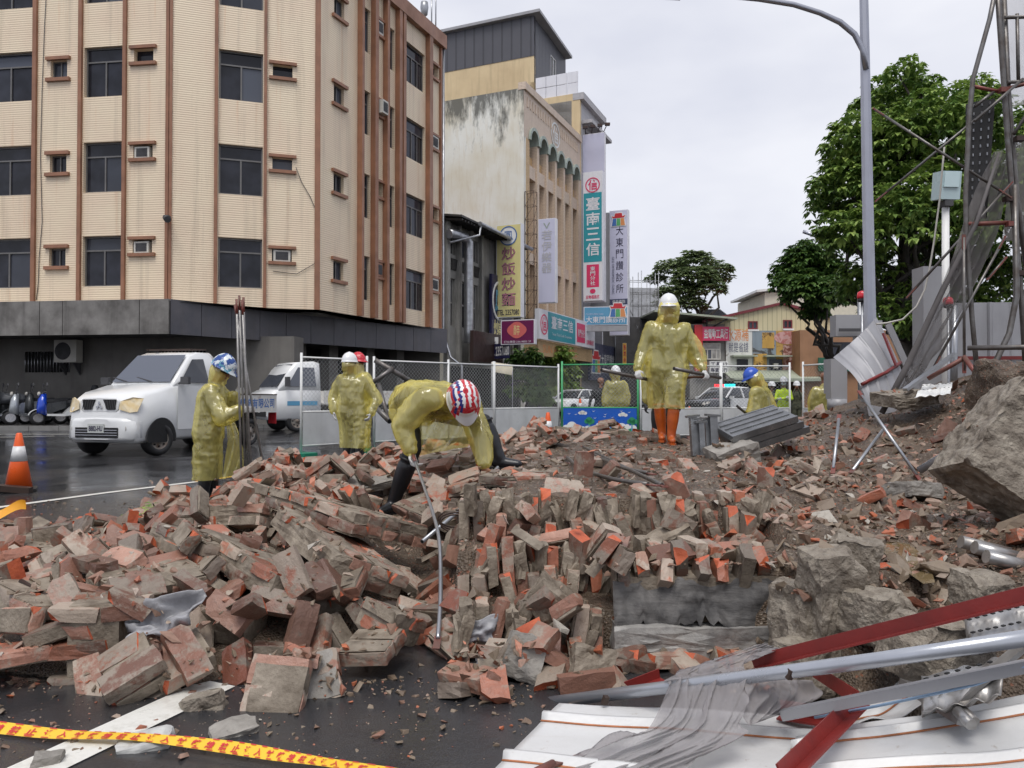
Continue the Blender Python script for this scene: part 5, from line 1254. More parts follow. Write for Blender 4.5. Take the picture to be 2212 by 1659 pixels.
def m_brick(name, tones, coat, coat_c=(0.30, 0.255, 0.205), rough=0.5, fresh=0.0):
    t = NT(name); v = t.coord(rnd=True); oi = t.n('ObjectInfo')
    base = t.ramp(oi.outputs['Random'], *[(i/(len(tones)-1), c) for i, c in enumerate(tones)])
    n1 = t.noise(v, 9, 6, 0.66); n2 = t.noise(v, 34, 5, 0.7); n3 = t.noise(v, 5.0, 6, 0.7, 0.3)
    c = t.mix(t.ramp(n1, (0.35, 0), (0.7, 0.55)), base, (0.16, 0.085, 0.062))
    m = t.n('Math', _operation='MULTIPLY_ADD'); t.link(oi.outputs['Random'], m.inputs[0]); m.inputs[1].default_value = 0.13; t.link(n3, m.inputs[2])
    n4 = t.noise(v, 17, 6, 0.72, 0.4); m2 = t.n('Math', _operation='MULTIPLY_ADD'); t.link(n4, m2.inputs[0]); m2.inputs[1].default_value = 0.45; t.link(m.outputs[0], m2.inputs[2])
    c = t.mix(t.ramp(m2.outputs[0], (coat+0.2, 0), (coat+0.29, 0.9)), c, coat_c)
    c = t.mix(t.ramp(n2, (0.55, 0), (0.75, 0.6)), c, (0.12, 0.088, 0.068))
    fr = t.n('Math', _operation='MULTIPLY'); t.link(oi.outputs['Random'], fr.inputs[0]); fr.inputs[1].default_value = 7.13; fr2 = t.n('Math', _operation='FRACT'); t.link(fr.outputs[0], fr2.inputs[0])
    c = t.mix(1.0, c, t.ramp(fr2.outputs[0], (0.0, 0.5), (0.45, 0.92), (1.0, 1.4)), 'MULTIPLY')
    nb = t.bump(n1, 0.6, 0.014); nb = t.bump(n2, 0.7, 0.006, nb)
    p = t.pbr(c, rough, normal=nb); t.link(t.ramp(n3, (0.35, 0.28), (0.65, 0.62)), p.inputs['Roughness']); return t.done(p)
TONES = [(0.28, 0.125, 0.08), (0.38, 0.225, 0.17), (0.18, 0.085, 0.058), (0.30, 0.16, 0.115), (0.43, 0.125, 0.06), (0.23, 0.135, 0.095), (0.34, 0.105, 0.06)]
M_BRK = m_brick('dusty_red_brick', TONES, 0.635)
M_BRKM = m_brick('mortar_coated_brick', TONES, 0.515)
M_FRESH = mat('fresh_broken_brick', (0.50, 0.115, 0.045), 0.55, var=0.3, vs=16, col2=(0.36, 0.075, 0.035), bump=0.7, bs=60, rnd=0.2, bdist=0.006)
M_MORT = mat('lime_mortar', (0.29, 0.245, 0.19), 0.65, var=0.4, vs=9, col2=(0.11, 0.085, 0.06), bump=0.8, bs=45, rnd=0.15, bdist=0.01)
M_MORTG = mat('grey_render', (0.31, 0.29, 0.26), 0.6, var=0.4, vs=7, col2=(0.18, 0.165, 0.145), bump=0.8, bs=35, rnd=0.15, bdist=0.012)
BM = [M_BRK, M_FRESH, M_MORT]; BMM = [M_BRKM, M_FRESH, M_MORT]
BL, BW, BH = 0.225, 0.108, 0.058
def bm_obj(bm, name, mats):
    me = bpy.data.meshes.new(name); bm.to_mesh(me); bm.free()
    for m in mats: me.materials.append(m)
    return me
def brick_mesh(seed, lx=BL, ly=BW, lz=BH, ncut=0, mortar=0, mats=None, bev=0.006, sub=2, rough=1.0):
    rg = random.Random(seed); bm = bmesh.new(); bmesh.ops.create_cube(bm, size=1.0)
    if sub: bmesh.ops.subdivide_edges(bm, edges=list(bm.edges), cuts=sub, use_grid_fill=True)
    co = np.array([v.co[:] for v in bm.verts])*np.array([lx, ly, lz]); hf = np.array([lx, ly, lz])/2
    cl = np.clip(co, -(hf-bev), hf-bev); dd = co-cl; ln = np.linalg.norm(dd, axis=1); co = np.where((ln > 1e-6)[:, None], cl + dd/np.maximum(ln, 1e-6)[:, None]*bev, co)
    co += rough*0.0045*np.stack([fbm(co*23+seed*1.7+k*9.1, 2) for k in range(3)], 1)
    for v, c in zip(bm.verts, co): v.co = Vector(c) + Vector((rg.uniform(-1,1), rg.uniform(-1,1), rg.uniform(-1,1)))*0.0022*rough
    for k in range(ncut):
        if k == 0 and ncut > 1: n = Vector((rg.choice((-1,1)), rg.uniform(-.45,.45), rg.uniform(-.45,.45))); d = lx*rg.uniform(0.02, 0.3)
        else:
            n = Vector((rg.choice((-1,1))*rg.uniform(0.5,1), rg.choice((-1,1))*rg.uniform(0.5,1), rg.choice((-1,1))*rg.uniform(0.3,1)))
            d = (abs(n.x)*lx/2 + abs(n.y)*ly/2 + abs(n.z)*lz/2)/n.length*rg.uniform(0.62, 0.86)
        n.normalize()
        geom = list(bm.verts)+list(bm.edges)+list(bm.faces)
        r = bmesh.ops.bisect_plane(bm, geom=geom, plane_co=n*d, plane_no=n, clear_outer=True)
        ed = [e for e in bm.edges if e.is_boundary]
        if ed:
            f = bmesh.ops.holes_fill(bm, edges=ed)['faces']
            for x in f: x.material_index = 1
            if f:
                pk = bmesh.ops.poke(bm, faces=f, offset=rg.uniform(-0.012, 0.01))
                for x in pk['faces']: x.material_index = 1
                for v in pk['verts']: v.co += Vector((rg.uniform(-1,1), rg.uniform(-1,1), rg.uniform(-1,1)))*0.012
    if mortar:
        for s in range(mortar):
            ax = rg.choice(('z', 'y')); sg = rg.choice((-1, 1)); th = rg.uniform(0.006, 0.014)
            c = bmesh.ops.create_cube(bm, size=1.0)['verts']
            for v in c:
                x, y, z = v.co; k1, k2 = rg.uniform(0.72, 0.97), rg.uniform(0.72, 0.97)
                v.co = Vector((x*lx*k1, y*ly*k2, sg*(lz/2+th/2-0.002) + z*th)) if ax == 'z' else Vector((x*lx*k1, sg*(ly/2+th/2-0.002) + y*th, z*lz*k2))
            for f in {f for v in c for f in v.link_faces}: f.material_index = 2
    bmesh.ops.recalc_face_normals(bm, faces=bm.faces)
    return bm_obj(bm, 'brick', mats or BM)
WHOLE = [brick_mesh(100+i, ncut=1, mortar=0) for i in range(7)]
WHOLEM = [brick_mesh(120+i, ncut=1 if i % 2 else 0, mortar=1+(i % 2), mats=BMM) for i in range(7)]
BATS = [brick_mesh(140+i, ncut=2+(i % 2), mortar=(i % 2), mats=(BM if i % 2 else BMM)) for i in range(11)]
# --- height of the heap: smooth surface through measured points
ctl = []
def cp(u, v, Y): p = P(u, v, Y); ctl.append((p.x, p.y, p.z))
for u, lst in {
    -120: [(1470,3.1),(1330,3.6),(1220,4.4),(1150,5.4),(1130,6.2)],
    0:    [(1490,3.05),(1340,3.5),(1220,4.2),(1150,5.3),(1130,6.2)],
    200:  [(1495,3.0),(1370,3.3),(1220,3.9),(1150,5.0),(1130,6.0)],
    400:  [(1505,2.95),(1390,3.2),(1270,3.6),(1145,4.6),(1105,5.6)],
    600:  [(1510,2.93),(1410,3.2),(1250,3.9),(1105,5.0),(1015,6.4),(1030,7.2)],
    760:  [(1500,2.96),(1360,3.5),(1250,4.0),(1130,4.8),(1030,6.2),(1000,8.0)],
    850:  [(1500,2.96),(1400,3.3),(1270,4.1),(1180,4.8),(1110,5.6),(1040,6.6),(990,9.0)],
    960:  [(1500,2.96),(1440,3.15),(1300,3.8),(1190,4.6),(1080,5.6),(1000,7.0),(975,9.5)],
    1080: [(1500,2.96),(1062,4.5),(1040,5.2),(1000,6.4),(962,8.6),(950,10.2)],
    1250: [(1500,2.96),(1062,4.5),(1030,5.3),(990,6.6),(955,8.6),(934,10.6)],
    1420: [(1490,2.98),(1062,4.5),(1020,5.5),(980,7.0),(956,9.2),(940,10.8)],
    1560: [(1470,3.02),(1225,3.5),(1110,4.2),(1050,5.0),(990,7.0),(965,9.0),(955,10.5)],
    1700: [(1400,2.9),(1240,3.3),(1140,3.9),(1060,5.0),(985,7.0),(935,8.6),(915,10.2)],
    1850: [(1380,2.7),(1250,3.1),(1120,4.3),(1060,5.2),(980,6.8),(905,8.4),(868,10.0)],
    2000: [(1360,2.6),(1245,3.1),(1120,4.3),(1050,5.3),(950,6.8),(870,8.2),(848,9.6)],
    2120: [(1320,2.5),(1200,3.2),(1110,4.4),(1010,5.4),(900,6.6),(830,8.0),(812,9.4)],
    2230: [(1280,2.5),(1170,3.3),(1090,4.4),(960,5.6),(840,6.8),(780,8.0)],
    2450: [(1240,2.6),(1120,3.5),(960,4.8),(820,6.4),(760,7.6),(740,8.6)]}.items():
    for v, Y in lst: cp(u, v, Y)
for x, y in ((-4.6,2.6),(-3,2.55),(-2,2.55),(-1,2.5),(0,2.5),(1,2.45),(-5.2,4),(-5.2,6),(-4.9,8),(-3.2,8.9),(-3.4,10),(-2.2,11.4),(-2.5,13),(0,12.6),(2,13),(-1,12.4),(3.6,12.6),(-5,12),(-4,9)): ctl.append((x, y, -0.06))
for u, Y in ((-120,7.0),(0,7.0),(120,7.0),(240,7.1),(340,7.2),(430,6.9),(520,7.5),(600,8.6),(300,8.2),(480,9.0)): ctl.append(((u-CX)/F*Y, Y, -0.05))
for x, y, z in ((5,12,0.9),(7,12,1.2),(7,9,1.8),(7,6,1.5),(6,4,0.9)): ctl.append((x, y, z))
ctl = np.array(ctl)
ctl[:, 2] -= np.where((ctl[:, 0] < -0.25-0.06*(ctl[:, 1]-3)) & (ctl[:, 2] > 0.02), np.clip(ctl[:, 2], 0, 0.085), 0) + np.where((ctl[:, 0] >= -0.25-0.06*(ctl[:, 1]-3)) & (ctl[:, 1] > 6), 0.03, 0)
def _tps(r2): return np.where(r2 > 1e-12, 0.5*r2*np.log(r2+1e-12), 0.0)
_n = len(ctl); _K = _tps(((ctl[:, None, :2]-ctl[None, :, :2])**2).sum(2)) + np.eye(_n)*0.012
_Pm = np.c_[np.ones(_n), ctl[:, :2]]
_A = np.block([[_K, _Pm], [_Pm.T, np.zeros((3, 3))]])
_w = np.linalg.solve(_A, np.r_[ctl[:, 2], 0, 0, 0])
def heap_h(x, y):
    x = np.atleast_1d(np.asarray(x, float)); y = np.atleast_1d(np.asarray(y, float))
    out = np.empty(len(x))
    for i in range(0, len(x), 20000):
        q = np.c_[x[i:i+20000], y[i:i+20000]]
        out[i:i+20000] = _tps(((q[:, None]-ctl[None, :, :2])**2).sum(2)) @ _w[:_n] + _w[_n] + q @ _w[_n+1:]
    return out
GX0, GX1, GY0, GY1, GD = -5.0, 6.6, 2.45, 12.6, 0.03
gx = np.arange(GX0, GX1+1e-6, GD); gy = np.arange(GY0, GY1+1e-6, GD)
NXg, NYg = len(gx), len(gy)
XX, YY = np.meshgrid(gx, gy)
TIERS = [(-0.24, 0.46, 3.42, 0.20), (-0.26, 1.05, 3.74, 0.40), (-0.28, 1.32, 4.12, 0.59)]
H = heap_h(XX.ravel(), YY.ravel()).reshape(XX.shape)
jag = 0.075*fbm(np.c_[XX.ravel()*5, np.zeros(XX.size), np.zeros(XX.size)], 3).reshape(XX.shape)
for (x0, x1, fy, zt) in TIERS:
    inside = (XX > x0) & (XX < x1) & (YY > fy-0.01+jag) & (YY < 5.2)
    H = np.where(inside, np.maximum(H, zt), H)
    front = (XX > x0-0.02) & (XX < x1) & (YY <= fy-0.01+jag) & (YY > fy-0.5)
    prev = [-0.02, 0.19, 0.39][TIERS.index((x0, x1, fy, zt))]
    H = np.where(front, np.minimum(H, prev), H)
cv = P(880, 1250, 4.1); H -= 0.20*np.exp(-(((XX-cv.x)/0.16)**2 + ((YY-cv.y)/0.18)**2))
bo = P(852, 1100, 5.7); H -= 0.10*np.exp(-(((XX-bo.x)/0.22)**2 + ((YY-bo.y+0.35)/0.5)**2))
PUD = [PG(u, v, 0.425) for u, v in ((1905,1125),(1935,1128),(1952,1165),(1985,1195),(2012,1235),(2020,1262),(1995,1265),(1960,1240),(1925,1215),(1900,1185),(1912,1160),(1898,1140))]
pc = sum(PUD, Vector())/len(PUD)
dv = np.exp(-(((XX-pc.x-(YY-pc.y)*-0.12)/0.22)**2 + ((YY-pc.y)/0.75)**2))
H = H*(1-dv) + 0.422*dv
edge = np.where(XX > 1.22, 2.90 + 0.05*np.sin(XX*5), np.where(XX > 0.45, 3.36, 0.0))
wdt = np.where(XX > 1.22, 0.42, 0.14)
H = np.where(edge > 0, H*np.clip((YY-edge)/wdt+0.5, 0, 1)**0.8 - 0.05*(YY < edge-wdt*0.5), H)
pt = np.c_[XX.ravel(), YY.ravel(), np.zeros(XX.size)]
nz = 0.045*fbm(pt*2.6, 4).reshape(XX.shape) + 0.016*fbm(pt*11+5, 3).reshape(XX.shape)
nz *= 1-0.85*dv
tierm = ((XX > -0.3) & (XX < 1.3) & (YY > 3.3) & (YY < 4.6)); nz = np.where(tierm, nz*0.4, nz)
H = H + nz*np.clip(H*6, 0.15, 1)
Hm = np.where(H < 0.012, -0.06, H)
fi = np.arange(NXg*NYg).reshape(NYg, NXg)
fc = np.stack([fi[:-1, :-1], fi[:-1, 1:], fi[1:, 1:], fi[1:, :-1]], -1).reshape(-1, 4)
keep = (Hm.ravel()[fc] > 0).any(1)
heap = mesh_np('rubble_heap', np.c_[XX.ravel(), YY.ravel(), Hm.ravel()], fc[keep], M_SOIL, smooth=True)
tag(heap, kind='structure')
T = Hm.copy(); T[T < 0] = 0.0           # running top surface, used to stack things
def cell(x, y): return int(round((x-GX0)/GD)), int(round((y-GY0)/GD))
def top_at(x, y):
    i, j = cell(x, y); i = min(max(i, 0), NXg-1); j = min(max(j, 0), NYg-1); return float(T[j, i])
def footprint(x, y, lx, ly, yaw):
    r = math.hypot(lx, ly)/2; i0, j0 = cell(x-r, y-r); i1, j1 = cell(x+r, y+r)
    i0, j0 = max(i0, 0), max(j0, 0); i1, j1 = min(i1, NXg-1), min(j1, NYg-1)
    if i1 <= i0 or j1 <= j0: return None
    sx, sy = XX[j0:j1+1, i0:i1+1]-x, YY[j0:j1+1, i0:i1+1]-y
    c, s = math.cos(yaw), math.sin(yaw); a, b = sx*c+sy*s, -sx*s+sy*c
    m = (abs(a) <= lx/2) & (abs(b) <= ly/2)
    return (slice(j0, j1+1), slice(i0, i1+1)), m, a, b
def settle(x, y, lx, ly, lz, yaw, rg, tilt=0.22, follow=0.8, sink=0.25, q=70):
    fp = footprint(x, y, lx, ly, yaw)
    if fp is None: return None
    sl, m, a, b = fp; t = T[sl]
    if m.sum() < 3: return None
    A = np.c_[np.ones(m.sum()), a[m], b[m]]; z = t[m]
    co = np.linalg.lstsq(A, z, rcond=None)[0]
    ga = max(-1.0, min(1.0, co[1]*follow)); gb = max(-1.0, min(1.0, co[2]*follow))
    pa = math.atan(ga) + rg.gauss(0, tilt); pb = math.atan(gb) + rg.gauss(0, tilt)
    zb = float(np.percentile(z, q)) - lz*sink
    if zb > max(0.0, float(np.median(Hm[sl][m]))) + 0.26: return None
    loc = Vector((x, y, zb + lz/2))
    rot = Matrix.Rotation(yaw, 3, 'Z') @ Matrix.Rotation(-pa, 3, 'Y') @ Matrix.Rotation(pb, 3, 'X')
    newz = np.minimum(zb + lz + a*math.tan(pa)*0.8 + b*math.tan(pb)*0.8, zb + lz + 0.08)
    T[sl] = np.where(m, np.maximum(t, newz-0.006), t)
    return loc, rot
def place(me, name, loc, rot, parent=None):
    o = bpy.data.objects.new(name, me); COL.objects.link(o)
    o.location = loc; o.rotation_euler = rot.to_euler() if isinstance(rot, Matrix) else rot
    if parent is not None: o.parent = parent
    return o
LAND = []
SHORT = {21: 'the long sloping slab', 22: 'the leaning mortared slab', 23: 'the red-edged slab', 24: 'the torn grey membrane', 25: 'the standing wall stub', 26: 'the thick mortar lump',
         27: 'the tilted square lump', 28: 'the propped brick pair', 29: 'the nearest block on the road', 30: 'the render-faced block', 31: 'the lump by the crowbar', 32: 'the crowbar foot',
         33: 'the wide rendered slab', 34: 'the pinkish slab', 35: 'the boot-side slab', 36: 'the slab standing on the crest', 37: 'the vine covered slab', 38: 'the left-edge slab',
         42: 'the tilted left slab', 43: 'the slab amid the left bricks', 44: 'the lump by the left bar', 45: 'the lump at the left edge', 39: 'the back crest row', 40: 'the leaning crest bricks', 41: 'the short stack by the hand', 61: 'the huge concrete lump', 62: 'the tall dark stone', 63: 'the upright grey lump', 64: 'the pale boulder',
         65: 'the brown boulder', 66: 'the pale broken slab', 67: 'the steel post bundle', 70: 'the rendered lump', 71: 'the pale leaning block', 72: 'the stone wedge', 73: 'the long pale slab', 76: 'the curved brown stone', 75: 'the flat road shard'}
# --- rocks and lumps of concrete or render
def rock_mesh(name, size, seed, m, cuts=7, sub=3, amp=0.06, fine=0.02, boxy=0.7):
    rg = random.Random(seed); bm = bmesh.new(); bmesh.ops.create_cube(bm, size=1.0)
    for k in range(cuts):
        n = Vector((rg.gauss(0,1), rg.gauss(0,1), rg.gauss(0,1))).normalized()
        d = (abs(n.x)+abs(n.y)+abs(n.z))*0.5*rg.uniform(boxy, 0.97)
        bmesh.ops.bisect_plane(bm, geom=list(bm.verts)+list(bm.edges)+list(bm.faces), plane_co=n*d, plane_no=n, clear_outer=True)
        ed = [e for e in bm.edges if e.is_boundary]
        if ed: bmesh.ops.holes_fill(bm, edges=ed)
    bmesh.ops.triangulate(bm, faces=bm.faces)
    for k in range(sub):
        el = sorted((e.calc_length() for e in bm.edges)); lim = el[int(len(el)*0.35)]
        bmesh.ops.subdivide_edges(bm, edges=[e for e in bm.edges if e.calc_length() > lim], cuts=1)
        bmesh.ops.triangulate(bm, faces=bm.faces)
    co = np.array([v.co[:] for v in bm.verts])*np.array(size)
    bm.normal_update(); nn = np.array([v.normal[:] for v in bm.verts])
    L = max(size); dsp = amp*L*fbm(co/L*3.1+seed, 3) + fine*L*fbm(co/L*13+seed*2, 2)
    co = co + nn*dsp[:, None]
    for v, c in zip(bm.verts, co): v.co = c
    return bm_obj(bm, name, [m])
def rock(name, label, cat, u, v, Y, size, seed, m=None, rot=(0,0,0), group=None, **kw):
    me = rock_mesh(name, size, seed, m or M_MORTG, **kw); o = place(me, name, P(u, v, Y), Euler(rot).to_matrix()); tag(o, label, cat, group)
    LAND.append((o.location.copy(), SHORT.get(seed)))
    fp = footprint(o.location.x, o.location.y, size[0]*0.8, size[1]*0.8, rot[2])
    if fp: T[fp[0]] = np.where(fp[1], np.maximum(T[fp[0]], o.location.z+size[2]*0.42), T[fp[0]])
    return o
# --- pieces of brickwork: bricks as parts in a mortar bed
def masonry(name, label, loc, rot, nx, ny, nz, seed, cell=(0.235, 0.117, 0.068), keep=0.94, ragged=0.5, mort=None, axis=0, group=None, bond=True):
    rg = random.Random(seed)
    t = thing(name, label, 'masonry', tuple(loc), group=group); t.rotation_euler = rot.to_euler() if isinstance(rot, Matrix) else rot
    cx, cy, cz = {0: cell, 1: (cell[0], cell[2], cell[1]), 2: (cell[2], cell[1], cell[0])}[axis]
    turn = {0: Matrix.Identity(3), 1: Matrix.Rotation(R(90), 3, 'X'), 2: Matrix.Rotation(R(90), 3, 'Y')}[axis]
    for k in range(nz):
        for j in range(ny):
            sh = (cx*0.5 if (bond and (j+k) % 2) else 0)
            for i in range(nx):
                edge = (i in (0, nx-1)) or (j in (0, ny-1))
                if rg.random() > keep or (edge and nx > 1 and rg.random() < ragged*0.4): continue
                p = Vector(((i-(nx-1)/2)*cx + sh*(0.6 if i < nx-1 else 0.0), (j-(ny-1)/2)*cy, (k-(nz-1)/2)*cz)) + Vector((rg.gauss(0,1)*0.006, rg.gauss(0,1)*0.005, rg.gauss(0,1)*0.004))
                me = rg.choice(BATS) if (edge and rg.random() < 0.3) else rg.choice(WHOLEM if rg.random() < 0.6 else WHOLE)
                r_ = turn @ Euler((rg.gauss(0, .035), rg.gauss(0, .035), rg.gauss(0, .03))).to_matrix()
                place(me, 'brick', p, r_, t)
    sz = (cx*nx-0.035, cy*ny-0.028, cz*nz-0.014)
    me = rock_mesh('mortar', sz, seed+1, mort or M_MORT, cuts=3, sub=3, amp=0.012, fine=0.012, boxy=0.9)
    place(me, 'mortar', (0, 0, 0), Matrix.Identity(3), t)
    LAND.append((Vector(loc), SHORT.get(seed)))
    R3 = rot if isinstance(rot, Matrix) else Euler(rot).to_matrix()
    ext = [abs(R3[a][0])*cx*nx + abs(R3[a][1])*cy*ny + abs(R3[a][2])*cz*nz for a in range(3)]
    yaw = math.atan2(R3[1][0], R3[0][0])
    fp = footprint(loc[0], loc[1], cx*nx*0.95, cy*ny*0.95, yaw)
    if fp:
        sl, m, a, b = fp; sx = R3[2][0]/max(0.3, math.hypot(R3[0][0], R3[1][0])); sy = R3[2][1]
        T[sl] = np.where(m, np.maximum(T[sl], np.minimum(loc[2] + a*sx + b*sy + cz*nz*0.45, np.maximum(Hm[sl], 0)+0.34)), T[sl])
    return t
def basis(p, q, roll=0.0):
    x = (Vector(q)-Vector(p)).normalized(); y = UP.cross(x).normalized(); z = x.cross(y)
    return Matrix((x, y, z)).transposed() @ Matrix.Rotation(roll, 3, 'X')
def slab(name, label, a, b, nx, ny, nz, seed, roll=0.0, lift=0.0, **kw):
    pa, pb = P(*a), P(*b); return masonry(name, label, (pa+pb)/2 + UP*lift, basis(pa, pb, roll), nx, ny, nz, seed, **kw)
slab('brickwork_slab', 'long slab of brickwork sloping down to the dark hollow under the bending worker', (590, 1085, 5.2), (872, 1172, 4.3), 5, 5, 2, 21, R(-16), 0.05)
slab('brickwork_slab', 'mortar covered brickwork slab leaning just below the long sloping slab', (665, 1150, 4.55), (792, 1262, 3.8), 4, 4, 2, 22, R(-24), 0.04)
slab('brickwork_slab', 'brickwork slab with red broken edges left of the hollow', (505, 1205, 4.25), (672, 1312, 3.6), 4, 4, 2, 23, R(-22), 0.05)
slab('brickwork_slab', 'broad flat brickwork piece under the torn grey membrane', (255, 1295, 3.45), (392, 1262, 3.7), 2, 3, 2, 24, R(12), 0.03)
masonry('standing_brickwork', 'small standing stub of brick wall at front left', P(222, 1385, 3.2), Matrix.Rotation(R(8), 3, 'Z'), 2, 2, 5, 25, cell=(0.115, 0.117, 0.072))
slab('brickwork_lump', 'thick lump of mortar and brick right of the torn membrane', (425, 1330, 3.5), (575, 1345, 3.45), 1, 2, 2, 26, R(5), 0.0, cell=(0.27, 0.12, 0.075), keep=0.6)
masonry('brickwork_lump', 'tilted square brick lump at the front edge, left of the crosswalk stripe', P(297, 1458, 3.0), Euler((R(24), R(-28), R(28))).to_matrix(), 1, 2, 3, 27, cell=(0.215, 0.11, 0.066))
slab('brickwork_lump', 'pair of mortared bricks propped on end below the torn membrane', (360, 1370, 3.2), (425, 1480, 2.95), 1, 2, 1, 28, R(20), 0.0)
masonry('brickwork_lump', 'big pink-grey brick block lying nearest on the wet road', P(602, 1492, 2.88), Euler((R(58), R(3), R(-6))).to_matrix(), 1, 2, 1, 29, cell=(0.235, 0.10, 0.075), keep=1.0, bond=False)
masonry('brickwork_lump', 'grey render-faced block behind the nearest brick block', P(672, 1475, 3.02), Euler((R(40), R(-12), R(18))).to_matrix(), 1, 2, 1, 30, cell=(0.24, 0.115, 0.08), keep=0.6, mort=M_MORTG)
slab('brickwork_lump', 'mortared brick lump left of the long crowbar', (790, 1325, 3.55), (900, 1385, 3.35), 1, 2, 2, 31, R(-25), 0.02)
slab('brickwork_lump', 'flat reddish brick pair at the foot of the crowbar', (745, 1400, 3.25), (858, 1398, 3.2), 1, 2, 1, 32, R(10), 0.0)
slab('brickwork_slab', 'wide grey rendered slab lying behind the left boot', (720, 1060, 5.9), (835, 1030, 6.3), 2, 3, 1, 33, R(20), 0.03, mort=M_MORTG, keep=0.5)
slab('brickwork_slab', 'pinkish brickwork slab below the bending worker', (930, 1000, 6.6), (1040, 1010, 6.2), 3, 4, 1, 34, R(16), 0.05)
slab('brickwork_slab', 'tilted brickwork slab between the boot and the crowbar', (900, 1090, 5.4), (1000, 1130, 4.9), 3, 3, 1, 35, R(15), 0.03, keep=0.7)
slab('brickwork_slab', 'single thick brick slab standing up behind the green fence foot', (565, 1030, 6.5), (625, 1000, 6.7), 1, 2, 1, 36, R(-32), 0.05, cell=(0.24, 0.2, 0.07))
slab('brickwork_slab', 'tilted brickwork slab left of the red-edged slab', (385, 1180, 4.4), (500, 1230, 3.95), 3, 3, 2, 42, R(-18), 0.05)
slab('brickwork_slab', 'brickwork slab leaning in the middle of the left bricks', (440, 1135, 4.9), (565, 1130, 4.75), 3, 3, 2, 43, R(-20), 0.02)
slab('brickwork_lump', 'mortared brick lump beside the left steel bar', (120, 1290, 3.6), (215, 1265, 3.7), 2, 2, 2, 44, R(15), 0.04)
slab('brickwork_lump', 'mortared brick lump near the left picture edge', (20, 1300, 3.5), (110, 1350, 3.3), 2, 2, 2, 45, R(-12), 0.03)
slab('brickwork_slab', 'low brickwork piece at far left of heap', (95, 1190, 4.6), (240, 1170, 4.9), 3, 4, 1, 37, R(8), 0.02)
slab('brickwork_slab', 'brickwork piece lying along left edge of the picture', (-10, 1440, 3.05), (95, 1420, 3.15), 1, 2, 1, 38, R(-6), 0.03)
slab('brickwork_slab', 'row of bricks along the back crest of the heap', (1150, 948, 10.0), (1340, 938, 10.3), 6, 2, 2, 39, R(5), 0.0)
slab('brickwork_slab', 'mortared bricks leaning on the crest right of the bending worker', (1150, 985, 7.6), (1215, 955, 8.6), 3, 3, 1, 40, R(-25), 0.05)
slab('brickwork_slab', 'short stack of bricks lying right of the crowbar hand', (1060, 1050, 4.9), (1175, 1056, 4.7), 2, 2, 1, 41, R(6), 0.06)
# --- fallen wall: bricks standing on end in broken rows
CW = thing('fallen_wall', 'mass of fallen brick wall with bricks standing on end in rows', 'masonry', (0.5, 4.2, 0))
rg = random.Random(5)
def cwpart(me, loc, rot): return place(me, 'brick', Vector(loc)-Vector((0.5, 4.2, 0)), rot, CW)
EDGE = Matrix.Rotation(R(90), 3, 'Y')
nb = 0
for ti, (x0, x1, fy, zt) in enumerate(TIERS):
    x = x0 + 0.03
    while x < x1:
        nd = 2 if ti == 2 else 1
        jy = 0.075*float(fbm(np.array([[x*5, 0, 0]]), 3)[0])
        for d in range(nd):
            if rg.random() < (0.09 if d == 0 else 0.04): continue
            lean = rg.gauss(0, (0.14, 0.07, 0.04)[ti])
            me = rg.choice(WHOLEM if rg.random() < 0.55 else WHOLE) if rg.random() < 0.72 else rg.choice(BATS)
            dz = rg.gauss(0, 0.026) - (0.05 if rg.random() < 0.2 else 0)
            r_ = Matrix.Rotation(lean, 3, 'Y') @ Matrix.Rotation(rg.gauss(0, 0.06) - (0.06 if d == 0 else 0), 3, 'X') @ Matrix.Rotation(rg.gauss(0, 0.05), 3, 'Z') @ EDGE
            if d == 0 and rg.random() < 0.38: cwpart(rg.choice(BATS+WHOLEM), (x + rg.uniform(-0.02, 0.02), fy + jy - 0.11 + rg.gauss(0, 0.015), zt - 0.10 - rg.uniform(0.06, 0.13)), Matrix.Rotation(rg.gauss(0, 0.2), 3, 'Y') @ Matrix.Rotation(rg.gauss(0, 0.15), 3, 'X') @ EDGE)
            cwpart(me, (x, fy + jy + d*0.115 + rg.gauss(0, 0.016), zt - 0.10 + dz), r_); nb += 1
        x += 0.0665 + abs(rg.gauss(0, 0.005)) + (rg.uniform(0.02, 0.07) if rg.random() < 0.10 else 0)
MLUMP = [rock_mesh('mortar', (0.05, 0.09, 0.17), 300+i, M_MORT, cuts=6, sub=2, amp=0.08, fine=0.03) for i in range(5)]
for ti, (x0, x1, fy, zt) in enumerate(TIERS):
    for k in range(int((x1-x0)/0.045)):
        x = rg.uniform(x0, x1); jy = 0.075*float(fbm(np.array([[x*5, 0, 0]]), 3)[0])
        place(rg.choice(MLUMP), 'mortar', Vector((x, fy+jy-0.02+rg.gauss(0, 0.015), zt-0.09+rg.gauss(0, 0.04)))-Vector((0.5, 4.2, 0)), Euler((rg.gauss(0, .2), rg.gauss(0, .25), rg.gauss(0, .4))).to_matrix(), CW)
bx = brick_mesh(777, 0.058, 0.105, 0.05, 0, 0, sub=1); bv = np.array([v.co[:] for v in bx.vertices]); bf = [tuple(p.vertices) for p in bx.polygons]
rgn = np.random.default_rng(3); VV, FF = [], []; off = 0
tri = []
for f in bf:
    for k in range(1, len(f)-1): tri.append((f[0], f[k], f[k+1]))
tri = np.array(tri); tops = []
ca, sa = math.cos(-0.10), math.sin(-0.10)
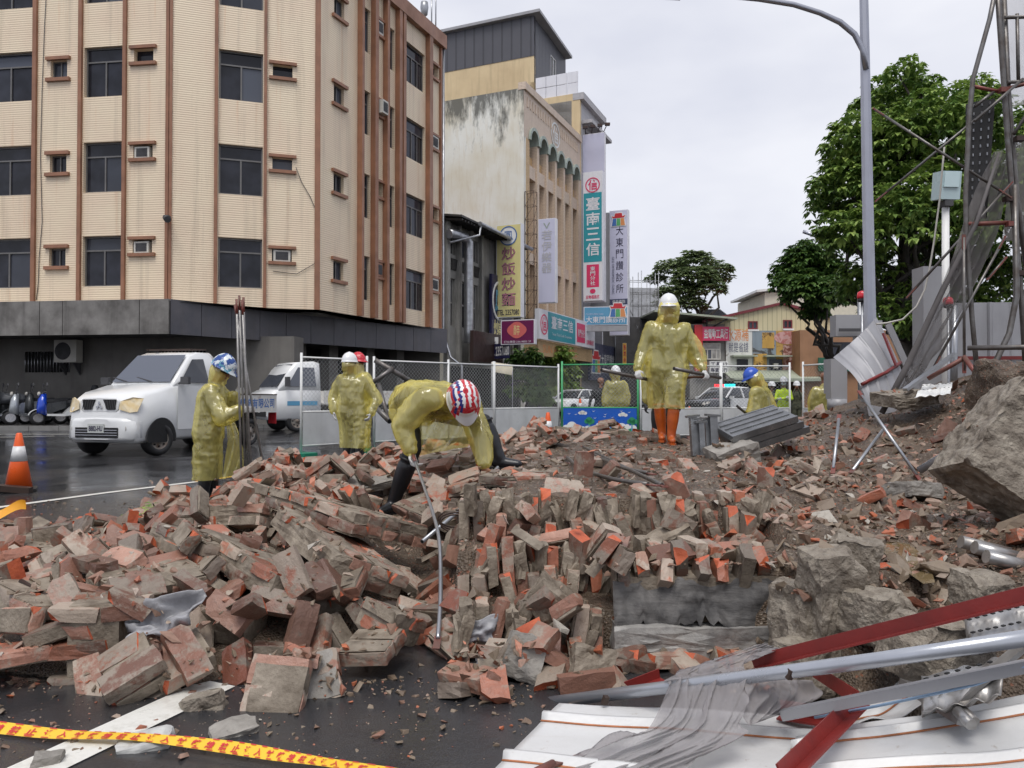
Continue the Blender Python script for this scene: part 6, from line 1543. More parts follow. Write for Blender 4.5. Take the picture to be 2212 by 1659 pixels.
for i in range(-8, 42):
    for j in range(0, 48):
        if rgn.random() < 0.42: continue
        lx, ly = i*0.0735, (j + 0.5*(i % 2))*0.122
        x, y = lx*ca - ly*sa, 4.55 + lx*sa + ly*ca
        if x < -0.9+0.1*(y-4.5) or x > 0.9+(y-4.4)*0.32 or y > 9.6: continue
        z = top_at(x, y) - 0.018 + rgn.normal()*0.009
        e = Euler((rgn.normal()*0.07, rgn.normal()*0.07, -0.10 + rgn.normal()*0.05)).to_matrix()
        VV.append(bv @ np.array(e).T + np.array([x-0.5, y-4.2, z])); FF.append(tri + off); off += len(bv)
o = mesh_np('wall_face_bricks', np.concatenate(VV), np.concatenate(FF), [M_BRKM], CW); o['kind'] = 'stuff'
# --- tar coated block
TBp = P(1525, 1340, 3.45)
TB = thing('tar_coated_block', 'brick block with peeling black tar membrane on its front face', 'masonry', (TBp.x, TBp.y, 0))
def tb(x, y, z): return Vector((TBp.x + x, TBp.y + y, z))
bx0, bx1 = P(1335, 1340, 3.3).x - TBp.x, P(1722, 1340, 3.3).x - TBp.x
me = rock_mesh('core', (bx1-bx0-0.03, 0.46, 0.36), 50, M_MORT, cuts=2, sub=4, amp=0.012, fine=0.01, boxy=0.95); place(me, 'core', ((bx0+bx1)/2, 0.18, 0.17), Matrix.Identity(3), TB)
def m_tar():
    t = NT('black_tar_membrane'); v = t.coord()
    n = t.noise(v, 6, 7, 0.7, 0.5); n2 = t.noise(t.coord((1, 1, 6)), 5, 5, 0.6)
    c = t.mix(t.ramp(n, (0.38, 0), (0.66, 1)), (0.05, 0.048, 0.048), (0.15, 0.142, 0.135))
    c = t.mix(t.ramp(n2, (0.64, 0), (0.78, 0.6)), c, (0.17, 0.163, 0.157))
    nb = t.bump(n2, 0.5, 0.015); nb = t.bump(n, 0.6, 0.01, nb)
    return t.done(t.pbr(c, 0.62, normal=nb, spec=0.3))
M_TAR = m_tar()
b = MB(); NU, NV = 44, 12; rows = []
for j in range(NV+1):
    row = []
    for i in range(NU+1):
        s, t_ = i/NU, j/NV
        rag = 0.018*vn1(s*13, 0.5, 0) + 0.02*vn1(s*37, 4.5, 0)
        topz = 0.335 + 0.022*vn1(s*7, 9.5, 0.3) + 0.012*vn1(s*29, 2.5, 0.4); botz = 0.15 + rag*1.4 - 0.06*max(0, s-0.55)
        z = botz + (topz-botz)*t_
        wob = 0.026*vn1(s*6, t_*2.2, 3.3) + 0.014*vn1(s*17, t_*6, 5.1)
        row.append(tb(bx0-0.01+(bx1-bx0+0.02)*s, -0.118-wob*0.8+0.07*t_, z))
    rows.append(row)
b.rings(rows, 0, False, False); b.build('membrane', M_TAR, TB)
me = rock_mesh('base_band', (bx1-bx0+0.02, 0.14, 0.16), 52, mat('cracked_grey_cement', (0.36, 0.345, 0.32), 0.55, var=0.5, vs=9, col2=(0.15, 0.145, 0.14), bump=0.9, bs=22), cuts=2, sub=4, amp=0.015, fine=0.012, boxy=0.95); place(me, 'base_band', ((bx0+bx1)/2, -0.075, 0.075), Matrix.Identity(3), TB)
x = bx0 + 0.04; k = 0
while x < bx1-0.03:
    if rg.random() < 0.84:
        me = rg.choice(WHOLEM+WHOLE) if rg.random() < 0.6 else rg.choice(BATS)
        r_ = Matrix.Rotation(rg.gauss(0, 0.16), 3, 'Y') @ Matrix.Rotation(R(-52)+rg.gauss(0, 0.22), 3, 'X') @ Matrix.Rotation(R(90), 3, 'Z') @ Matrix.Rotation(R(90), 3, 'X')
        place(me, 'brick', (x, 0.02 + rg.gauss(0, 0.03), 0.345 + rg.gauss(0, 0.02)), r_, TB)
        if rg.random() < 0.6: place(rg.choice(WHOLEM), 'brick', (x+0.01, 0.2 + rg.gauss(0, 0.02), 0.40 + rg.gauss(0, 0.015)), Matrix.Rotation(rg.gauss(0, 0.1), 3, 'Z') @ Matrix.Rotation(R(90), 3, 'Z') @ Matrix.Rotation(R(90), 3, 'X'), TB)
    x += 0.082 + rg.uniform(0, 0.02)
fp = footprint(TBp.x+(bx0+bx1)/2, TBp.y+0.15, bx1-bx0, 0.5, 0); T[fp[0]] = np.where(fp[1], np.maximum(T[fp[0]], 0.41), T[fp[0]])
for k in range(9):
    x = rg.uniform(bx0, bx1); place(rg.choice(BATS), 'brick', (x, -0.17+rg.uniform(-0.04, 0.03), 0.035), Euler((rg.gauss(0, .3), rg.gauss(0, .3), rg.uniform(0, 6))).to_matrix(), TB)
M_FLASH = mat('crumpled_grey_membrane', (0.20, 0.20, 0.21), 0.42, var=0.4, vs=8, col2=(0.34, 0.34, 0.36), bump=0.5, bs=25)
def scrap(label, ctr, w, h, seed, rot, m=M_FLASH, amp=0.05):
    rg_ = np.random.default_rng(seed); n = 16
    g0, g1 = np.meshgrid(np.linspace(-1, 1, n), np.linspace(-1, 1, n)); pts = np.c_[g0.ravel(), g1.ravel(), np.zeros(n*n)]
    z = amp*fbm(pts*1.6+seed*3.7, 3); r_ = 1 + 0.28*vnoise(np.c_[np.arctan2(pts[:,1], pts[:,0])*2.2, np.full(n*n, seed), np.zeros(n*n)])
    x = pts[:,0]*w/2*r_; y = pts[:,1]*h/2*r_
    M3 = np.array(Euler(rot).to_matrix()); V = np.c_[x, y, z] @ M3.T
    id_ = np.arange(n*n).reshape(n, n); f = np.stack([id_[:-1,:-1], id_[:-1,1:], id_[1:,1:], id_[1:,:-1]], -1).reshape(-1, 4)
    o = mesh_np('membrane_scrap', V, f, m, smooth=True); o.location = ctr; tag(o, label, 'membrane');
    so = o.modifiers.new('thickness', 'SOLIDIFY'); so.thickness = 0.004
    return o
scrap('torn crumpled grey membrane scrap draped over bricks at front left', P(345, 1338, 3.12), 0.30, 0.14, 3, (R(50), R(-14), R(5)), amp=0.06)
scrap('dark grey scrap hanging on fallen wall left end', P(1035, 1360, 3.34), 0.13, 0.10, 4, (R(80), 0, R(4)), amp=0.02)
scrap('wet grey scrap lying at foot of the fallen wall', P(1060, 1430, 3.2), 0.14, 0.09, 5, (R(30), R(10), R(30)), amp=0.03)
# --- big lumps
M_BCONC = mat('dirty_old_concrete', (0.32, 0.28, 0.225), 0.55, var=0.55, vs=13, col2=(0.13, 0.105, 0.08), bump=1.0, bs=38, bdist=0.02, streak=0.3, streak_col=(0.08, 0.06, 0.045))
rock('concrete_lump', 'huge dirty concrete lump at the right edge of the heap', 'concrete', 2262, 1020, 3.75, (0.78, 0.40, 0.52), 61, M_BCONC, (R(-14), R(36), R(-14)), cuts=2, sub=7, amp=0.016, fine=0.02, boxy=0.95)
rock('concrete_lump', 'tall dark stone block standing right of the tar coated block', 'concrete', 1785, 1285, 3.02, (0.17, 0.2, 0.36), 62, M_BCONC, (R(4), R(-4), R(10)), cuts=6, sub=4)
rock('concrete_lump', 'upright grey lump behind the tall dark stone block', 'concrete', 1832, 1250, 3.2, (0.18, 0.18, 0.34), 63, M_BCONC, (0, R(8), R(-10)), cuts=6, sub=4)
rock('concrete_lump', 'rounded pale boulder above the red steel angle', 'concrete', 1892, 1335, 2.9, (0.2, 0.2, 0.2), 64, M_BCONC, (0, 0, R(30)), cuts=8, sub=4)
rock('concrete_lump', 'brown boulder half under the red steel angle', 'concrete', 2020, 1400, 2.68, (0.28, 0.2, 0.2), 65, M_BCONC, (0, R(10), R(10)), cuts=7, sub=4)
rock('concrete_lump', 'stone wedged between tar coated block and tall dark stone', 'concrete', 1728, 1345, 3.1, (0.15, 0.2, 0.3), 81, M_BCONC, (0, R(6), R(20)), cuts=7, sub=4)
rock('concrete_lump', 'low stone under the red angle by the tar coated block', 'concrete', 1740, 1440, 2.95, (0.18, 0.18, 0.18), 82, M_BCONC, (0, 0, R(20)), cuts=7, sub=4)
rock('concrete_lump', 'brown stone at the right above the crushed plank', 'concrete', 2120, 1275, 2.8, (0.15, 0.14, 0.12), 84, M_BCONC, (0, R(5), R(10)), cuts=7, sub=4)
rock('concrete_lump', 'pale broken slab lying flat right of the crossed braces', 'concrete', 1970, 1060, 5.0, (0.26, 0.24, 0.1), 66, M_MORTG, (R(-12), R(5), R(20)), cuts=6)
rock('concrete_lump', 'grey lump beside the bundle of steel posts', 'concrete', 1580, 985, 7.0, (0.4, 0.3, 0.22), 67, M_MORTG, (R(10), R(-15), R(10)), cuts=6)
rock('concrete_lump', 'dark flat slab under the perforated deck plank', 'concrete', 1960, 862, 7.8, (0.55, 0.4, 0.16), 68, M_BCONC, (R(5), R(-6), R(10)), cuts=6)
rock('concrete_lump', 'brown earth clod at the top right corner of the heap', 'earth', 2200, 850, 6.4, (0.6, 0.5, 0.5), 69, M_SOIL, (0, 0, 0), cuts=8, sub=5)
rock('render_lump', 'grey rendered lump at foot of fallen wall', 'render', 1130, 1420, 3.15, (0.16, 0.1, 0.17), 70, M_MORTG, (R(-20), R(20), 0), cuts=6)
rock('render_lump', 'pale mortar block leaning at the foot of fallen wall', 'render', 1278, 1440, 3.1, (0.17, 0.08, 0.14), 71, M_MORT, (R(-30), R(15), R(10)), cuts=5)
rock('render_lump', 'wedge of stone with orange broken edge in the fallen wall', 'render', 1190, 1300, 3.4, (0.2, 0.12, 0.15), 72, M_MORT, (R(10), R(40), 0), cuts=6)
rock('render_lump', 'long pale slab lying across the fallen wall gap', 'render', 1440, 1165, 3.9, (0.24, 0.14, 0.09), 73, M_MORT, (R(10), R(-25), R(20)), cuts=6)
rock('render_lump', 'white painted render shard beside the caution tape', 'render', 310, 1610, 2.55, (0.17, 0.1, 0.05), 74, mat('white_render', (0.52, 0.52, 0.5), 0.5, var=0.35, vs=12), (R(6), R(-8), R(15)), cuts=7)
rock('render_lump', 'pale flat render shard on the wet road', 'render', 505, 1580, 2.65, (0.15, 0.1, 0.045), 75, M_MORTG, (R(8), R(-6), R(30)), cuts=7)
rock('render_lump', 'curved brown stone at the end of crosswalk stripe', 'render', 440, 1522, 2.86, (0.15, 0.07, 0.08), 76, M_BCONC, (0, R(-15), R(5)), cuts=7)
rock('render_lump', 'small grey stone on crosswalk stripe', 'render', 100, 1645, 2.42, (0.09, 0.06, 0.045), 77, M_MORTG, (0, 0, R(20)), cuts=7)
MASK = T > Hm + 0.03
# --- loose bricks, settled one on another
rg = random.Random(11)
LOOK = {}
for m_ in WHOLE: LOOK[m_.name] = 'whole dusty red brick'
for m_ in WHOLEM: LOOK[m_.name] = 'mortar coated brick'
for m_ in BATS: LOOK[m_.name] = 'broken brick bat'
def brick_label(o, kind):
    p = o.location; best = min((l for l in LAND if l[1]), key=lambda l: (l[0]-p).length)
    d = p - best[0]
    rel = ('right of' if d.x > 0 else 'left of') if abs(d.x) > abs(d.y) else ('behind' if d.y > 0 else 'in front of')
    up = o.rotation_euler.to_matrix() @ Vector((0, 0, 1)); tl = 'lying' if abs(up.z) > 0.9 else 'tilted' if abs(up.z) > 0.45 else 'on edge'
    return f"{LOOK[o.data.name]} {tl} {rel} {best[1]}"
GROUPS = {k: (0, f'loose bricks {v} of the heap') for k, v in dict(L='on the left', C='in the middle', F='at the front', R='on the right').items()}
def loose(x, y, yaw=None, me=None, tilt=0.26, sink=0.2):
    kind = 'F' if y < 3.25 and x < 0.9 else 'R' if x > 1.25 else 'L' if x < -1.0 - (y-3)*0.12 else 'C'
    if me is None:
        r_ = rg.random(); me = rg.choice(WHOLE) if r_ < 0.28 else rg.choice(WHOLEM) if r_ < 0.58 else rg.choice(BATS)
    yaw = rg.uniform(0, math.pi) if yaw is None else yaw
    up = rg.random(); lx, ly, lz = BL, BW, BH; pre = Matrix.Identity(3)
    if up < 0.26: ly, lz = BH, BW; pre = Matrix.Rotation(R(90), 3, 'X')
    elif up < 0.31: lx, lz = BH, BL; pre = Matrix.Rotation(R(90), 3, 'Y');
    r_ = settle(x, y, lx, ly, lz, yaw, rg, tilt, 0.8, sink)
    if r_ is None: return None
    o = place(me, 'brick', r_[0], r_[1] @ pre); tag(o, brick_label(o, kind), 'brick', GROUPS[kind][1]); return o
nl = 0; tries = 0; pts_ = []
while nl < 262 and tries < 9000:
    tries += 1
    y = 3.0 + (rg.random()**1.35)*3.4; u = rg.uniform(-50, 1010)
    x = (u-CX)/F*y
    if heap_h([x], [y])[0] < 0.005 and rg.random() > 0.15: continue
    dh = top_at(x, y) - max(0, float(heap_h([x], [y])[0]))
    if dh > 0.15 or (MASK[cell(x, y)[1], cell(x, y)[0]] and rg.random() < 0.88): continue
    if any((x-a)**2 + (y-b)**2 < 0.085**2 for a, b in pts_[-400:]): continue
    if (330 < u < 530 and y > 5.1) or (795 < u < 925 and 4.7 < y < 6.1): continue
    yaw = rg.gauss(R(-35), 0.5) if rg.random() < 0.6 else None
    if loose(x, y, yaw) is not None: nl += 1; pts_.append((x, y))
for k in range(80):            # in front of and on the fallen wall, then the muddy side
    if k < 30: u, v = rg.uniform(1000, 1340), rg.uniform(1330, 1470); p = PG(u, v, 0.06)
    elif k < 44: u, y = rg.uniform(1010, 1560), rg.uniform(3.5, 5.2); p = Vector(((u-CX)/F*y, y, 0))
    else: u, y = rg.uniform(1550, 2200), rg.uniform(3.2, 7.5); p = Vector(((u-CX)/F*y, y, 0))
    loose(p.x, p.y, me=rg.choice(BATS) if k > 8 and rg.random() < 0.6 else None, tilt=0.35, sink=0.3 if k < 44 else 0.45)
byl = {}
for o in COL.objects:
    if o.parent is None and o.get('category') == 'brick': byl.setdefault(o['label'], []).append(o)
ORD = ['nearest', 'second nearest', 'third nearest', 'fourth nearest', 'fifth nearest', 'sixth nearest', 'seventh nearest', 'eighth nearest', 'ninth nearest', 'tenth nearest', 'eleventh nearest', 'twelfth nearest']
for lab, obs in byl.items():
    if len(obs) > 1:
        for k, o in enumerate(sorted(obs, key=lambda q: q.location.y)):
            if k < len(ORD): o['label'] = f'{ORD[k]} {lab}' if len(obs) > 2 else f"{('nearer', 'farther')[k]} {lab}"
for o in COL.objects:
    if o.parent is None and o.get('category') == 'brick' and len(o['label'].split()) > 16: o['label'] = o['label'].replace('whole dusty red brick', 'dusty brick').replace('in front of', 'before').replace('mortar coated', 'coated')
# --- the many farther bricks and bats as one mass
def mass(name, items, mats, seed):
    VV, FF, MI, off = [], [], [], 0
    for me, loc, rot in items:
        key = me.name
        if key not in _MC:
            v = np.array([q.co[:] for q in me.vertices]); tr = []; mi = []
            for p_ in me.polygons:
                f = p_.vertices
                for k in range(1, len(f)-1): tr.append((f[0], f[k], f[k+1])); mi.append(p_.material_index)
            _MC[key] = (v, np.array(tr), np.array(mi))
        v, tr, mi = _MC[key]
        VV.append(v @ np.array(rot).T + np.array(loc)); FF.append(tr+off); MI.append(mi); off += len(v)
    return mesh_np(name, np.concatenate(VV), np.concatenate(FF), mats, None, np.concatenate(MI))
_MC = {}
def m_mass():
    t = NT('mixed_far_bricks'); v = t.coord(); ge = t.n('NewGeometry')
    base = t.ramp(ge.outputs['Random Per Island'], *[(i/(len(TONES)-1), c) for i, c in enumerate(TONES)])
    n1 = t.noise(v, 9, 6, 0.66); n2 = t.noise(v, 34, 5, 0.7)
    c = t.mix(t.ramp(n1, (0.42, 0), (0.52, 0.85)), base, (0.30, 0.25, 0.20))
    c = t.mix(t.ramp(n2, (0.55, 0), (0.75, 0.6)), c, (0.12, 0.088, 0.068))
    return t.done(t.pbr(c, 0.5, normal=t.bump(n1, 0.5, 0.012)))
M_MASS = m_mass()
items = []
tries = 0
while len(items) < 620 and tries < 6000:
    tries += 1
    y = rg.uniform(5.2, 11.6); u = rg.uniform(300, 1180) if rg.random() < 0.75 else rg.uniform(1100, 1800)
    x = (u-CX)/F*y; h = float(heap_h([x], [y])[0])
    if h < 0.02 or top_at(x, y)-h > 0.2 or (u < 560 and y > 6.3) or (795 < u < 925 and 4.7 < y < 6.2): continue
    if u > 1080 and 4.4 < y < 9 and rg.random() < 0.85: continue
    me = rg.choice(WHOLE+WHOLEM+BATS)
    r_ = settle(x, y, BL, BW, BH, rg.uniform(0, math.pi), rg, 0.25, 0.8, 0.25)
    if r_: items.append((me, r_[0], r_[1]))
o = mass('far_bricks', items, [M_MASS, M_FRESH, M_MORT], 1); tag(o, 'jumble of loose bricks over the back of the rubble heap', 'bricks', kind='stuff')
# --- fragments
def chunk_mesh(seed):
    rg_ = random.Random(seed); bm = bmesh.new()
    for k in range(9): bm.verts.new((rg_.uniform(-1,1), rg_.uniform(-.75,.75), rg_.uniform(-.45,.45)))
    r = bmesh.ops.convex_hull(bm, input=bm.verts)
    bmesh.ops.delete(bm, geom=[g for g in r['geom_interior'] if isinstance(g, bmesh.types.BMVert)], context='VERTS')
    return bm_obj(bm, 'fragment', [])
CH = [chunk_mesh(200+i) for i in range(14)]
def m_frag():
    t = NT('mixed_rubble_fragments'); ge = t.n('NewGeometry'); v = t.coord()
    base = t.ramp(ge.outputs['Random Per Island'], (0.0, (0.13, 0.095, 0.065)), (0.25, (0.22, 0.17, 0.12)), (0.45, (0.165, 0.12, 0.083)), (0.62, (0.25, 0.12, 0.08)), (0.76, (0.33, 0.275, 0.215)), (0.88, (0.32, 0.11, 0.065)), (0.945, (0.46, 0.125, 0.05)), (0.98, (0.38, 0.35, 0.30)))
    n = t.noise(v, 40, 5, 0.7)
    c = t.mix(t.ramp(n, (0.5, 0), (0.72, 0.7)), base, (0.13, 0.10, 0.075))
    return t.done(t.pbr(c, 0.5, normal=t.bump(n, 0.7, 0.006)))
M_FRAG = m_frag()
items = []; rgn = np.random.default_rng(9)
def scatter(n, ufun, yfun, s0, s1, sink=0.2):
    for k in range(n):
        y = yfun(); u = ufun(); x = (u-CX)/F*y
        z = top_at(x, y)
        if not (GX0 < x < GX1 and GY0 < y < GY1): continue
        if z <= 0.001 and rg.random() < 0.7: continue
        s = s0*(s1/s0)**(rg.random()**1.7)
        e = Euler((rg.gauss(0, 0.5), rg.gauss(0, 0.5), rg.uniform(0, 6.28))).to_matrix() @ Matrix.Diagonal((s, s*rg.uniform(.6, 1), s*rg.uniform(.5, 1)))
        items.append((rg.choice(CH), Vector((x, y, z + s*0.45*(0.5-sink))), e))
scatter(6500, lambda: rg.uniform(1540, 2330), lambda: 3.0+6.5*rg.random()**1.25, 0.010, 0.055)
scatter(420, lambda: rg.uniform(1540, 2330), lambda: 3.0+6.5*rg.random()**1.2, 0.05, 0.11)
scatter(2600, lambda: rg.uniform(-60, 1100), lambda: 2.95+3.5*rg.random()**1.3, 0.010, 0.05)
scatter(1500, lambda: rg.uniform(1000, 1700), lambda: 3.0+6.0*rg.random()**1.2, 0.012, 0.05)
scatter(900, lambda: rg.uniform(300, 1800), lambda: 6+6*rg.random(), 0.02, 0.08)
for k in range(900):         # on the wet road in front of and behind the heap
    if rg.random() < 0.75: p = PG(rg.uniform(-60, 1250), 1470+170*rg.random()**1.8, 0)
    else: p = PG(rg.uniform(-60, 430), rg.uniform(1075, 1130), 0)
    s = 0.004*(7**(rg.random()**2.2))
    items.append((rg.choice(CH), Vector((p.x, p.y, s*0.2)), Euler((0, 0, rg.uniform(0, 6.28))).to_matrix() @ Matrix.Diagonal((s, s, s))))
o = mass('rubble_fragments', items, [M_FRAG], 2); tag(o, 'countless small brick and mortar fragments strewn over heap and road', 'rubble', kind='stuff')
b = MB(); b.add([Vector((p.x, p.y, 0.432)) for p in PUD], [tuple(range(len(PUD)))])
def m_mudwater():
    t = NT('muddy_water'); v = t.coord(); n = t.noise(v, 18, 3)
    return t.done(t.pbr((0.17, 0.125, 0.065), 0.06, normal=t.bump(n, 0.08, 0.02)))
pu = b.build('puddle', m_mudwater()); struct(pu)
VN = thing('torn_vine', 'torn green vine trailing over bricks at the left', 'plant', tuple(PG(240, 1130, 0.2)))
vb = MB(); lv = []
for path in (((105,1190,5.0),(140,1130,5.6),(190,1105,6.0),(250,1110,6.0),(300,1130,5.6),(340,1150,5.2)), ((290,1112,6.0),(360,1095,6.2),(430,1085,6.6),(470,1062,7.0),(540,1025,7.4)), ((330,1165,4.9),(345,1130,5.4),(300,1105,6.1))):
    pp = [P(*q) for q in path]
    for q in pp: q.z = top_at(q.x, q.y) + 0.03
    vb.tube(pp, 0.004, 5)
    for a, c in zip(pp[:-1], pp[1:]):
        for k in range(9): lv.append((np.array(a.lerp(c, rg.random())), 0.03))
vb.build('stem', M_BARK, VN)
leaves('foliage', lv, 190, 3, 0.055, M_LEAFY, VN, 77, 0.2)
M_DRUST = mat('dark_rusty_rod', (0.07, 0.045, 0.035), 0.5, 0.4, var=0.4)
for lab, a, c, r_ in (('rusty bar lying diagonally over bricks at far left', (45, 1255, 3.5), (205, 1350, 3.25), 0.011), ('short rusty bar standing up between bricks at left', (248, 1318, 3.35), (268, 1420, 3.15), 0.012)):
    b = MB(); b.tube([P(*a), P(*c)], r_, 8); tag(b.build('steel_bar', M_DRUST), lab, 'bar')
# ------------------------------------------------------------------ metal sheets and steel in the right foreground
def m_sheet():
    t = NT('white_roof_sheet'); v = t.coord()
    n = t.noise(v, 3.2, 6, 0.65); n2 = t.noise(v, 28, 5, 0.65); n3 = t.noise(t.coord((2, 9, 2)), 2.2, 5, 0.6)
    c = t.mix(t.ramp(n, (0.42, 0), (0.72, 0.5)), (0.58, 0.58, 0.575), (0.50, 0.50, 0.495))
    c = t.mix(t.ramp(n3, (0.55, 0), (0.80, 0.5)), c, (0.46, 0.44, 0.41))
    c = t.mix(t.ramp(n2, (0.64, 0), (0.74, 0.65)), c, (0.33, 0.27, 0.22))
    return t.done(t.pbr(c, 0.32, 0.0, t.bump(n, 0.2, 0.03), 0.5))
M_SHEET = m_sheet()
M_RUSTL = mat('rusted_sheet_edge', (0.45, 0.16, 0.06), 0.6, var=0.4, vs=20)
def sheet(name, label, A, B, C, D, ribs, seed, amp=0.02, rib_h=0.028, nu=40, lines=True, m=None):
    t = thing(name, label, 'metal sheet', tuple(D))
    nv = ribs*40
    def pt(s, v):
        p = A.lerp(B, s).lerp(D.lerp(C, s), v)
        w = amp*vn1(s*3.1+seed, v*2.7, seed*1.3)
        f = (v*ribs) % 1.0
        r_ = rib_h*max(0, min(1, 2.2-abs(f-0.5)/0.022))
        return p + UP*(w + r_)
    b = MB(); vv = [pt(i/nu, j/nv) for j in range(nv+1) for i in range(nu+1)]
    fs = [(j*(nu+1)+i+1, j*(nu+1)+i, (j+1)*(nu+1)+i, (j+1)*(nu+1)+i+1) for j in range(nv) for i in range(nu)]
    b.add(vv, fs, 0, True); o = b.build('sheet', m or M_SHEET, t); so = o.modifiers.new('thickness', 'SOLIDIFY'); so.thickness = 0.003; so.offset = -1
    if lines:
        for k in range(ribs):
            b = MB(); b.tube([pt(i/nu, (k+0.552)/ribs) + UP*0.003 for i in range(nu+1)], 0.0035, 4); b.build('rust_line', M_RUSTL, t)
    return t
A = PG(1208, 1518, 0.06); B = PG(1650, 1552, 0.07); D = PG(1040, 1690, 0.05); C = PG(1560, 1790, 0.06)
B2 = P(2330, 1500, 2.35); C2 = P(2330, 1830, 1.85)
sheet('roof_sheet', 'white ribbed roof sheet lying under grey netting at the front', A, PG(1830, 1548, 0.08), PG(1830, 1800, 0.06), D, 2, 3.0, 0.006)
sheet('roof_sheet', 'white ribbed roof sheet at the bottom right corner', P(1720, 1590, 2.42), P(2340, 1480, 2.3), P(2340, 1800, 1.85), P(1640, 1800, 2.0), 3, 7.0, 0.010)
sheet('roof_sheet', 'narrow buckled white sheet behind the red bent angle', P(1800, 1545, 2.75), P(2010, 1450, 2.75), P(2050, 1500, 2.55), P(1800, 1590, 2.6), 1, 9.0, 0.03)
M_PIPE = mat('bright_galvanised_pipe', (0.46, 0.48, 0.52), 0.26, 0.6, var=0.25, vs=3, rvar=0.08)
def pipe(label, pts, r, m=None, name='steel_pipe', hole=True, n=16):
    t = thing(name, label, 'pipe', tuple(pts[0])); b = MB(); b.tube(pts, r, n); b.build('tube', m or M_PIPE, t)
    if hole:
        pts = [Vector(p) for p in pts]
        for e, d in ((pts[0], (pts[0]-pts[1]).normalized()), (pts[-1], (pts[-1]-pts[-2]).normalized())):
            b = MB(); rr = r if not isinstance(r, (list, tuple)) else r[0]
            b.tube([e + d*0.0005, e + d*0.002], rr*0.82, 12); b.build('bore', M_BLACK, t)
    return t
pp = pipe('long silver pipe lying across the front under grey netting', [P(1158, 1521, 3.0), P(1500, 1477, 2.55), P(1900, 1425, 2.2), P(2260, 1372, 1.95)], 0.0215)
for u, v, y in ((1306, 1508, 2.72), (1702, 1452, 2.36)):
    b = MB(); b.box(P(u, v, y) + Vector((0, -0.018, 0)), (0.018, 0.016, 0.03), (0.3, 0.2, 0.4)); b.build('weld_scar', M_DRUST, pp)
b = MB(); b.bar(P(1690, 1545, 2.42), P(2260, 1430, 2.0), 0.03, 0.03); tag(b.build('grey_rail', M_GREY), 'slim grey rail under the silver pipe', 'rail')
cable('blue_cord', [P(u, v, y) for u, v, y in ((1760, 1550, 2.45), (1900, 1524, 2.3), (2050, 1492, 2.15), (2110, 1478, 2.1), (2212, 1440, 2.02), (2300, 1410, 1.98))], 0.0045, mat('pale_blue_cord', (0.32, 0.48, 0.68), 0.4), None, 'pale blue cord stretched along the slim grey rail', 'cord', 6)
M_REDA = mat('red_oxide_angle', (0.22, 0.022, 0.018), 0.4, 0.0, var=0.35, vs=5, col2=(0.14, 0.016, 0.014), bump=0.1, bs=60)
def angle(label, p, q, leg, th, up, parent=None, name='steel_angle'):
    p, q, up = Vector(p), Vector(q), Vector(up); d = (q-p).normalized(); s = d.cross(up).normalized(); up = s.cross(d).normalized()
    b = MB(); b.obox(p, q-p, up*leg, s*th); b.obox(p + s*th, q-p, s*(leg-th), up*th)
    o = b.build(name, M_REDA, parent)
    if label: tag(o, label, 'steel angle')
    return o
angle('long red steel angle slanting over stones on the right', P(1632, 1445, 2.75), P(2290, 1285, 2.2), 0.046, 0.006, (0, 0.1, 1))
BA = thing('bent_steel_angle', 'bent red steel angle lying on the white sheets', 'steel angle', tuple(P(1845, 1540, 2.45)))
angle(None, P(1690, 1690, 2.0), P(1850, 1530, 2.42), 0.045, 0.006, (-0.5, 0.1, 1), BA, 'lower_leg')
angle(None, P(1848, 1524, 2.44), P(1755, 1462, 2.75), 0.045, 0.006, (0.2, 0, 1), BA, 'upper_leg')
angle('short red angle sticking out at foot of tar coated block', P(1310, 1510, 3.0), P(1425, 1465, 3.1), 0.04, 0.005, (0, 0, 1))
angle('short red steel scrap under the netting', P(1690, 1545, 2.6), P(1790, 1560, 2.5), 0.05, 0.006, (0, 0, 1))
M_ALU = mat('dirty_bright_aluminium', (0.42, 0.42, 0.42), 0.35, 0.7, var=0.5, vs=9, col2=(0.22, 0.2, 0.18))
def deckplank(label, A, B, C, D, ns, seed, m=None):
    t = thing('perforated_plank', label, 'metal plank', tuple(D)); b = MB(); nu = 26; nv = 8
    vv = [A.lerp(B, i/nu).lerp(D.lerp(C, i/nu), j/nv) + UP*(0.018*math.sin(j/nv*math.pi*4) + 0.012*vn1(i*0.3+seed, j*0.4, 2)) for j in range(nv+1) for i in range(nu+1)]
    fs = [(j*(nu+1)+i+1, j*(nu+1)+i, (j+1)*(nu+1)+i, (j+1)*(nu+1)+i+1) for j in range(nv) for i in range(nu)]
    b.add(vv, fs, 0, True); o = b.build('plate', m or M_ALU, t); so = o.modifiers.new('thickness', 'SOLIDIFY'); so.thickness = 0.004; so.offset = -1
    for r_ in range(2):
        b = MB()
        for k in range(ns):
            f = (k+0.5)/ns; g = 0.3+0.4*r_; c = A.lerp(B, f).lerp(D.lerp(C, f), g) + UP*0.03
            d = (B-A).normalized(); b.box(c, (0.018, 0.008, 0.004), (0, 0, 0.6))
        sl = b.build('slots', M_BLACK, t); sl['kind'] = 'stuff'
    return t
deckplank('crushed perforated metal plank at the right edge under red angle', P(2080, 1340, 2.6), P(2330, 1270, 2.5), P(2330, 1370, 2.3), P(2100, 1410, 2.4), 14, 1)
deckplank('second crushed metal plank below the silver pipe', P(1990, 1470, 2.4), P(2180, 1420, 2.3), P(2160, 1500, 2.15), P(1990, 1540, 2.25), 8, 2)
b = MB(); b.bar(P(2060, 1520, 2.25), P(2240, 1370, 2.2), 0.05, 0.012); tag(b.build('flat_bar', M_ALU), 'flat bright metal bar crossing below silver pipe', 'bar')
